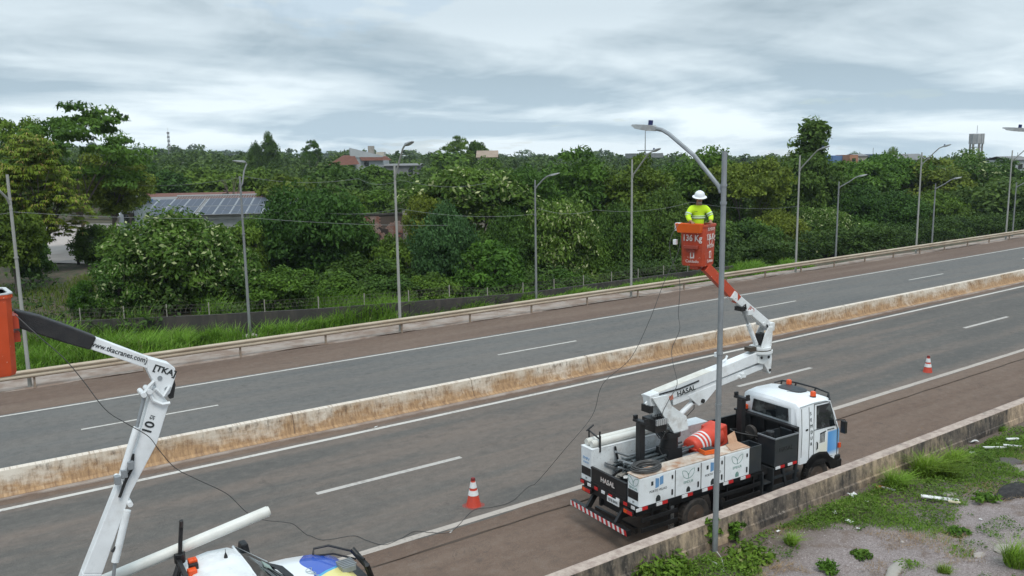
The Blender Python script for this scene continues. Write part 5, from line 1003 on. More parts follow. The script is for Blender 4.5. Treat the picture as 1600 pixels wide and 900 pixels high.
def crown_clumps(kind, k):
    """in a unit crown: radius 1, height 0..1 (z scaled later)"""
    out = []
    for i in range(k):
        u = rng.normal(size=3); u /= np.linalg.norm(u)
        if kind == 'round':
            t_ = rng.random()**.33; z_ = .46 + .46*u[2]*t_; r = .82*t_*(1 - .25*max(0, z_-.55)); out.append((u[0]*r, u[1]*r, z_, .15+.13*rng.random()))
        elif kind == 'bush':
            t_ = rng.random()**.33; z_ = .38 + .48*u[2]*t_; z_ = max(z_, .05); r = .84*t_; out.append((u[0]*r, u[1]*r, z_, .16+.12*rng.random()))
        elif kind == 'dome':
            a = rng.random()*6.283; r = .92*math.sqrt(rng.random()); z_ = .55+.34*(1-r*r)+.1*(rng.random()-.5) if rng.random() < .7 else .12+.5*rng.random(); out.append((r*math.cos(a), r*math.sin(a), z_, .14+.12*rng.random()))
        elif kind == 'pads':        # layered, airy
            a = rng.random()*6.283; r = .95*math.sqrt(rng.random()); lay = rng.integers(1, 6); z_ = (.22, .40, .56, .70, .82, .92)[lay] + .09*(rng.random()-.5) - .14*r*r; r *= (.55, .85, 1., .97, .82, .55)[lay]; out.append((r*math.cos(a), r*math.sin(a), z_, .10+.11*rng.random()))
        elif kind == 'column':
            z_ = .1+.86*rng.random(); r = (1.1 if z_ < .55 else .30+.14*math.sin(z_*24))*math.sqrt(rng.random()); a = rng.random()*6.283; out.append((r*math.cos(a), r*math.sin(a), z_, .15+.10*rng.random()))
    A_ = np.array(out); ph = rng.random()*50
    for q in A_: q[:2] *= .72 + .56*vn(math.atan2(q[1], q[0])*1.3+ph, q[2]*3.2+ph, 5); q[2] = q[2]*(1-.16*vn(q[0]*2.4+ph, q[1]*2.4, 6))+.03
    return A_
PROTO = {}
def proto(kind, k, per, leaf, R0, H0, n=1, **kw):
    L = []
    for i in range(n):
        cl = crown_clumps(kind, k); c = cl.copy(); c[:, :2] *= R0; c[:, 2] *= H0; c[:, 3] *= (R0+H0*.5)/1.5
        # lumpy outline
        v, f, a, ck = clumped(c, per, leaf, **kw); nb = R0*H0
        me = mesh_np('crown', v, f, [LM['mid']], {'rnd': a, 'clump': ck}, link=False); L.append(me)
    PROTO[kind+str(len([q for q in PROTO if q.startswith(kind)]))] = (L, R0, H0)
    return (L, R0, H0)
P_round = proto('round', 90, 170, .19, 3.6, 6.5, 4, flat=.8)
P_roundF = proto('round', 120, 95, .30, 3.8, 6.5, 3, flat=.8)
P_bush = proto('bush', 80, 190, .15, 2.6, 3.6, 4, flat=.85)
P_bigbush = proto('bush', 150, 190, .155, 4.2, 5.0, 2, flat=.85)
P_dome = proto('dome', 95, 150, .20, 4.2, 6.5, 3, flat=.7)
P_pads = proto('pads', 84, 130, .17, 5.5, 6.0, 2, flat=.42, up=.7)
P_col = proto('column', 70, 130, .20, 1.6, 8.0, 1)
def mango():
    cl = crown_clumps('round', 120); cl[:, :2] *= 3.6; cl[:, 2] *= 6.2; k = len(cl); per = 26; V, Fq, A, K = [], [], [], []; o = 0
    for i in range(k):          # rosettes of long drooping leaves
        rad = .55+.25*rng.random(); ck = rng.random()
        for q in range(10):
            u = unit(1)[0]; u[2] = abs(u[2]); c = cl[i, :3]+u*rad
            for j in range(20):
                a = rng.random()*6.283; d_ = np.array([math.cos(a), math.sin(a), .45]); L = .36+.16*rng.random(); e = np.array([d_[0], d_[1], -.8]); s = np.cross(d_, [0, 0, 1])*.045
                m1 = c+d_*L*.5; m2 = m1+e*L*.42; V += [c, m1+s, m2, m1-s]; Fq.append((o, o+1, o+2, o+3)); o += 4; A.append(rng.random()); K.append(ck)
    return ([mesh_np('crown', np.array(V), np.array(Fq), [LM['mango']], {'rnd': np.array(A), 'clump': np.array(K)}, link=False)], 3.6, 6.2)
P_mango = mango()
def palm():
    V, Fq, A = [], [], []; o = 0
    for i in range(17):
        a = i*2.4; el = .2+.9*((i*7) % 17)/17; d0 = np.array([math.cos(a), math.sin(a), 0]); P = []
        for j in range(9): t_ = j/8; P.append(d0*2.3*t_*math.cos(el*.6) + np.array([0, 0, 2.3*math.sin(el)*t_ - 2.4*t_*t_*(1-.35*el)]))
        for j in range(8):
            for q in range(5):
                c = P[j]+(P[j+1]-P[j])*q/5; dr = (P[j+1]-P[j])/np.linalg.norm(P[j+1]-P[j]); sd_ = np.cross(dr, [0, 0, 1]); sd_ /= np.linalg.norm(sd_); L = .62*math.sin(math.pi*min(.97, (j+q/5)/8+.06))
                for s in (-1, 1):
                    e = c+s*sd_*L+dr*L*.5+np.array([0, 0, -.30*L]); V += [c, c+(e-c)*.5+dr*.035, e, c+(e-c)*.5-dr*.035]; Fq.append((o, o+1, o+2, o+3)); o += 4; A.append(rng.random())
    A = np.array(A); return ([mesh_np('crown', np.array(V), np.array(Fq), [LM['bright']], {'rnd': A, 'clump': A}, link=False)], 2.3, 2.2)
P_palm = palm()
TRUNK = {}
def trunk_mesh(R0, H0, cb, key, forks=5, thick=.16):
    if key in TRUNK: return TRUNK[key]
    mb = MB(); hb = H0*cb; top = Vector((.15, .1, hb+.25*H0)); mb.tube([(0, 0, -.4), (0, 0, 0), (.06, -.04, hb*.5), (.1, .05, hb), top], [thick*1.6, thick*1.2, thick, thick*.85, thick*.6], 9)
    for i in range(forks):
        a = i*2.4+.5; s = Vector((.1, .05, hb*(.85+.1*(i % 3)))); e = Vector((R0*.62*math.cos(a), R0*.62*math.sin(a), hb + (H0-hb)*(.40+.10*(i % 4)))); m1 = s.lerp(e, .45)+Vector((0, 0, .25))
        mb.tube([s, m1, e], [thick*.55, thick*.38, thick*.12], 7)
        for q in (-.5, .6):
            e2 = m1+Vector((R0*.4*math.cos(a+q), R0*.4*math.sin(a+q), (H0-hb)*.38)); mb.tube([m1, m1.lerp(e2, .5)+Vector((0, 0, .1)), e2], [thick*.30, thick*.2, thick*.07], 6)
    o = mb.build('trunk', bark, None, smooth=True); me = o.data; bpy.data.objects.remove(o); TRUNK[key] = me; return me
ntree = 0
def tree(px, top, Y, wpx, P, mat, name, label, cat, cb=.12, group=None, thick=.16, lean=None, sink=0, rz=None):
    """a tree standing on the terrain at distance Y across the road line, crown top at row `top` of the photograph"""
    global ntree; ntree += 1
    g0 = pY(px, top, Y); gx, gy = g0.x, g0.y; z0 = gz(gx, gy)-sink; D = (g0-CAM).dot(FW); H = max(1.2, g0.z-z0); Rw = wpx*.5*D/F_PX
    meshes, R0, H0 = P; me = meshes[ntree % len(meshes)]
    t_ = empty(name, label, cat, (gx, gy, z0), group=group)
    h_c = H*(1-cb); c = bpy.data.objects.new('crown', me); COL.objects.link(c); c.parent = t_; c.location = (0, 0, H*cb)
    c.rotation_euler = (0, 0, rz if rz is not None else ntree*1.7); c.scale = (Rw/R0/.92, Rw/R0/.92, h_c/H0*1.07); 
    if mat: c.material_slots[0].link = 'OBJECT'; c.material_slots[0].material = LM[mat]
    q = bpy.data.objects.new('trunk', trunk_mesh(R0, H0, max(cb, .12), (P[1], P[2], round(max(cb, .12), 1), thick), thick=thick)); COL.objects.link(q); q.parent = t_; q.scale = (Rw/R0, Rw/R0, H/H0); q.rotation_euler = (0, 0, ntree*1.1)
    return t_
T = tree
T(112, 174, 71, 235, P_pads, 'mid', 'spreading_tree', 'wide spreading tree with airy layered crown towering over the left side against the sky', 'tree', .30, thick=.13)
T(8, 182, 74, 150, P_pads, 'mid', 'spreading_tree', 'dark airy tree top at the upper left corner behind the mango tree', 'tree', .25, thick=.12)
T(48, 216, 63, 150, P_mango, None, 'mango_tree', 'mango tree with drooping yellow green leaves at the left edge over the pale lot', 'tree', .14, thick=.2)
T(168, 234, 78, 120, P_round, 'olive', 'broadleaf_tree', 'olive tree under the spreading tree, left of the solar roof', 'tree', .28, thick=.2)
T(196, 262, 84, 62, P_dome, 'olive', 'broadleaf_tree', 'smaller olive tree touching the left end of the solar roof', 'tree', .3)
T(150, 344, 64, 78, P_bush, 'dark', 'broadleaf_shrub', 'dark broad-leaved shrub under the olive tree beside the stumpy trunk', 'shrub', .05)
T(12, 318, 55, 92, P_bush, 'olive', 'thin_tree', 'olive thin-leaved tree at the left edge behind the leftmost lamp post', 'tree', .30)
T(42, 365, 58, 60, P_bush, 'dark', 'broadleaf_shrub', 'dark shrub low behind the leftmost lamp post in front of the pale lot', 'shrub', .1)
T(268, 331, 47.5, 232, P_bigbush, 'flower', 'flowering_shrub', 'large rounded shrub with pale flowering tips in front of the solar roof', 'shrub', .02, sink=.1)
T(372, 344, 50, 90, P_bush, 'mid', 'green_shrub', 'green shrub before the right end of the solar house wall', 'shrub', .02)
T(310, 338, 52, 120, P_bush, 'flower', 'flowering_shrub', 'pale-tipped shrub just behind the large flowering one', 'shrub', .02)
T(350, 372, 45.5, 110, P_bush, 'flower', 'flowering_shrub', 'smaller pale-tipped shrub at the right foot of the large flowering shrub', 'shrub', .02)
T(180, 400, 46.5, 90, P_bush, 'flower', 'flowering_shrub', 'pale-tipped shrub at the left foot of the large flowering shrub', 'shrub', .02)
T(127, 432, 47, 44, P_bush, 'bright', 'bright_shrub', 'small bright green shrub alone on the brown bank', 'shrub', .02)
T(440, 415, 43.5, 110, P_bush, 'bright', 'fern_shrub', 'light green ferny shrub just behind the dark wall right of the footed lamp post', 'shrub', .02)
T(478, 284, 50, 185, P_bigbush, 'dark', 'broadleaf_tree', 'dense dark tree right of the solar roof behind the footed lamp post', 'tree', .10, sink=.2)
T(545, 330, 49, 95, P_bigbush, 'dark', 'broadleaf_tree', 'dark tree left of the brick wall with its foot at the boundary wall', 'tree', .10)
T(405, 330, 55, 80, P_bigbush, 'mid', 'broadleaf_tree', 'green tree at the right end of the solar roof', 'tree', .10)
T(607, 366, 48, 100, P_bush, 'mid', 'green_shrub', 'green shrub growing up in front of the red brick wall', 'shrub', .03)
T(600, 425, 43.5, 110, P_bush, 'dark', 'green_shrub', 'dark low shrub on the bank below the brick wall', 'shrub', .02)
T(694, 320, 45.5, 115, P_bigbush, 'blue', 'bluegreen_tree', 'round blue green tree right of the brick wall', 'tree', .08)
T(764, 366, 42.8, 135, P_bush, 'bright', 'bright_shrub', 'bright green bush in front of the round blue green tree and the yellowish tree', 'shrub', .02)
T(672, 425, 42, 90, P_bush, 'mid', 'green_shrub', 'low green bush at the foot of the round blue green tree', 'shrub', .02)
T(740, 262, 60, 185, P_dome, 'flower', 'broad_tree', 'broad pale flecked tree behind the round blue green tree', 'tree', .1)
T(668, 300, 58, 80, P_round, 'olive', 'yellowish_tree', 'olive tree directly right of the lamp post and brick wall', 'tree', .1)
T(872, 302, 46, 140, P_bigbush, 'flower', 'speckled_tree', 'tree with pale speckled leaves right of the slim street lamp mid picture', 'tree', .08)
T(815, 262, 58, 120, P_round, 'mid', 'broadleaf_tree', 'green tree behind the slim street lamp mid picture', 'tree', .1)
T(905, 238, 60, 140, P_round, 'mid', 'broadleaf_tree', 'tall green tree on the skyline behind the speckled tree', 'tree', .1)
T(965, 320, 46, 110, P_bigbush, 'dark', 'dark_tree', 'dark tree behind the post left of the worker', 'tree', .08)
T(960, 425, 41.5, 110, P_bush, 'mid', 'green_shrub', 'low bush touching the guardrail left of the worker post', 'shrub', .02)
T(870, 420, 41.8, 100, P_bush, 'mid', 'green_shrub', 'low bush beneath the speckled tree', 'shrub', .02)
T(1002, 248, 56, 130, P_round, 'olive', 'broadleaf_tree', 'olive tree on the skyline under the near lamp head', 'tree', .1)
T(1038, 300, 47, 120, P_bigbush, 'dark', 'dark_tree', 'dark tree directly left of the worker', 'tree', .08)
T(1095, 236, 58, 135, P_round, 'mid', 'broadleaf_tree', 'green tree on the skyline above the white helmet', 'tree', .1)
T(1105, 330, 46, 120, P_bigbush, 'dark', 'dark_tree', 'dark tree behind the orange bucket', 'tree', .06)
T(1168, 252, 53, 135, P_dome, 'olive', 'yellowish_tree', 'yellow olive tree right of the near lamp post', 'tree', .08)
T(1172, 345, 44.5, 110, P_bush, 'dark', 'dark_shrub', 'dark bush beneath the yellow olive tree right of the near post', 'shrub', .03)
T(1225, 240, 60, 120, P_round, 'olive', 'broadleaf_tree', 'olive tree left of the tall narrow dark tree', 'tree', .1)
T(1218, 330, 46, 100, P_bigbush, 'olive', 'yellowish_tree', 'drooping olive tree left of the post in front of the tall narrow tree', 'tree', .06)
T(1268, 199, 56, 72, P_col, 'dark', 'vine_column_tree', 'tall narrow dark tree sticking up far above the others', 'tree', .1)
T(1254, 236, 54, 110, P_round, 'dark', 'dark_tree', 'dark tree wrapped round the foot of the tall narrow tree', 'tree', .1)
T(1282, 318, 46.5, 105, P_bigbush, 'flower', 'speckled_tree', 'pale speckled tree between two posts below the tall narrow tree', 'tree', .05)
T(1336, 336, 45, 92, P_bush, 'mid', 'round_shrub', 'round green bush at the guardrail right of the speckled one', 'shrub', .02)
T(1330, 256, 58, 130, P_dome, 'bright', 'bright_tree', 'bright green tree in front of the blue building', 'tree', .1)
T(1350, 290, 50, 120, P_bigbush, 'dark', 'dark_tree', 'dark tree behind the round bush by the guardrail', 'tree', .06)
T(1392, 244, 64, 110, P_dome, 'bright', 'bright_tree', 'bright green tree between the blue building and the grey roof', 'tree', .1)
T(1400, 300, 48, 120, P_bigbush, 'dark', 'dark_tree', 'dark tree filling the gap left of the tallest right post', 'tree', .04)
T(1455, 250, 60, 125, P_round, 'olive', 'broadleaf_tree', 'green tree behind the post and slim lamp pair', 'tree', .1)
T(1465, 300, 49, 110, P_bigbush, 'mid', 'broadleaf_tree', 'green tree directly behind the slim lamp of the right pair', 'tree', .04)
T(1515, 238, 62, 110, P_round, 'flower', 'speckled_tree', 'pale speckled tree beneath the water tower', 'tree', .1)
T(1530, 300, 50, 110, P_bigbush, 'dark', 'dark_tree', 'dark tree beneath the water tower, low behind the guardrail', 'tree', .04)
T(1572, 252, 66, 110, P_round, 'dark', 'dark_tree', 'dark tree top right of the water tower', 'tree', .1)
T(1595, 285, 52, 110, P_bigbush, 'mid', 'broadleaf_tree', 'green tree at the right edge behind the leaning lamp pair', 'tree', .04)
T(640, 385, 47, 95, P_bush, 'dark', 'green_shrub', 'dark bush between the brick wall shrub and the blue green tree', 'shrub', .02)
T(560, 395, 46.5, 120, P_bush, 'dark', 'green_shrub', 'dark spreading bush under the brick wall, left of the green shrub there', 'shrub', .02)
T(500, 420, 44.5, 110, P_bush, 'mid', 'fern_shrub', 'loose green bush at the boundary wall right of the ferny shrub', 'shrub', .02)
T(800, 330, 47, 110, P_bigbush, 'dark', 'dark_tree', 'dark tree between the bright bush and the speckled tree', 'tree', .04)
T(910, 350, 46, 110, P_bigbush, 'mid', 'broadleaf_tree', 'green tree right of the speckled tree', 'tree', .04)
T(700, 270, 64, 100, P_round, 'mid', 'broadleaf_tree', 'green tree above the round blue green tree', 'tree', .1)
T(1000, 400, 43.5, 110, P_bush, 'dark', 'dark_shrub', 'dark bush behind the guardrail under the dark tree left of the worker', 'shrub', .02)
T(1090, 410, 42.8, 110, P_bush, 'mid', 'green_shrub', 'green bush behind the guardrail below the orange bucket', 'shrub', .02)
T(1650, 262, 56, 130, P_roundF, 'mid', 'broadleaf_tree', 'tree cut by the right edge of the picture', 'tree', .06)
# fill of the second rank, left valley to right
T(330, 262, 118, 110, P_roundF, 'mid', 'broadleaf_tree', 'green tree behind the ridge of the solar roof', 'tree', .1)
T(258, 270, 112, 95, P_roundF, 'dark', 'broadleaf_tree', 'dark tree behind the left part of the solar roof', 'tree', .1)
T(395, 262, 108, 90, P_roundF, 'mid', 'broadleaf_tree', 'green tree behind the right end of the solar roof', 'tree', .1)
T(450, 272, 92, 100, P_roundF, 'olive', 'broadleaf_tree', 'olive tree above the dense dark tree', 'tree', .1)
T(430, 292, 72, 46, P_palm, 'bright', 'palm_tree', 'small palm with bright fronds right of the solar roof', 'palm', .55, thick=.10)
T(360, 268, 95, 50, P_palm, 'mid', 'palm_tree', 'palm behind the tiled ridge near the slim lamp', 'palm', .5, thick=.10)
T(520, 255, 98, 110, P_roundF, 'dark', 'broadleaf_tree', 'dark tree below the white house with red roofs', 'tree', .1)
T(590, 300, 86, 70, P_roundF, 'bright', 'broadleaf_tree', 'bright tree behind the brick wall', 'tree', .1)
T(560, 298, 88, 80, P_roundF, 'mid', 'broadleaf_tree', 'green tree at the left end behind the brick wall', 'tree', .1)
T(640, 282, 104, 90, P_roundF, 'dark', 'broadleaf_tree', 'dark tree behind the pink gabled house', 'tree', .1)
T(585, 262, 125, 90, P_roundF, 'mid', 'broadleaf_tree', 'green tree just below the white house', 'tree', .1)
T(700, 236, 135, 95, P_roundF, 'mid', 'broadleaf_tree', 'tree on the skyline left of the tan roofs', 'tree', .1)
T(712, 218, 160, 62, P_pads, 'mid', 'umbrella_tree', 'feathery flat topped tree on the skyline left of the tan roofs', 'tree', .3)
T(745, 224, 165, 50, P_roundF, 'dark', 'dark_tree', 'small dark round tree on the skyline touching the tan roofs', 'tree', .2)
T(762, 244, 140, 60, P_roundF, 'mid', 'broadleaf_tree', 'green tree directly in front of the tan roofs', 'tree', .1)
T(420, 209, 190, 32, P_round, 'dark', 'dark_tree', 'dark round tree standing above the left skyline', 'tree', .2)
T(398, 222, 190, 24, P_round, 'dark', 'dark_tree', 'small dark tree left of the round one on the skyline', 'tree', .2)
T(488, 218, 180, 34, P_pads, 'dark', 'umbrella_tree', 'little flat topped tree on the skyline left of the white house', 'tree', .3)
T(216, 245, 130, 60, P_roundF, 'dark', 'dark_tree', 'very dark tree below the radio mast', 'tree', .1)
T(1390, 233, 120, 36, P_round, 'mid', 'round_tree', 'round tree on the skyline between the two dark blue buildings', 'tree', .2)
T(1338, 238, 180, 26, P_round, 'mid', 'round_tree', 'small tree above the orange and cream buildings', 'tree', .2)
# distant wood: one mass of canopy clumps that nobody could count
V, Fq, A, K = [], [], [], []; o = 0
def canopy(n, d0, d1, per, leaf, seed):
    global o
    for i in range(n):
        D = d0 + (d1-d0)*rng.random()**1.3; px = -160 + 1920*rng.random(); tp = sky_py(px)
        if 175 < px < 425 and D < 118: D += 35
        drop = (F_PX*2.2/D + F_PX*.8*rng.random()/D)*(1.0 if D < 200 else .5) - 8*(rng.random() < .07)
        if px > 1290 and px < 1445: drop += 12 if D < 260 else 5
        if 520 < px < 640 and D < 200: drop += 10
        g0 = CAM + ray(px, tp+drop)*D; z0 = gz(g0.x, g0.y); R0 = (2.6+2.6*rng.random())*(1+D/900); k = 13
        if z0 > g0.z-3: z0 = g0.z-6
        cl = crown_clumps(('round', 'dome', 'pads')[i % 3], k); c = cl.copy(); c[:, :2] = c[:, :2]*R0 + np.array([g0.x, g0.y]); c[:, 2] = g0.z - (1-cl[:, 2])*min(9, g0.z-z0); c[:, 3] = R0*.38
        v, f, a, ck = clumped(c, per, leaf*(1+D/500), asp=1.4, flat=.75, up=.6); V.append(v); Fq.append(f+o); o += len(v); A.append(a); K.append(np.clip(ck*.35+.75*rng.random()-.05, 0, 1))
canopy(150, 88, 150, 42, .34, 1); canopy(330, 140, 330, 16, .52, 2); canopy(650, 300, 1100, 9, .8, 3)
mesh_np('distant_wood', np.concatenate(V), np.concatenate(Fq), [LM['wood']], {'rnd': np.concatenate(A), 'clump': np.concatenate(K)}, kind='stuff')
# undergrowth filling between the crowns behind the wall and guardrail
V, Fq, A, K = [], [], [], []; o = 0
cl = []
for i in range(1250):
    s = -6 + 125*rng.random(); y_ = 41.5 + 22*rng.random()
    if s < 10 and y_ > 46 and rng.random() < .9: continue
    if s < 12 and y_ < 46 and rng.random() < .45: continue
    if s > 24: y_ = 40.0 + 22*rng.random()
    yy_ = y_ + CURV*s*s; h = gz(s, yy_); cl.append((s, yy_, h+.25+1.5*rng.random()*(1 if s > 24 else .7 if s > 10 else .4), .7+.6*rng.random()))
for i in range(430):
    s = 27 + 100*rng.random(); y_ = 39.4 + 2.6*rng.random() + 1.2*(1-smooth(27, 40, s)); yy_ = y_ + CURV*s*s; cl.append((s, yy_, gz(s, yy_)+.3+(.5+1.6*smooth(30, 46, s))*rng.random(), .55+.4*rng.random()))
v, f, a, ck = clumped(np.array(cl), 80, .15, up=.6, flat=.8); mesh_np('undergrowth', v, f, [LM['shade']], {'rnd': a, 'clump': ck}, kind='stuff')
# ------------------------------------------------------------------ grass and weeds
def blades(P, h, w, lean=.45, segs=1):
    n = len(P); a = rng.random(n)*6.283; d_ = np.stack([np.cos(a), np.sin(a), np.zeros(n)], 1); s = np.stack([-np.sin(a+.6), np.cos(a+.6), np.zeros(n)], 1)*w[:, None]/2
    L = (lean*rng.random(n)*h)[:, None]; up = np.array([0, 0, 1.]); m1 = P+up*(h*.55)[:, None]+d_*L*.35; tip = P+up*(h*(1-.25*rng.random(n)))[:, None]+d_*L*1.3
    v = np.stack([P-s, P+s, m1+s*.8, m1-s*.8, m1-s*.8, m1+s*.8, tip+s*.12, tip-s*.12], 1).reshape(-1, 3); return v, np.arange(8*n).reshape(-1, 4)
def grass(name, pts, h, w, mat, lean=.45):
    P = np.array(pts); n = len(P); v, f = blades(P, h, w, lean); r = np.repeat(rng.random(n), 2); k = np.array([vn(p[0]*.8, p[1]*.8, 4) for p in pts]).repeat(2); return mesh_np(name, v, f, [mat], {'rnd': r, 'clump': k}, kind='stuff')
pts, hh = [], []
for k_ in range(95):
    s0_ = 1+26*rng.random(); y0_ = 38.7+2.8*rng.random(); hq_ = .75+.45*rng.random()
    if math.hypot(s0_-11.5, y0_-39.3) < .8: continue
    for i in range(150): a = rng.random()*6.283; r_ = .36*math.sqrt(rng.random()); q_ = (s0_+r_*math.cos(a), y0_+r_*math.sin(a)); pts.append((*q_, gz(*q_)-.02)); hh.append(hq_*(.55+.5*rng.random()))
while len(pts) < 52000:
    s = -8 + 60*rng.random(); far = s > 20; y0, y1 = (37.6, 42.9) if not far else (37.3-1.0*smooth(24, 42, s), 39.6)
    y_ = y0+(y1-y0)*rng.random(); k = vn(s*.55, y_*.7, 11)
    if y_ < y0+.6 and k < .55: continue
    if math.hypot(s-11.5, y_-39.3) < .9: continue
    if k < .30 + (.12 if far else 0): continue
    yy_ = y_+CURV*s*s; hq = (.28+1.5*k*k)*(.6+.5*rng.random())*1.0*(1 if not far else .62)*(.6 if y_ < y0+.5 else 1); pts.append((s, yy_, gz(s, yy_)-.02)); hh.append(hq)
grass('tall_grass', pts, np.array(hh), np.full(len(pts), .045), LM['grass'], .8)
pts, hh = [], []
for i in range(24000):            # rough tufts on the bank beyond the wall
    s = -6+32*rng.random(); y_ = 43.2+15*rng.random(); k = vn(s*.4, y_*.4, 21)
    if k < .38: continue
    pts.append((s, y_, gz(s, y_)-.02)); hh.append(.12+.42*k*rng.random())
grass('bank_grass', pts, np.array(hh), np.full(len(pts), .04), LM['olive'], .9)
# near verge: where green grows
def green(x_, y_):
    d_ = 11.0-y_; k = 1.10-.42*d_ + 1.5*(vn(x_*.55, y_*.75, 31)-.5) + .7*(vn(x_*1.7, y_*1.7, 33)-.5)
    k -= 1.2*math.exp(-((x_-12.6)**2+(y_-10.55)**2)/.22) + .9*math.exp(-((x_-14.0)**2+(y_-10.2)**2)/.5); k += .8*math.exp(-((x_-11.4)**2+(y_-10.4)**2)/.5)
    k += .9*math.exp(-((x_-17.)**2+(y_-9.6)**2)/1.5)+.7*math.exp(-((x_-20.)**2+(y_-9.3)**2)/2.)-.8*math.exp(-((x_-19)**2+(y_-8.)**2)/2.)
    return k
C_, S_ = [], []
while len(C_) < 30000:
    x_ = 9+22*rng.random(); y_ = 5.6+5.3*rng.random(); g_ = green(x_, y_)
    if g_ < .45+.5*rng.random(): continue
    h = .02+.10*min(1, max(0, g_-.4))*rng.random()*(1+1.2*(vn(x_*1.3, y_*1.3, 41) > .62)); C_.append((x_, y_, gz(x_, y_)+h)); S_.append(.022+.028*rng.random())
C_ = np.array(C_); N_ = rng.normal(size=C_.shape)*.45+np.array([0, 0, 1.]); N_ /= np.linalg.norm(N_, axis=1, keepdims=True); v, f = leaves(C_, N_, np.array(S_), 1.5)
mesh_np('ground_cover', v, f, [LM['weed']], {'rnd': rng.random(len(f)), 'clump': np.array([vn(c[0]*1.1, c[1]*1.1, 51) for c in C_])}, kind='stuff')
pts, hh = [], []
while len(pts) < 26000:
    x_ = 9+22*rng.random(); y_ = 5.6+5.3*rng.random(); g_ = green(x_, y_)
    if g_ < .35+.6*rng.random() or (vn(x_*.8, y_*.8, 61) < .42): continue
    pts.append((x_, y_, gz(x_, y_)-.01)); hh.append(.04+.09*rng.random())
grass('short_grass', pts, np.array(hh), np.full(len(pts), .009), LM['grass'], 1.2)
pts, hh = [], []
while len(pts) < 5000:
    x_ = 9+22*rng.random(); y_ = 5.6+5.3*rng.random(); g_ = green(x_, y_)
    if g_ < .0 or g_ > 1.1 or vn(x_*1.2, y_*1.2, 77) < .5: continue
    pts.append((x_, y_, gz(x_, y_)+.005)); hh.append(.03+.05*rng.random())
grass('dry_stalks', pts, np.array(hh), np.full(len(pts), .008), LM['straw'], 3.5)
C_, S_ = [], []
while len(C_) < 7000:          # scattered weed patches out on the gravel
    x_ = 9+22*rng.random(); y_ = 5.6+5.0*rng.random()
    if vn(x_*.9, y_*.9, 91) + .35*vn(x_*3, y_*3, 92) < .98: continue
    C_.append((x_, y_, gz(x_, y_)+.015+.05*rng.random())); S_.append(.016+.022*rng.random())
C_ = np.array(C_); N_ = rng.normal(size=C_.shape)*.5+np.array([0, 0, 1.]); N_ /= np.linalg.norm(N_, axis=1, keepdims=True); v, f = leaves(C_, N_, np.array(S_), 1.7)
mesh_np('gravel_weeds', v, f, [LM['mid']], {'rnd': rng.random(len(f)), 'clump': rng.random(len(f))}, kind='stuff')
def tuft(px, py, r, h, n, label, mat='grass', w=.014):
    p = pz(px, py, .45); P = []
    z0 = gz(p.x, p.y); p = pz(px, py, z0)
    for i in range(n): a = rng.random()*6.283; q = r*math.sqrt(rng.random())*.55; P.append((q*math.cos(a), q*math.sin(a), -.02))
    P = np.array(P); hb = h*(.55+.6*rng.random(n)); v, f = blades(P, hb, np.full(n, w), 1.3); me = mesh_np('grass_tuft', v, f, [LM[mat]], {'rnd': rng.random(len(f)), 'clump': rng.random(len(f))}); me.location = (p.x, p.y, gz(p.x, p.y)); tag(me, label, 'grass tuft')
tuft(1446, 742, .42, .60, 700, 'big grass tuft against the barrier, left one of the pair'); tuft(1478, 745, .4, .5, 450, 'grass tuft with drooping straw blades right of the biggest one', 'olive'); tuft(1488, 728, .3, .45, 350, 'thin pale grass tuft right of the pair by the barrier')
tuft(1400, 762, .38, .42, 700, 'bright rounded grass tuft in front of the barrier, nearest the truck cab'); tuft(1590, 885, .4, .45, 500, 'grass tuft at the lower right corner'); tuft(1235, 850, .2, .25, 250, 'small grass tuft right of the near lamp post foot'); tuft(1475, 895, .2, .16, 200, 'little weed with a yellow flower at the bottom edge', 'weed')
tuft(1360, 740, .2, .2, 150, 'short grass tuft at the barrier foot below the truck cab'); tuft(1560, 672, .3, .2, 300, 'low grass tuft at the right edge by the barrier')
def plant(px, py, r, h, n, label, mat='weed', leaf=.06):
    p = pz(px, py, .3); z0 = gz(p.x, p.y); p = pz(px, py, z0); t_ = empty('weed_plant', label, 'plant', (p.x, p.y, gz(p.x, p.y)))
    cl = np.array([(r*(rng.random()-.5)*1.5, r*(rng.random()-.5)*1.5, h*(.15+.8*rng.random()), r*.38) for i in range(n)]); v, f, a, ck = clumped(cl, 26, leaf, up=.5); mesh_np('foliage', v, f, [LM[mat]], {'rnd': a, 'clump': ck}, t_)
    mb = MB(); [mb.tube([(0, 0, -.05), (c[0]*.5, c[1]*.5, c[2]*.6), tuple(c[:3])], .006, 4) for c in cl[:10]]; mb.build('stem', bark, t_)
plant(1108, 852, .20, .62, 15, 'leafy weed climbing behind the foot of the near lamp post', 'bright'); plant(1150, 846, .16, .42, 12, 'leafy weed right of the near lamp post foot', 'bright'); plant(1042, 890, .55, .22, 26, 'broad leafy weed patch at the barrier foot near the bottom edge', 'weed', .075); plant(1000, 897, .4, .25, 16, 'dark leafy weed where the barrier leaves the bottom edge', 'mid', .075)
plant(1170, 880, .5, .14, 24, 'low vine patch right below the near lamp post', 'weed', .07); plant(1290, 893, .25, .14, 10, 'small dark weed at the bottom edge', 'mid'); plant(1345, 868, .2, .10, 8, 'small dark weed on the gravel left of the concrete slab', 'mid'); plant(1495, 838, .2, .12, 8, 'small dark weed on the gravel beyond the white board', 'mid'); plant(1540, 785, .3, .12, 12, 'dark scorched weed by the black heap', 'mid')
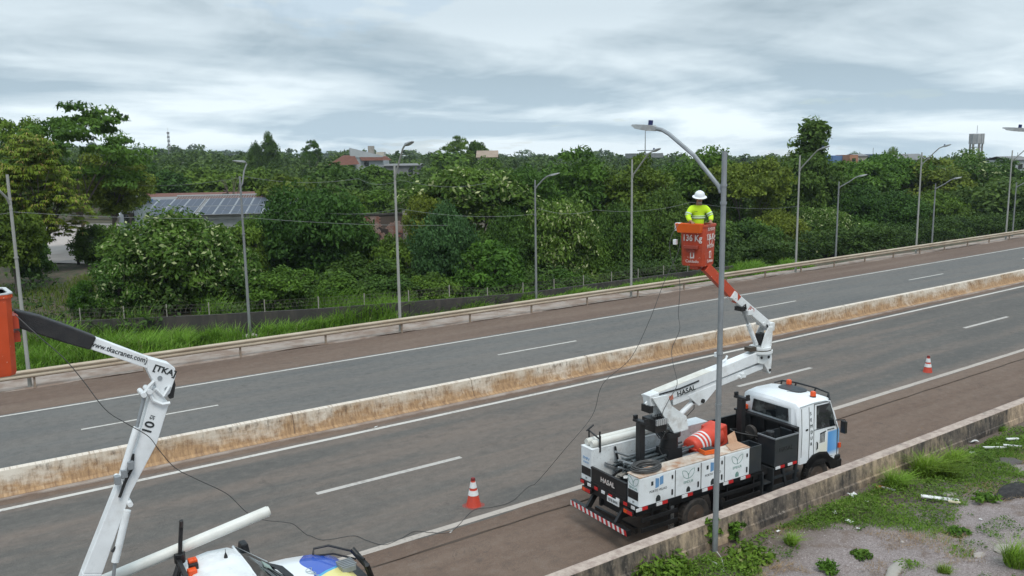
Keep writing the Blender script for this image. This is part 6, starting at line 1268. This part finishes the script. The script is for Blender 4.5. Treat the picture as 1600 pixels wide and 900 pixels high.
# stones of the verge
def icos(): 
    bm = bmesh.new(); bmesh.ops.create_icosphere(bm, subdivisions=1, radius=1); vs = np.array([v.co[:] for v in bm.verts]); fs = np.array([[v.index for v in f.verts] for f in bm.faces]); bm.free(); return vs, fs
iv, if_ = icos(); V, Fq = [], []; o = 0; tries = 0
tet = np.array([(1, 0, -.3), (-.5, .87, -.3), (-.5, -.87, -.3), (.1, .05, .75)]); tf = np.array([(0, 1, 3), (1, 2, 3), (2, 0, 3)])
while len(V) < 22000:
    x_ = 9.5+20*rng.random(); y_ = 5.6+5.0*rng.random()
    if green(x_, y_) > .55 + .5*rng.random(): continue
    r0 = .007+.016*rng.random()**3; q = tet*r0*(.7+.6*rng.random(3)); a = rng.random()*6.28; c_, s_ = math.cos(a), math.sin(a); q = q @ np.array([[c_, s_, 0], [-s_, c_, 0], [0, 0, 1]]); V.append(q+np.array([x_, y_, gz(x_, y_)+r0*.2])); Fq.append(tf+o); o += 4
gm = M_('gravel stone', (.40, .345, .33), .9, dirt=(.16, .125, .115), amt=.8, scale=14, lo=.35, hi=.6); mesh_np('gravel', np.concatenate(V), np.concatenate(Fq), [gm], kind='stuff')
def rock(px, py, sx_, sy_, sz_, label, mat=rockm, name='rock', rz=0, seed=1):
    p = pz(px, py, .5); p = pz(px, py, gz(p.x, p.y)); bm = bmesh.new(); bmesh.ops.create_icosphere(bm, subdivisions=3, radius=1)
    for v in bm.verts: n = .8+.35*vn(v.co.x*1.7+seed, v.co.y*1.7+v.co.z, seed)+.12*vn(v.co.x*5, v.co.y*5+v.co.z*4, seed); v.co = Vector((v.co.x*sx_*n, v.co.y*sy_*n, v.co.z*sz_*n))
    me = bpy.data.meshes.new(name); bm.to_mesh(me); bm.free(); me.materials.append(mat); ob = bpy.data.objects.new(name, me); COL.objects.link(ob); ob.location = (p.x, p.y, gz(p.x, p.y)+sz_*.2); ob.rotation_euler = (0, 0, rz); tag(ob, label, name.replace('_', ' '))
rock(1451, 732, .11, .09, .09, 'round grey stone between the grass tufts'); rock(1482, 775, .17, .10, .05, 'pale flat stone above the white board', rz=-.4, seed=3); rock(1566, 857, .24, .13, .06, 'pale flat stone on the gravel at the right', seed=5); rock(1400, 893, .5, .12, .06, 'long pale concrete lump at the bottom edge', concrete, 'concrete_lump', rz=.25, seed=6); rock(1410, 848, .05, .04, .035, 'small pale stone on the gravel below the white board', seed=8); rock(1530, 868, .16, .08, .05, 'pinkish stone low right of the white board', seed=9)
charm = M_('scorched soil', (.018, .016, .016), .95, dirt=(.09, .08, .075), amt=.6, scale=9, bmp=.03)
rock(1585, 770, .75, .28, .10, 'black scorched heap at the right edge', charm, 'burnt_heap', rz=.1, seed=12); rock(1575, 722, .42, .24, .06, 'dark grey ash heap above the scorched one', M_('ash', (.10, .085, .08), .95, dirt=(.05, .045, .04), amt=.6, scale=9), 'ash_heap', seed=14)
def board(px, py, L, w, rz, mat, name, label, cat, h=.03, tilt=.02):
    L *= 1.25; w *= 1.3
    p = pz(px, py, .45); p = pz(px, py, gz(p.x, p.y)); mb = MB(); c = [(-L/2, -w/2), (L*.42, -w/2), (L/2, -w*.1), (L/2, w*.4), (L*.35, w/2), (-L/2, w*.42)]; mb.prism([(a, b_, 0) for a, b_ in c], (0, 0, h/2)); ob = mb.build(name, mat, None, loc=(p.x, p.y, gz(p.x, p.y)+.075)); ob.rotation_euler = (tilt, tilt, rz); tag(ob, label, cat)
board(1468, 783, .62, .11, -.95, paper, 'white_board', 'long white board lying on the gravel', 'board', .02); board(1491, 789, .2, .06, -.95, M_('yellowed board end', (.60, .52, .36), .7), 'board_end', 'yellowed end piece touching the white board', 'board')
board(1556, 703, .55, .05, -.6, paper, 'white_stick', 'long thin white stick on the grass near the right edge', 'stick'); board(1582, 701, .35, .06, -.9, paper, 'white_stick', 'short white stick at the right edge beside the long one', 'stick'); board(1582, 690, .28, .07, -.5, paper, 'white_stick', 'flat white strip highest at the right edge by the barrier', 'stick')
board(1388, 767, .24, .04, -1.2, paper, 'white_stick', 'short white stick beside the orange brown scrap', 'stick'); board(1380, 766, .26, .10, -1., brownb, 'brown_scrap', 'orange brown torn scrap by the bright grass tuft', 'litter'); board(1440, 672, .45, .04, .1, wood, 'dry_stick', 'dry brown stick lying on the shoulder by the barrier', 'stick') if False else None
p = pz(1440, 673, .06); mb = MB(); mb.tube([p+Vector((-.28, -.1, 0)), p, p+Vector((.22, .12, .02))], .018, 5); solo(mb, 'dry_stick', wood, 'dry brown stick lying on the shoulder near the barrier at the right', 'stick')
for k, (px, py, sz, lab) in enumerate(((1333, 776, .20, 'crumpled white bag in the grass left of the brown scrap'), (1326, 817, .13, 'white scrap in the weeds below the crumpled bag'), (1519, 694, .20, 'crumpled white sheet at the barrier foot near the right edge'), (1520, 709, .14, 'white scrap just below the crumpled sheet'), (1354, 786, .06, 'tiny white scrap right of the crumpled bag'), (1382, 792, .07, 'tiny white scrap below the brown scrap'), (1453, 761, .05, 'tiny white scrap on the soil left of the flat stone'), (1473, 753, .05, 'tiny white scrap below the drooping grass'), (1304, 805, .09, 'thin white scrap left of the weeds scrap'), (1532, 814, .05, 'tiny white chip on the gravel right of the board'), (1558, 695, .07, 'small white scrap above the long white stick'), (1341, 827, .06, 'small white scrap among weeds below'), (1216, 831, .07, 'small white scrap right of the near lamp post'), (1005, 893, .07, 'white scrap at the barrier foot at the bottom edge'))):
    p = pz(px, py, .45); p = pz(px, py, gz(p.x, p.y)); bm = bmesh.new(); bmesh.ops.create_grid(bm, x_segments=5, y_segments=4, size=1)
    for v in bm.verts: v.co = Vector((v.co.x*sz*.6*(.8+.5*vn(v.co.y*2, k)), v.co.y*sz*.38*(.8+.5*vn(v.co.x*2, k+3)), sz*.35*vn(v.co.x*2.3+k, v.co.y*2.3, k)))
    me = bpy.data.meshes.new('paper_scrap'); bm.to_mesh(me); bm.free(); me.materials.append(paper); ob = bpy.data.objects.new('paper_scrap', me); COL.objects.link(ob); ob.location = (p.x, p.y, gz(p.x, p.y)+.03); ob.rotation_euler = (.1, .1, k*1.3); s = ob.modifiers.new('s', 'SOLIDIFY'); s.thickness = .004; tag(ob, lab, 'litter')
mb = MB(); a, b_ = pz(1106, 873, .33), pz(1132, 893, .36); mb.tube([a, a.lerp(b_, .5)+Vector((0, 0, .03)), b_], .016, 6); c = pz(1120, 862, .36); mb.tube([c, c.lerp(b_, .4)+Vector((.05, 0, .02)), b_], .009, 5); solo(mb, 'bent_stick', pipem, 'bent whitish plastic strip at the foot of the near lamp post', 'stick')
# ------------------------------------------------------------------ buildings and far structures
def wallM(name, c, d): return M_(name, c, .85, dirt=d, amt=.5, scale=.4)
tile = M_('clay roof tile', (.16, .065, .045), .85, dirt=(.12, .05, .035), amt=.7, scale=2.5); cream = wallM('cream wall', (.55, .50, .42), (.3, .25, .2)); bwhite = wallM('weathered white wall', (.46, .48, .49), (.28, .27, .25)); blueb = wallM('blue cladding', (.11, .20, .40), (.2, .28, .4)); navy = wallM('dark blue cladding', (.035, .06, .16), (.08, .1, .2)); greyr = wallM('grey sheet roof', (.20, .20, .20), (.12, .115, .11)); orangeb = wallM('orange brown wall', (.42, .20, .12), (.3, .16, .1))
panel, t, b = newmat('solar cell'); b.inputs['Base Color'].default_value = (.055, .065, .092, 1); b.inputs['Roughness'].default_value = .45; b.inputs['Specular IOR Level'].default_value = .35; alu = M_('aluminium frame', (.55, .56, .58), .4, .5)
# house with solar panels: roof plane seen from its front
A_, B_ = pD(214, 311, 91), pD(402, 305, 93); A_.z = B_.z = (A_.z+B_.z)/2+.05; C_ = pD(232, 345, 81.5); ex = (B_-A_); ex.z = 0; exn = ex.normalized(); ey = Vector((-exn.y, exn.x, 0)); 
if ey.dot(FW) > 0: ey = -ey
dep = 9.6; rise = A_.z-C_.z-.1; dv = (ey*dep + Vector((0, 0, -rise))); dvn = dv.normalized(); nn = exn.cross(dvn); nn = nn if nn.z > 0 else -nn; Lr = ex.length + 3
HS = empty('solar_house', 'low house with two rows of grey solar panels below its clay tile ridge', 'house', (A_+ex*.5+ey*4.5 - Vector((0, 0, A_.z-1.2))))
def hp(mb, name, mat, par=HS, **kw): o = mb.build(name, mat, par, **kw); o.matrix_parent_inverse = Matrix.Translation(HS.location).inverted(); return o
def rp(u, v, h=0): return A_ + exn*u + dvn*v + nn*h
mb = MB(); mb.prism([rp(0, 0), rp(Lr, 0), rp(Lr, 8.7), rp(0, 8.7)], nn*-.06); hp(mb, 'roof', greyr)
mb = MB(); z0 = .6
for (u0, v0, u1, v1) in ((.3, .4, Lr-.3, .4), (.3, 8.2, Lr-.3, 8.2), (.3, .4, .3, 8.2), (Lr-.3, .4, Lr-.3, 8.2)):
    a, b_ = rp(u0, v0), rp(u1, v1); mb.prism([a-Vector((0, 0, .1)), b_-Vector((0, 0, .1)), Vector((b_.x, b_.y, z0)), Vector((a.x, a.y, z0))], (ey if abs(u1-u0) > 1 else exn)*.08)
hp(mb, 'wall', bwhite)
mb = MB(); bk = -ey
mb.prism([rp(-.2, -.05, .02), rp(Lr, -.05, .02), rp(Lr, -.05, .02)+bk*3.5+Vector((0, 0, .25)), rp(-.2, -.05, .02)+bk*3.5+Vector((0, 0, .25))], (0, 0, .04)); hp(mb, 'rear_roof', tile)
# rows of ridge tiles on the near slope
mb = MB(); rows = 4
for k in range(int((Lr-4.5)/.27)):
    u = 4.3+.27*k
    for r_ in range(rows): mb.prism([rp(u, -.02+.36*r_, .03+.01*r_), rp(u+.13, -.02+.36*r_, .10), rp(u+.25, -.02+.36*r_, .03), rp(u+.25, .36+.36*r_, .02), rp(u+.13, .36+.36*r_, .08), rp(u, .36+.36*r_, .02)], nn*.008)
rt = hp(mb, 'ridge_tiles', tile); rt['kind'] = 'stuff'
mb = MB(); mb.beam(rp(4.2, -.1, .12), rp(Lr, -.1, .12), .3, .12); hp(mb, 'ridge_cap', bwhite)
mb = MB(); mb.prism([rp(-.1, -.3, .1), rp(.5, -.3, .1), rp(.5, 8.7, .1), rp(-.1, 8.7, .1)], nn*.1); hp(mb, 'parapet', bwhite)
pw, ph = 1.52, 3.55; pm_ = fm_ = None
for r_ in range(2):
    for k in range(10):
        u = 1.2 + k*(pw+.06) + (.35 if k >= 4 else 0); v = 1.7 + r_*(ph+.25)
        if pm_ is None:
            M0 = Matrix((exn, dvn, nn)).transposed().to_4x4()
            f_ = MB(); f_.box(0, pw, 0, ph, 0, .05, None); po = f_.build('solar_panel', alu, HS); pm_ = po.data
            g_ = MB(); [g_.box(.04+(pw-.08)*i/2+.01, .04+(pw-.08)*(i+1)/2-.01, .04, ph-.04, .051, .056) for i in range(2)]; fo = g_.build('cell', panel, po); fm_ = fo.data
        else:
            po = bpy.data.objects.new('solar_panel', pm_); COL.objects.link(po); po.parent = HS; fo = bpy.data.objects.new('cell', fm_); COL.objects.link(fo); fo.parent = po
        Mq = Matrix((exn, dvn, nn)).transposed().to_4x4(); Mq.translation = rp(u, v, .10); po.matrix_parent_inverse = Matrix.Translation(HS.location).inverted(); po.matrix_basis = Mq
# blue and white lean-to left of it
def building(label, cat, name, L, R2, D, ytop, ybot, depth, wall, roof=None, gable=0, wins=0, parts=(), winm=None):
    a, b_ = pD(L, ytop, D), pD(R2, ytop, D); zt = (a.z+b_.z)/2; zb = pD((L+R2)/2, ybot, D).z; e = (b_-a); e.z = 0; en = e.normalized(); dn_ = Vector((-en.y, en.x, 0)); dn_ = dn_ if dn_.dot(FW) > 0 else -dn_
    zb = min(zb, gz(a.x, a.y)); a = Vector((a.x, a.y, 0)); t_ = empty(name, label, cat, (a+e*.5+dn_*depth*.5+Vector((0, 0, zb)))); inv = Matrix.Translation(t_.location).inverted(); W_ = e.length
    def Q(u, v, z_): return a+en*u+dn_*v+Vector((0, 0, z_))
    def bb_(u0, u1, v0, v1, z0_, z1_): mb = MB(); mb.add([Q(u, v, z_) for z_ in (z0_, z1_) for u, v in ((u0, v0), (u1, v0), (u1, v1), (u0, v1))], [(0, 1, 2, 3), (4, 5, 6, 7), (0, 1, 5, 4), (1, 2, 6, 5), (2, 3, 7, 6), (3, 0, 4, 7)]); return mb
    def addp(mb, n, m_): o = mb.build(n, m_, t_); o.matrix_parent_inverse = inv; return o
    addp(bb_(0, W_, 0, depth, zb, zt), 'wall', wall)
    if roof and gable: mb = MB(); mb.prism([Q(-.3, -.4, zt+.02), Q(W_+.3, -.4, zt+.02), Q(W_+.3, depth/2, zt+gable), Q(-.3, depth/2, zt+gable)], (0, 0, .06)); mb.prism([Q(-.3, depth+.4, zt+.02), Q(W_+.3, depth+.4, zt+.02), Q(W_+.3, depth/2, zt+gable), Q(-.3, depth/2, zt+gable)], (0, 0, .06)); addp(mb, 'roof', roof)
    elif roof: addp(bb_(-.2, W_+.2, -.2, depth+.2, zt+.003, zt+.25), 'roof', roof)
    for k in range(wins):
        u = W_*(k+.5)/wins; o = addp(bb_(u-.5, u+.5, -.06, -.003, zt-2.0, zt-.9), 'window', winm or glass)
    return Q, addp, bb_, W_, zt, zb, depth
building('white wall with a blue band left of the solar roof', 'building', 'lean_to', 186, 214, 80, 318, 372, 3, bwhite, blueb, 0, 1)
Q, addp, bb_, W_, zt, zb, dp = building('white building with a sloping parapet and red tiled roofs on the left skyline', 'house', 'white_house', 547, 598, 190, 246, 262, 10, bwhite, None, 0, 1)
mb = MB(); mb.prism([Q(0, 0, zt), Q(W_, 0, zt), Q(W_, 0, zt+.3), Q(0, 0, zt+2.2)], (.0, .2, 0)); addp(mb, 'sloping_parapet', bwhite)
mb = MB(); mb.prism([Q(-4.5, -2, zt-1.6), Q(2.4, -2, zt-1.4), Q(1.0, 0, zt+.45), Q(-1.5, 0, zt+.45)], (0, .2, .1)); mb.prism([Q(2.6, -.6, zt-.6), Q(W_+2, -.6, zt-.6), Q(W_+1, 0, zt+.1), Q(2., 0, zt+.2)], (0, .2, .1)); addp(mb, 'tiled_roof', tile)
addp(bb_(3.6, 4.9, 3, 4.4, zt, zt+2.6), 'chimney', concrete); addp(bb_(5.6, 7.4, 2, 5, zt, zt+1.2), 'penthouse', cream)
building('long pale low roof right of the white house, cut by the lamp post', 'house', 'low_house', 600, 655, 185, 259, 264, 8, greyr, greyr, .4, 2)
Q, addp, bb_, W_, zt, zb, dp = building('small pink gabled house behind the brick wall beside the lamp post', 'house', 'pink_house', 612, 648, 105, 319, 330, 6, wallM('pink wall', (.55, .36, .30), (.3, .2, .18)), tile, 1.0, 0)
building('tan tiled roofs on the skyline right of the dark round tree', 'house', 'tan_house', 746, 776, 175, 246, 250, 8, cream, wallM('tan tiles', (.33, .25, .19), (.2, .15, .12)), 1.4, 0)
# brick wall with courses built as pieces
BW = empty('brick_wall', 'old red brick garden wall with a flaking rendered corner pillar', 'wall'); a, b_ = pD(556, 337, 68), pD(652, 335, 70); zt = (a.z+b_.z)/2; zb = min(pD(600, 376, 70).z, gz(a.x, a.y)); e = b_-a; e.z = 0; en = e.normalized(); dn_ = Vector((-en.y, en.x, 0)); dn_ = dn_ if dn_.dot(FW) > 0 else -dn_; a = Vector((a.x, a.y, 0)); BW.location = a+Vector((0, 0, zb)); inv = Matrix.Translation(BW.location).inverted()
def Bx(mb, u0, u1, v0, v1, z0_, z1_): mb.add([a+en*u+dn_*v+Vector((0, 0, z_)) for z_ in (z0_, z1_) for u, v in ((u0, v0), (u1, v0), (u1, v1), (u0, v1))], [(0, 1, 2, 3), (4, 5, 6, 7), (0, 1, 5, 4), (1, 2, 6, 5), (2, 3, 7, 6), (3, 0, 4, 7)])
def bwp(mb, n, m_, **k): o = mb.build(n, m_, BW, **k); o.matrix_parent_inverse = inv; return o
mb = MB(); Bx(mb, 0, e.length, .02, .2, zb, zt); bwp(mb, 'mortar_core', wallM('dark mortar', (.10, .075, .06), (.05, .045, .04)))
mb = MB(); Bx(mb, -.05, e.length+.2, -.06, .26, zt+.003, zt+.16); bwp(mb, 'coping', darkwall)
mb = MB(); zc = zb
while zc < zt-.1:
    u = .13*(int((zc-zb)/.12) % 2)
    while u < e.length-.26:
        if vn(u*.9, zc*1.5, 71) > .28: pr_ = .012*rng.random(); Bx(mb, u, u+.235, -pr_-.004, .018, zc, zc+.105)
        u += .255
    zc += .12
brk = M_('old brick', (.27, .115, .08), .9, dirt=(.36, .28, .24), amt=.8, scale=1.2, lo=.45, hi=.6, spots=((.05, .04, .035), 2.2, .60)); bwp(mb, 'brick_courses', brk, kind='stuff')
mb = MB(); Bx(mb, e.length-1.3, e.length-.95, -.25, .0, zb, zt+.3); bwp(mb, 'pillar', concrete, bevel=.02)
# pale lot behind the mango tree with fence posts
P_ = [pz(-40, 404, 1.62), pz(205, 404, 1.62), pz(225, 345, 1.62), pz(-40, 340, 1.62)]
mb = MB(); nseg = 26
pts_ = [[P_[0].lerp(P_[1], i/nseg).lerp(P_[3].lerp(P_[2], i/nseg), j/nseg) for i in range(nseg+1)] for j in range(nseg+1)]
mb.v = [(q.x, q.y, gz(q.x, q.y)+.06) for r_ in pts_ for q in r_]; mb.f = [(j*(nseg+1)+i, j*(nseg+1)+i+1, (j+1)*(nseg+1)+i+1, (j+1)*(nseg+1)+i) for j in range(nseg) for i in range(nseg)]; mb.m = [0]*len(mb.f); mb.build('paved_lot', lotm, kind='structure')
for k, (px, h, lab) in enumerate(((68, 1.75, 'dark fence post at the pale lot, left one'), (72, 1.25, 'shorter dark fence post next to the left one'), (122, 1.3, 'dark fence post right of the mango trunk'), (1, 1.4, 'dark fence post at the left edge of the lot'))):
    p = pz(px, 405, 1.6); mb = MB(); mb.box(p.x-.09, p.x+.09, p.y-.09, p.y+.09, gz(p.x, p.y)-.1, gz(p.x, p.y)+h); solo(mb, 'fence_post', M_('dark post', (.05, .04, .035), .9), lab, 'post', bevel=.015)
building('dark garage end wall at the lot right of the mango trunk', 'building', 'small_shed', 128, 160, 76, 378, 396, 3, greyr, blueb, 0, 0)
# right hand skyline
building('blue clad building left on the right skyline', 'building', 'blue_building', 1302, 1332, 230, 243, 262, 14, blueb, None, 0, 0); building('pale building between the dark tree and the blue building', 'building', 'pale_building', 1292, 1303, 240, 247, 262, 8, cream, None, 0, 1)
building('orange brown building next to the blue one', 'building', 'orange_building', 1328, 1341, 225, 242, 256, 10, orangeb, None, 0, 1); building('cream building under the small skyline tree', 'building', 'cream_building', 1341, 1356, 228, 244, 256, 10, cream, greyr, .6, 2)
building('navy blue building left of the round skyline tree', 'building', 'navy_building', 1355, 1374, 240, 241, 256, 12, navy, None, 0, 0); building('navy blue building right of the round skyline tree', 'building', 'navy_building', 1404, 1421, 240, 242, 256, 12, navy, None, 0, 0); building('long shed with a grey sheet roof right of the navy building', 'building', 'long_shed', 1408, 1452, 200, 250, 262, 12, bwhite, greyr, 1.4, 3)
building('pale building at the right edge behind the lamp posts', 'building', 'pale_building', 1578, 1612, 190, 250, 262, 10, bwhite, greyr, .8, 3)
# water tower
WT = empty('water_tower', 'pale concrete water tower on legs on the right skyline', 'water tower'); c = pD(1524, 245, 330); WT.location = (c.x, c.y, gz(c.x, c.y)); zt = pD(1524, 209, 330).z; zm = pD(1524, 225, 330).z; inv = Matrix.Translation(WT.location).inverted()
mb = MB(); mb.lathe([(2.3, zm), (2.45, zm+.3), (2.45, zt-.3), (2.3, zt)], 10, Matrix.Translation((c.x, c.y, 0))); [mb.beam((c.x+2.5*math.cos(a), c.y+2.5*math.sin(a), zm), (c.x+2.5*math.cos(a), c.y+2.5*math.sin(a), zt), .35) for a in [k*.628 for k in range(10)]]; o = mb.build('tank', wallM('tower concrete', (.42, .42, .42), (.2, .2, .2)), WT); o.matrix_parent_inverse = inv
for k in range(6): mb = MB(); a = k*1.047; mb.beam((c.x+2.1*math.cos(a), c.y+2.1*math.sin(a), WT.location.z), (c.x+2.1*math.cos(a), c.y+2.1*math.sin(a), zm), .5); o = mb.build('leg', concrete, WT); o.matrix_parent_inverse = inv
mb = MB(); mb.lathe([(2.2, zm-1.4), (2.2, zm-1.1)], 10, Matrix.Translation((c.x, c.y, 0))); mb.beam((c.x, c.y, zt), (c.x, c.y, zt+3.2), .12); o = mb.build('antenna', poled, WT); o.matrix_parent_inverse = inv
# radio mast, antennas
def mast(px, ytop, ybot, D, label, w=.9, plat=False):
    c = pD(px, ybot, D); zt = pD(px, ytop, D).z; z0 = gz(c.x, c.y); mb = MB()
    L = [Vector((c.x+w*.5*math.cos(a), c.y+w*.5*math.sin(a), 0)) for a in (0, 2.1, 4.2)]
    for q in L: mb.beam((q.x, q.y, z0), (c.x*.6+q.x*.4, c.y*.6+q.y*.4, zt), .14)
    n = max(4, int((zt-z0)/1.5))
    for i in range(n):
        for j in range(3):
            f = lambda q, i: Vector((q.x+(c.x-q.x)*.6*i/n, q.y+(c.y-q.y)*.6*i/n, z0+(zt-z0)*i/n)); mb.beam(f(L[j], i), f(L[(j+1) % 3], i+1), .07); mb.beam(f(L[j], i), f(L[(j+1) % 3], i), .07)
    for k in range(5): mb.box(c.x-.25-w*.2, c.x+.25+w*.2, c.y-.2, c.y+.2, zt-1-2*k, zt-.2-2*k)
    mb.beam((c.x, c.y, zt), (c.x, c.y, zt+2), .08); return solo(mb, 'radio_mast', poled, label, 'mast')
mast(265, 206, 240, 420, 'lattice radio mast on the left skyline right of the spreading tree', 1.8)
def monopole(px, ytop, D, label, w=.25, plat=False):
    c = pD(px, 242, D); zt = pD(px, ytop, D).z; z0 = gz(c.x, c.y); mb = MB(); mb.cyl((c.x, c.y, z0), (c.x, c.y, zt), w, w*.4, n=8)
    if plat: zp = pD(px, 235, D).z; mb.box(c.x-2.4, c.x+2.4, c.y-1.5, c.y+1.5, zp-.2, zp+.1); mb.box(c.x-6, c.x+5, c.y-4, c.y+4, zp-2.6, zp-1.0)
    solo(mb, 'antenna_pole', poled, label, 'antenna')
monopole(1008, 200, 300, 'thin antenna pole with a small platform under the near lamp head', .28, True); monopole(1364, 231, 300, 'thin antenna on the skyline above the navy building', .2); monopole(1590, 238, 320, 'tiny antenna by the rightmost lamp post', .2)
# ------------------------------------------------------------------ thin moist air
mb = MB(); mb.box(-1510, 1710, -1510, 1710, -45, 36); hz = mb.build('haze', None or bpy.data.materials.new('haze air')); hm_ = hz.data.materials[0]; hm_.use_nodes = True; hm_.node_tree.nodes.clear(); t = NT(hm_.node_tree)
pv = t.new('ShaderNodeVolumePrincipled'); pv.inputs['Color'].default_value = (.80, .88, .96, 1); pv.inputs['Density'].default_value = .0002; pv.inputs['Anisotropy'].default_value = .2
ho = t.new('ShaderNodeOutputMaterial'); t.l.new(pv.outputs[0], ho.inputs['Volume']); tag(hz, kind='stuff')
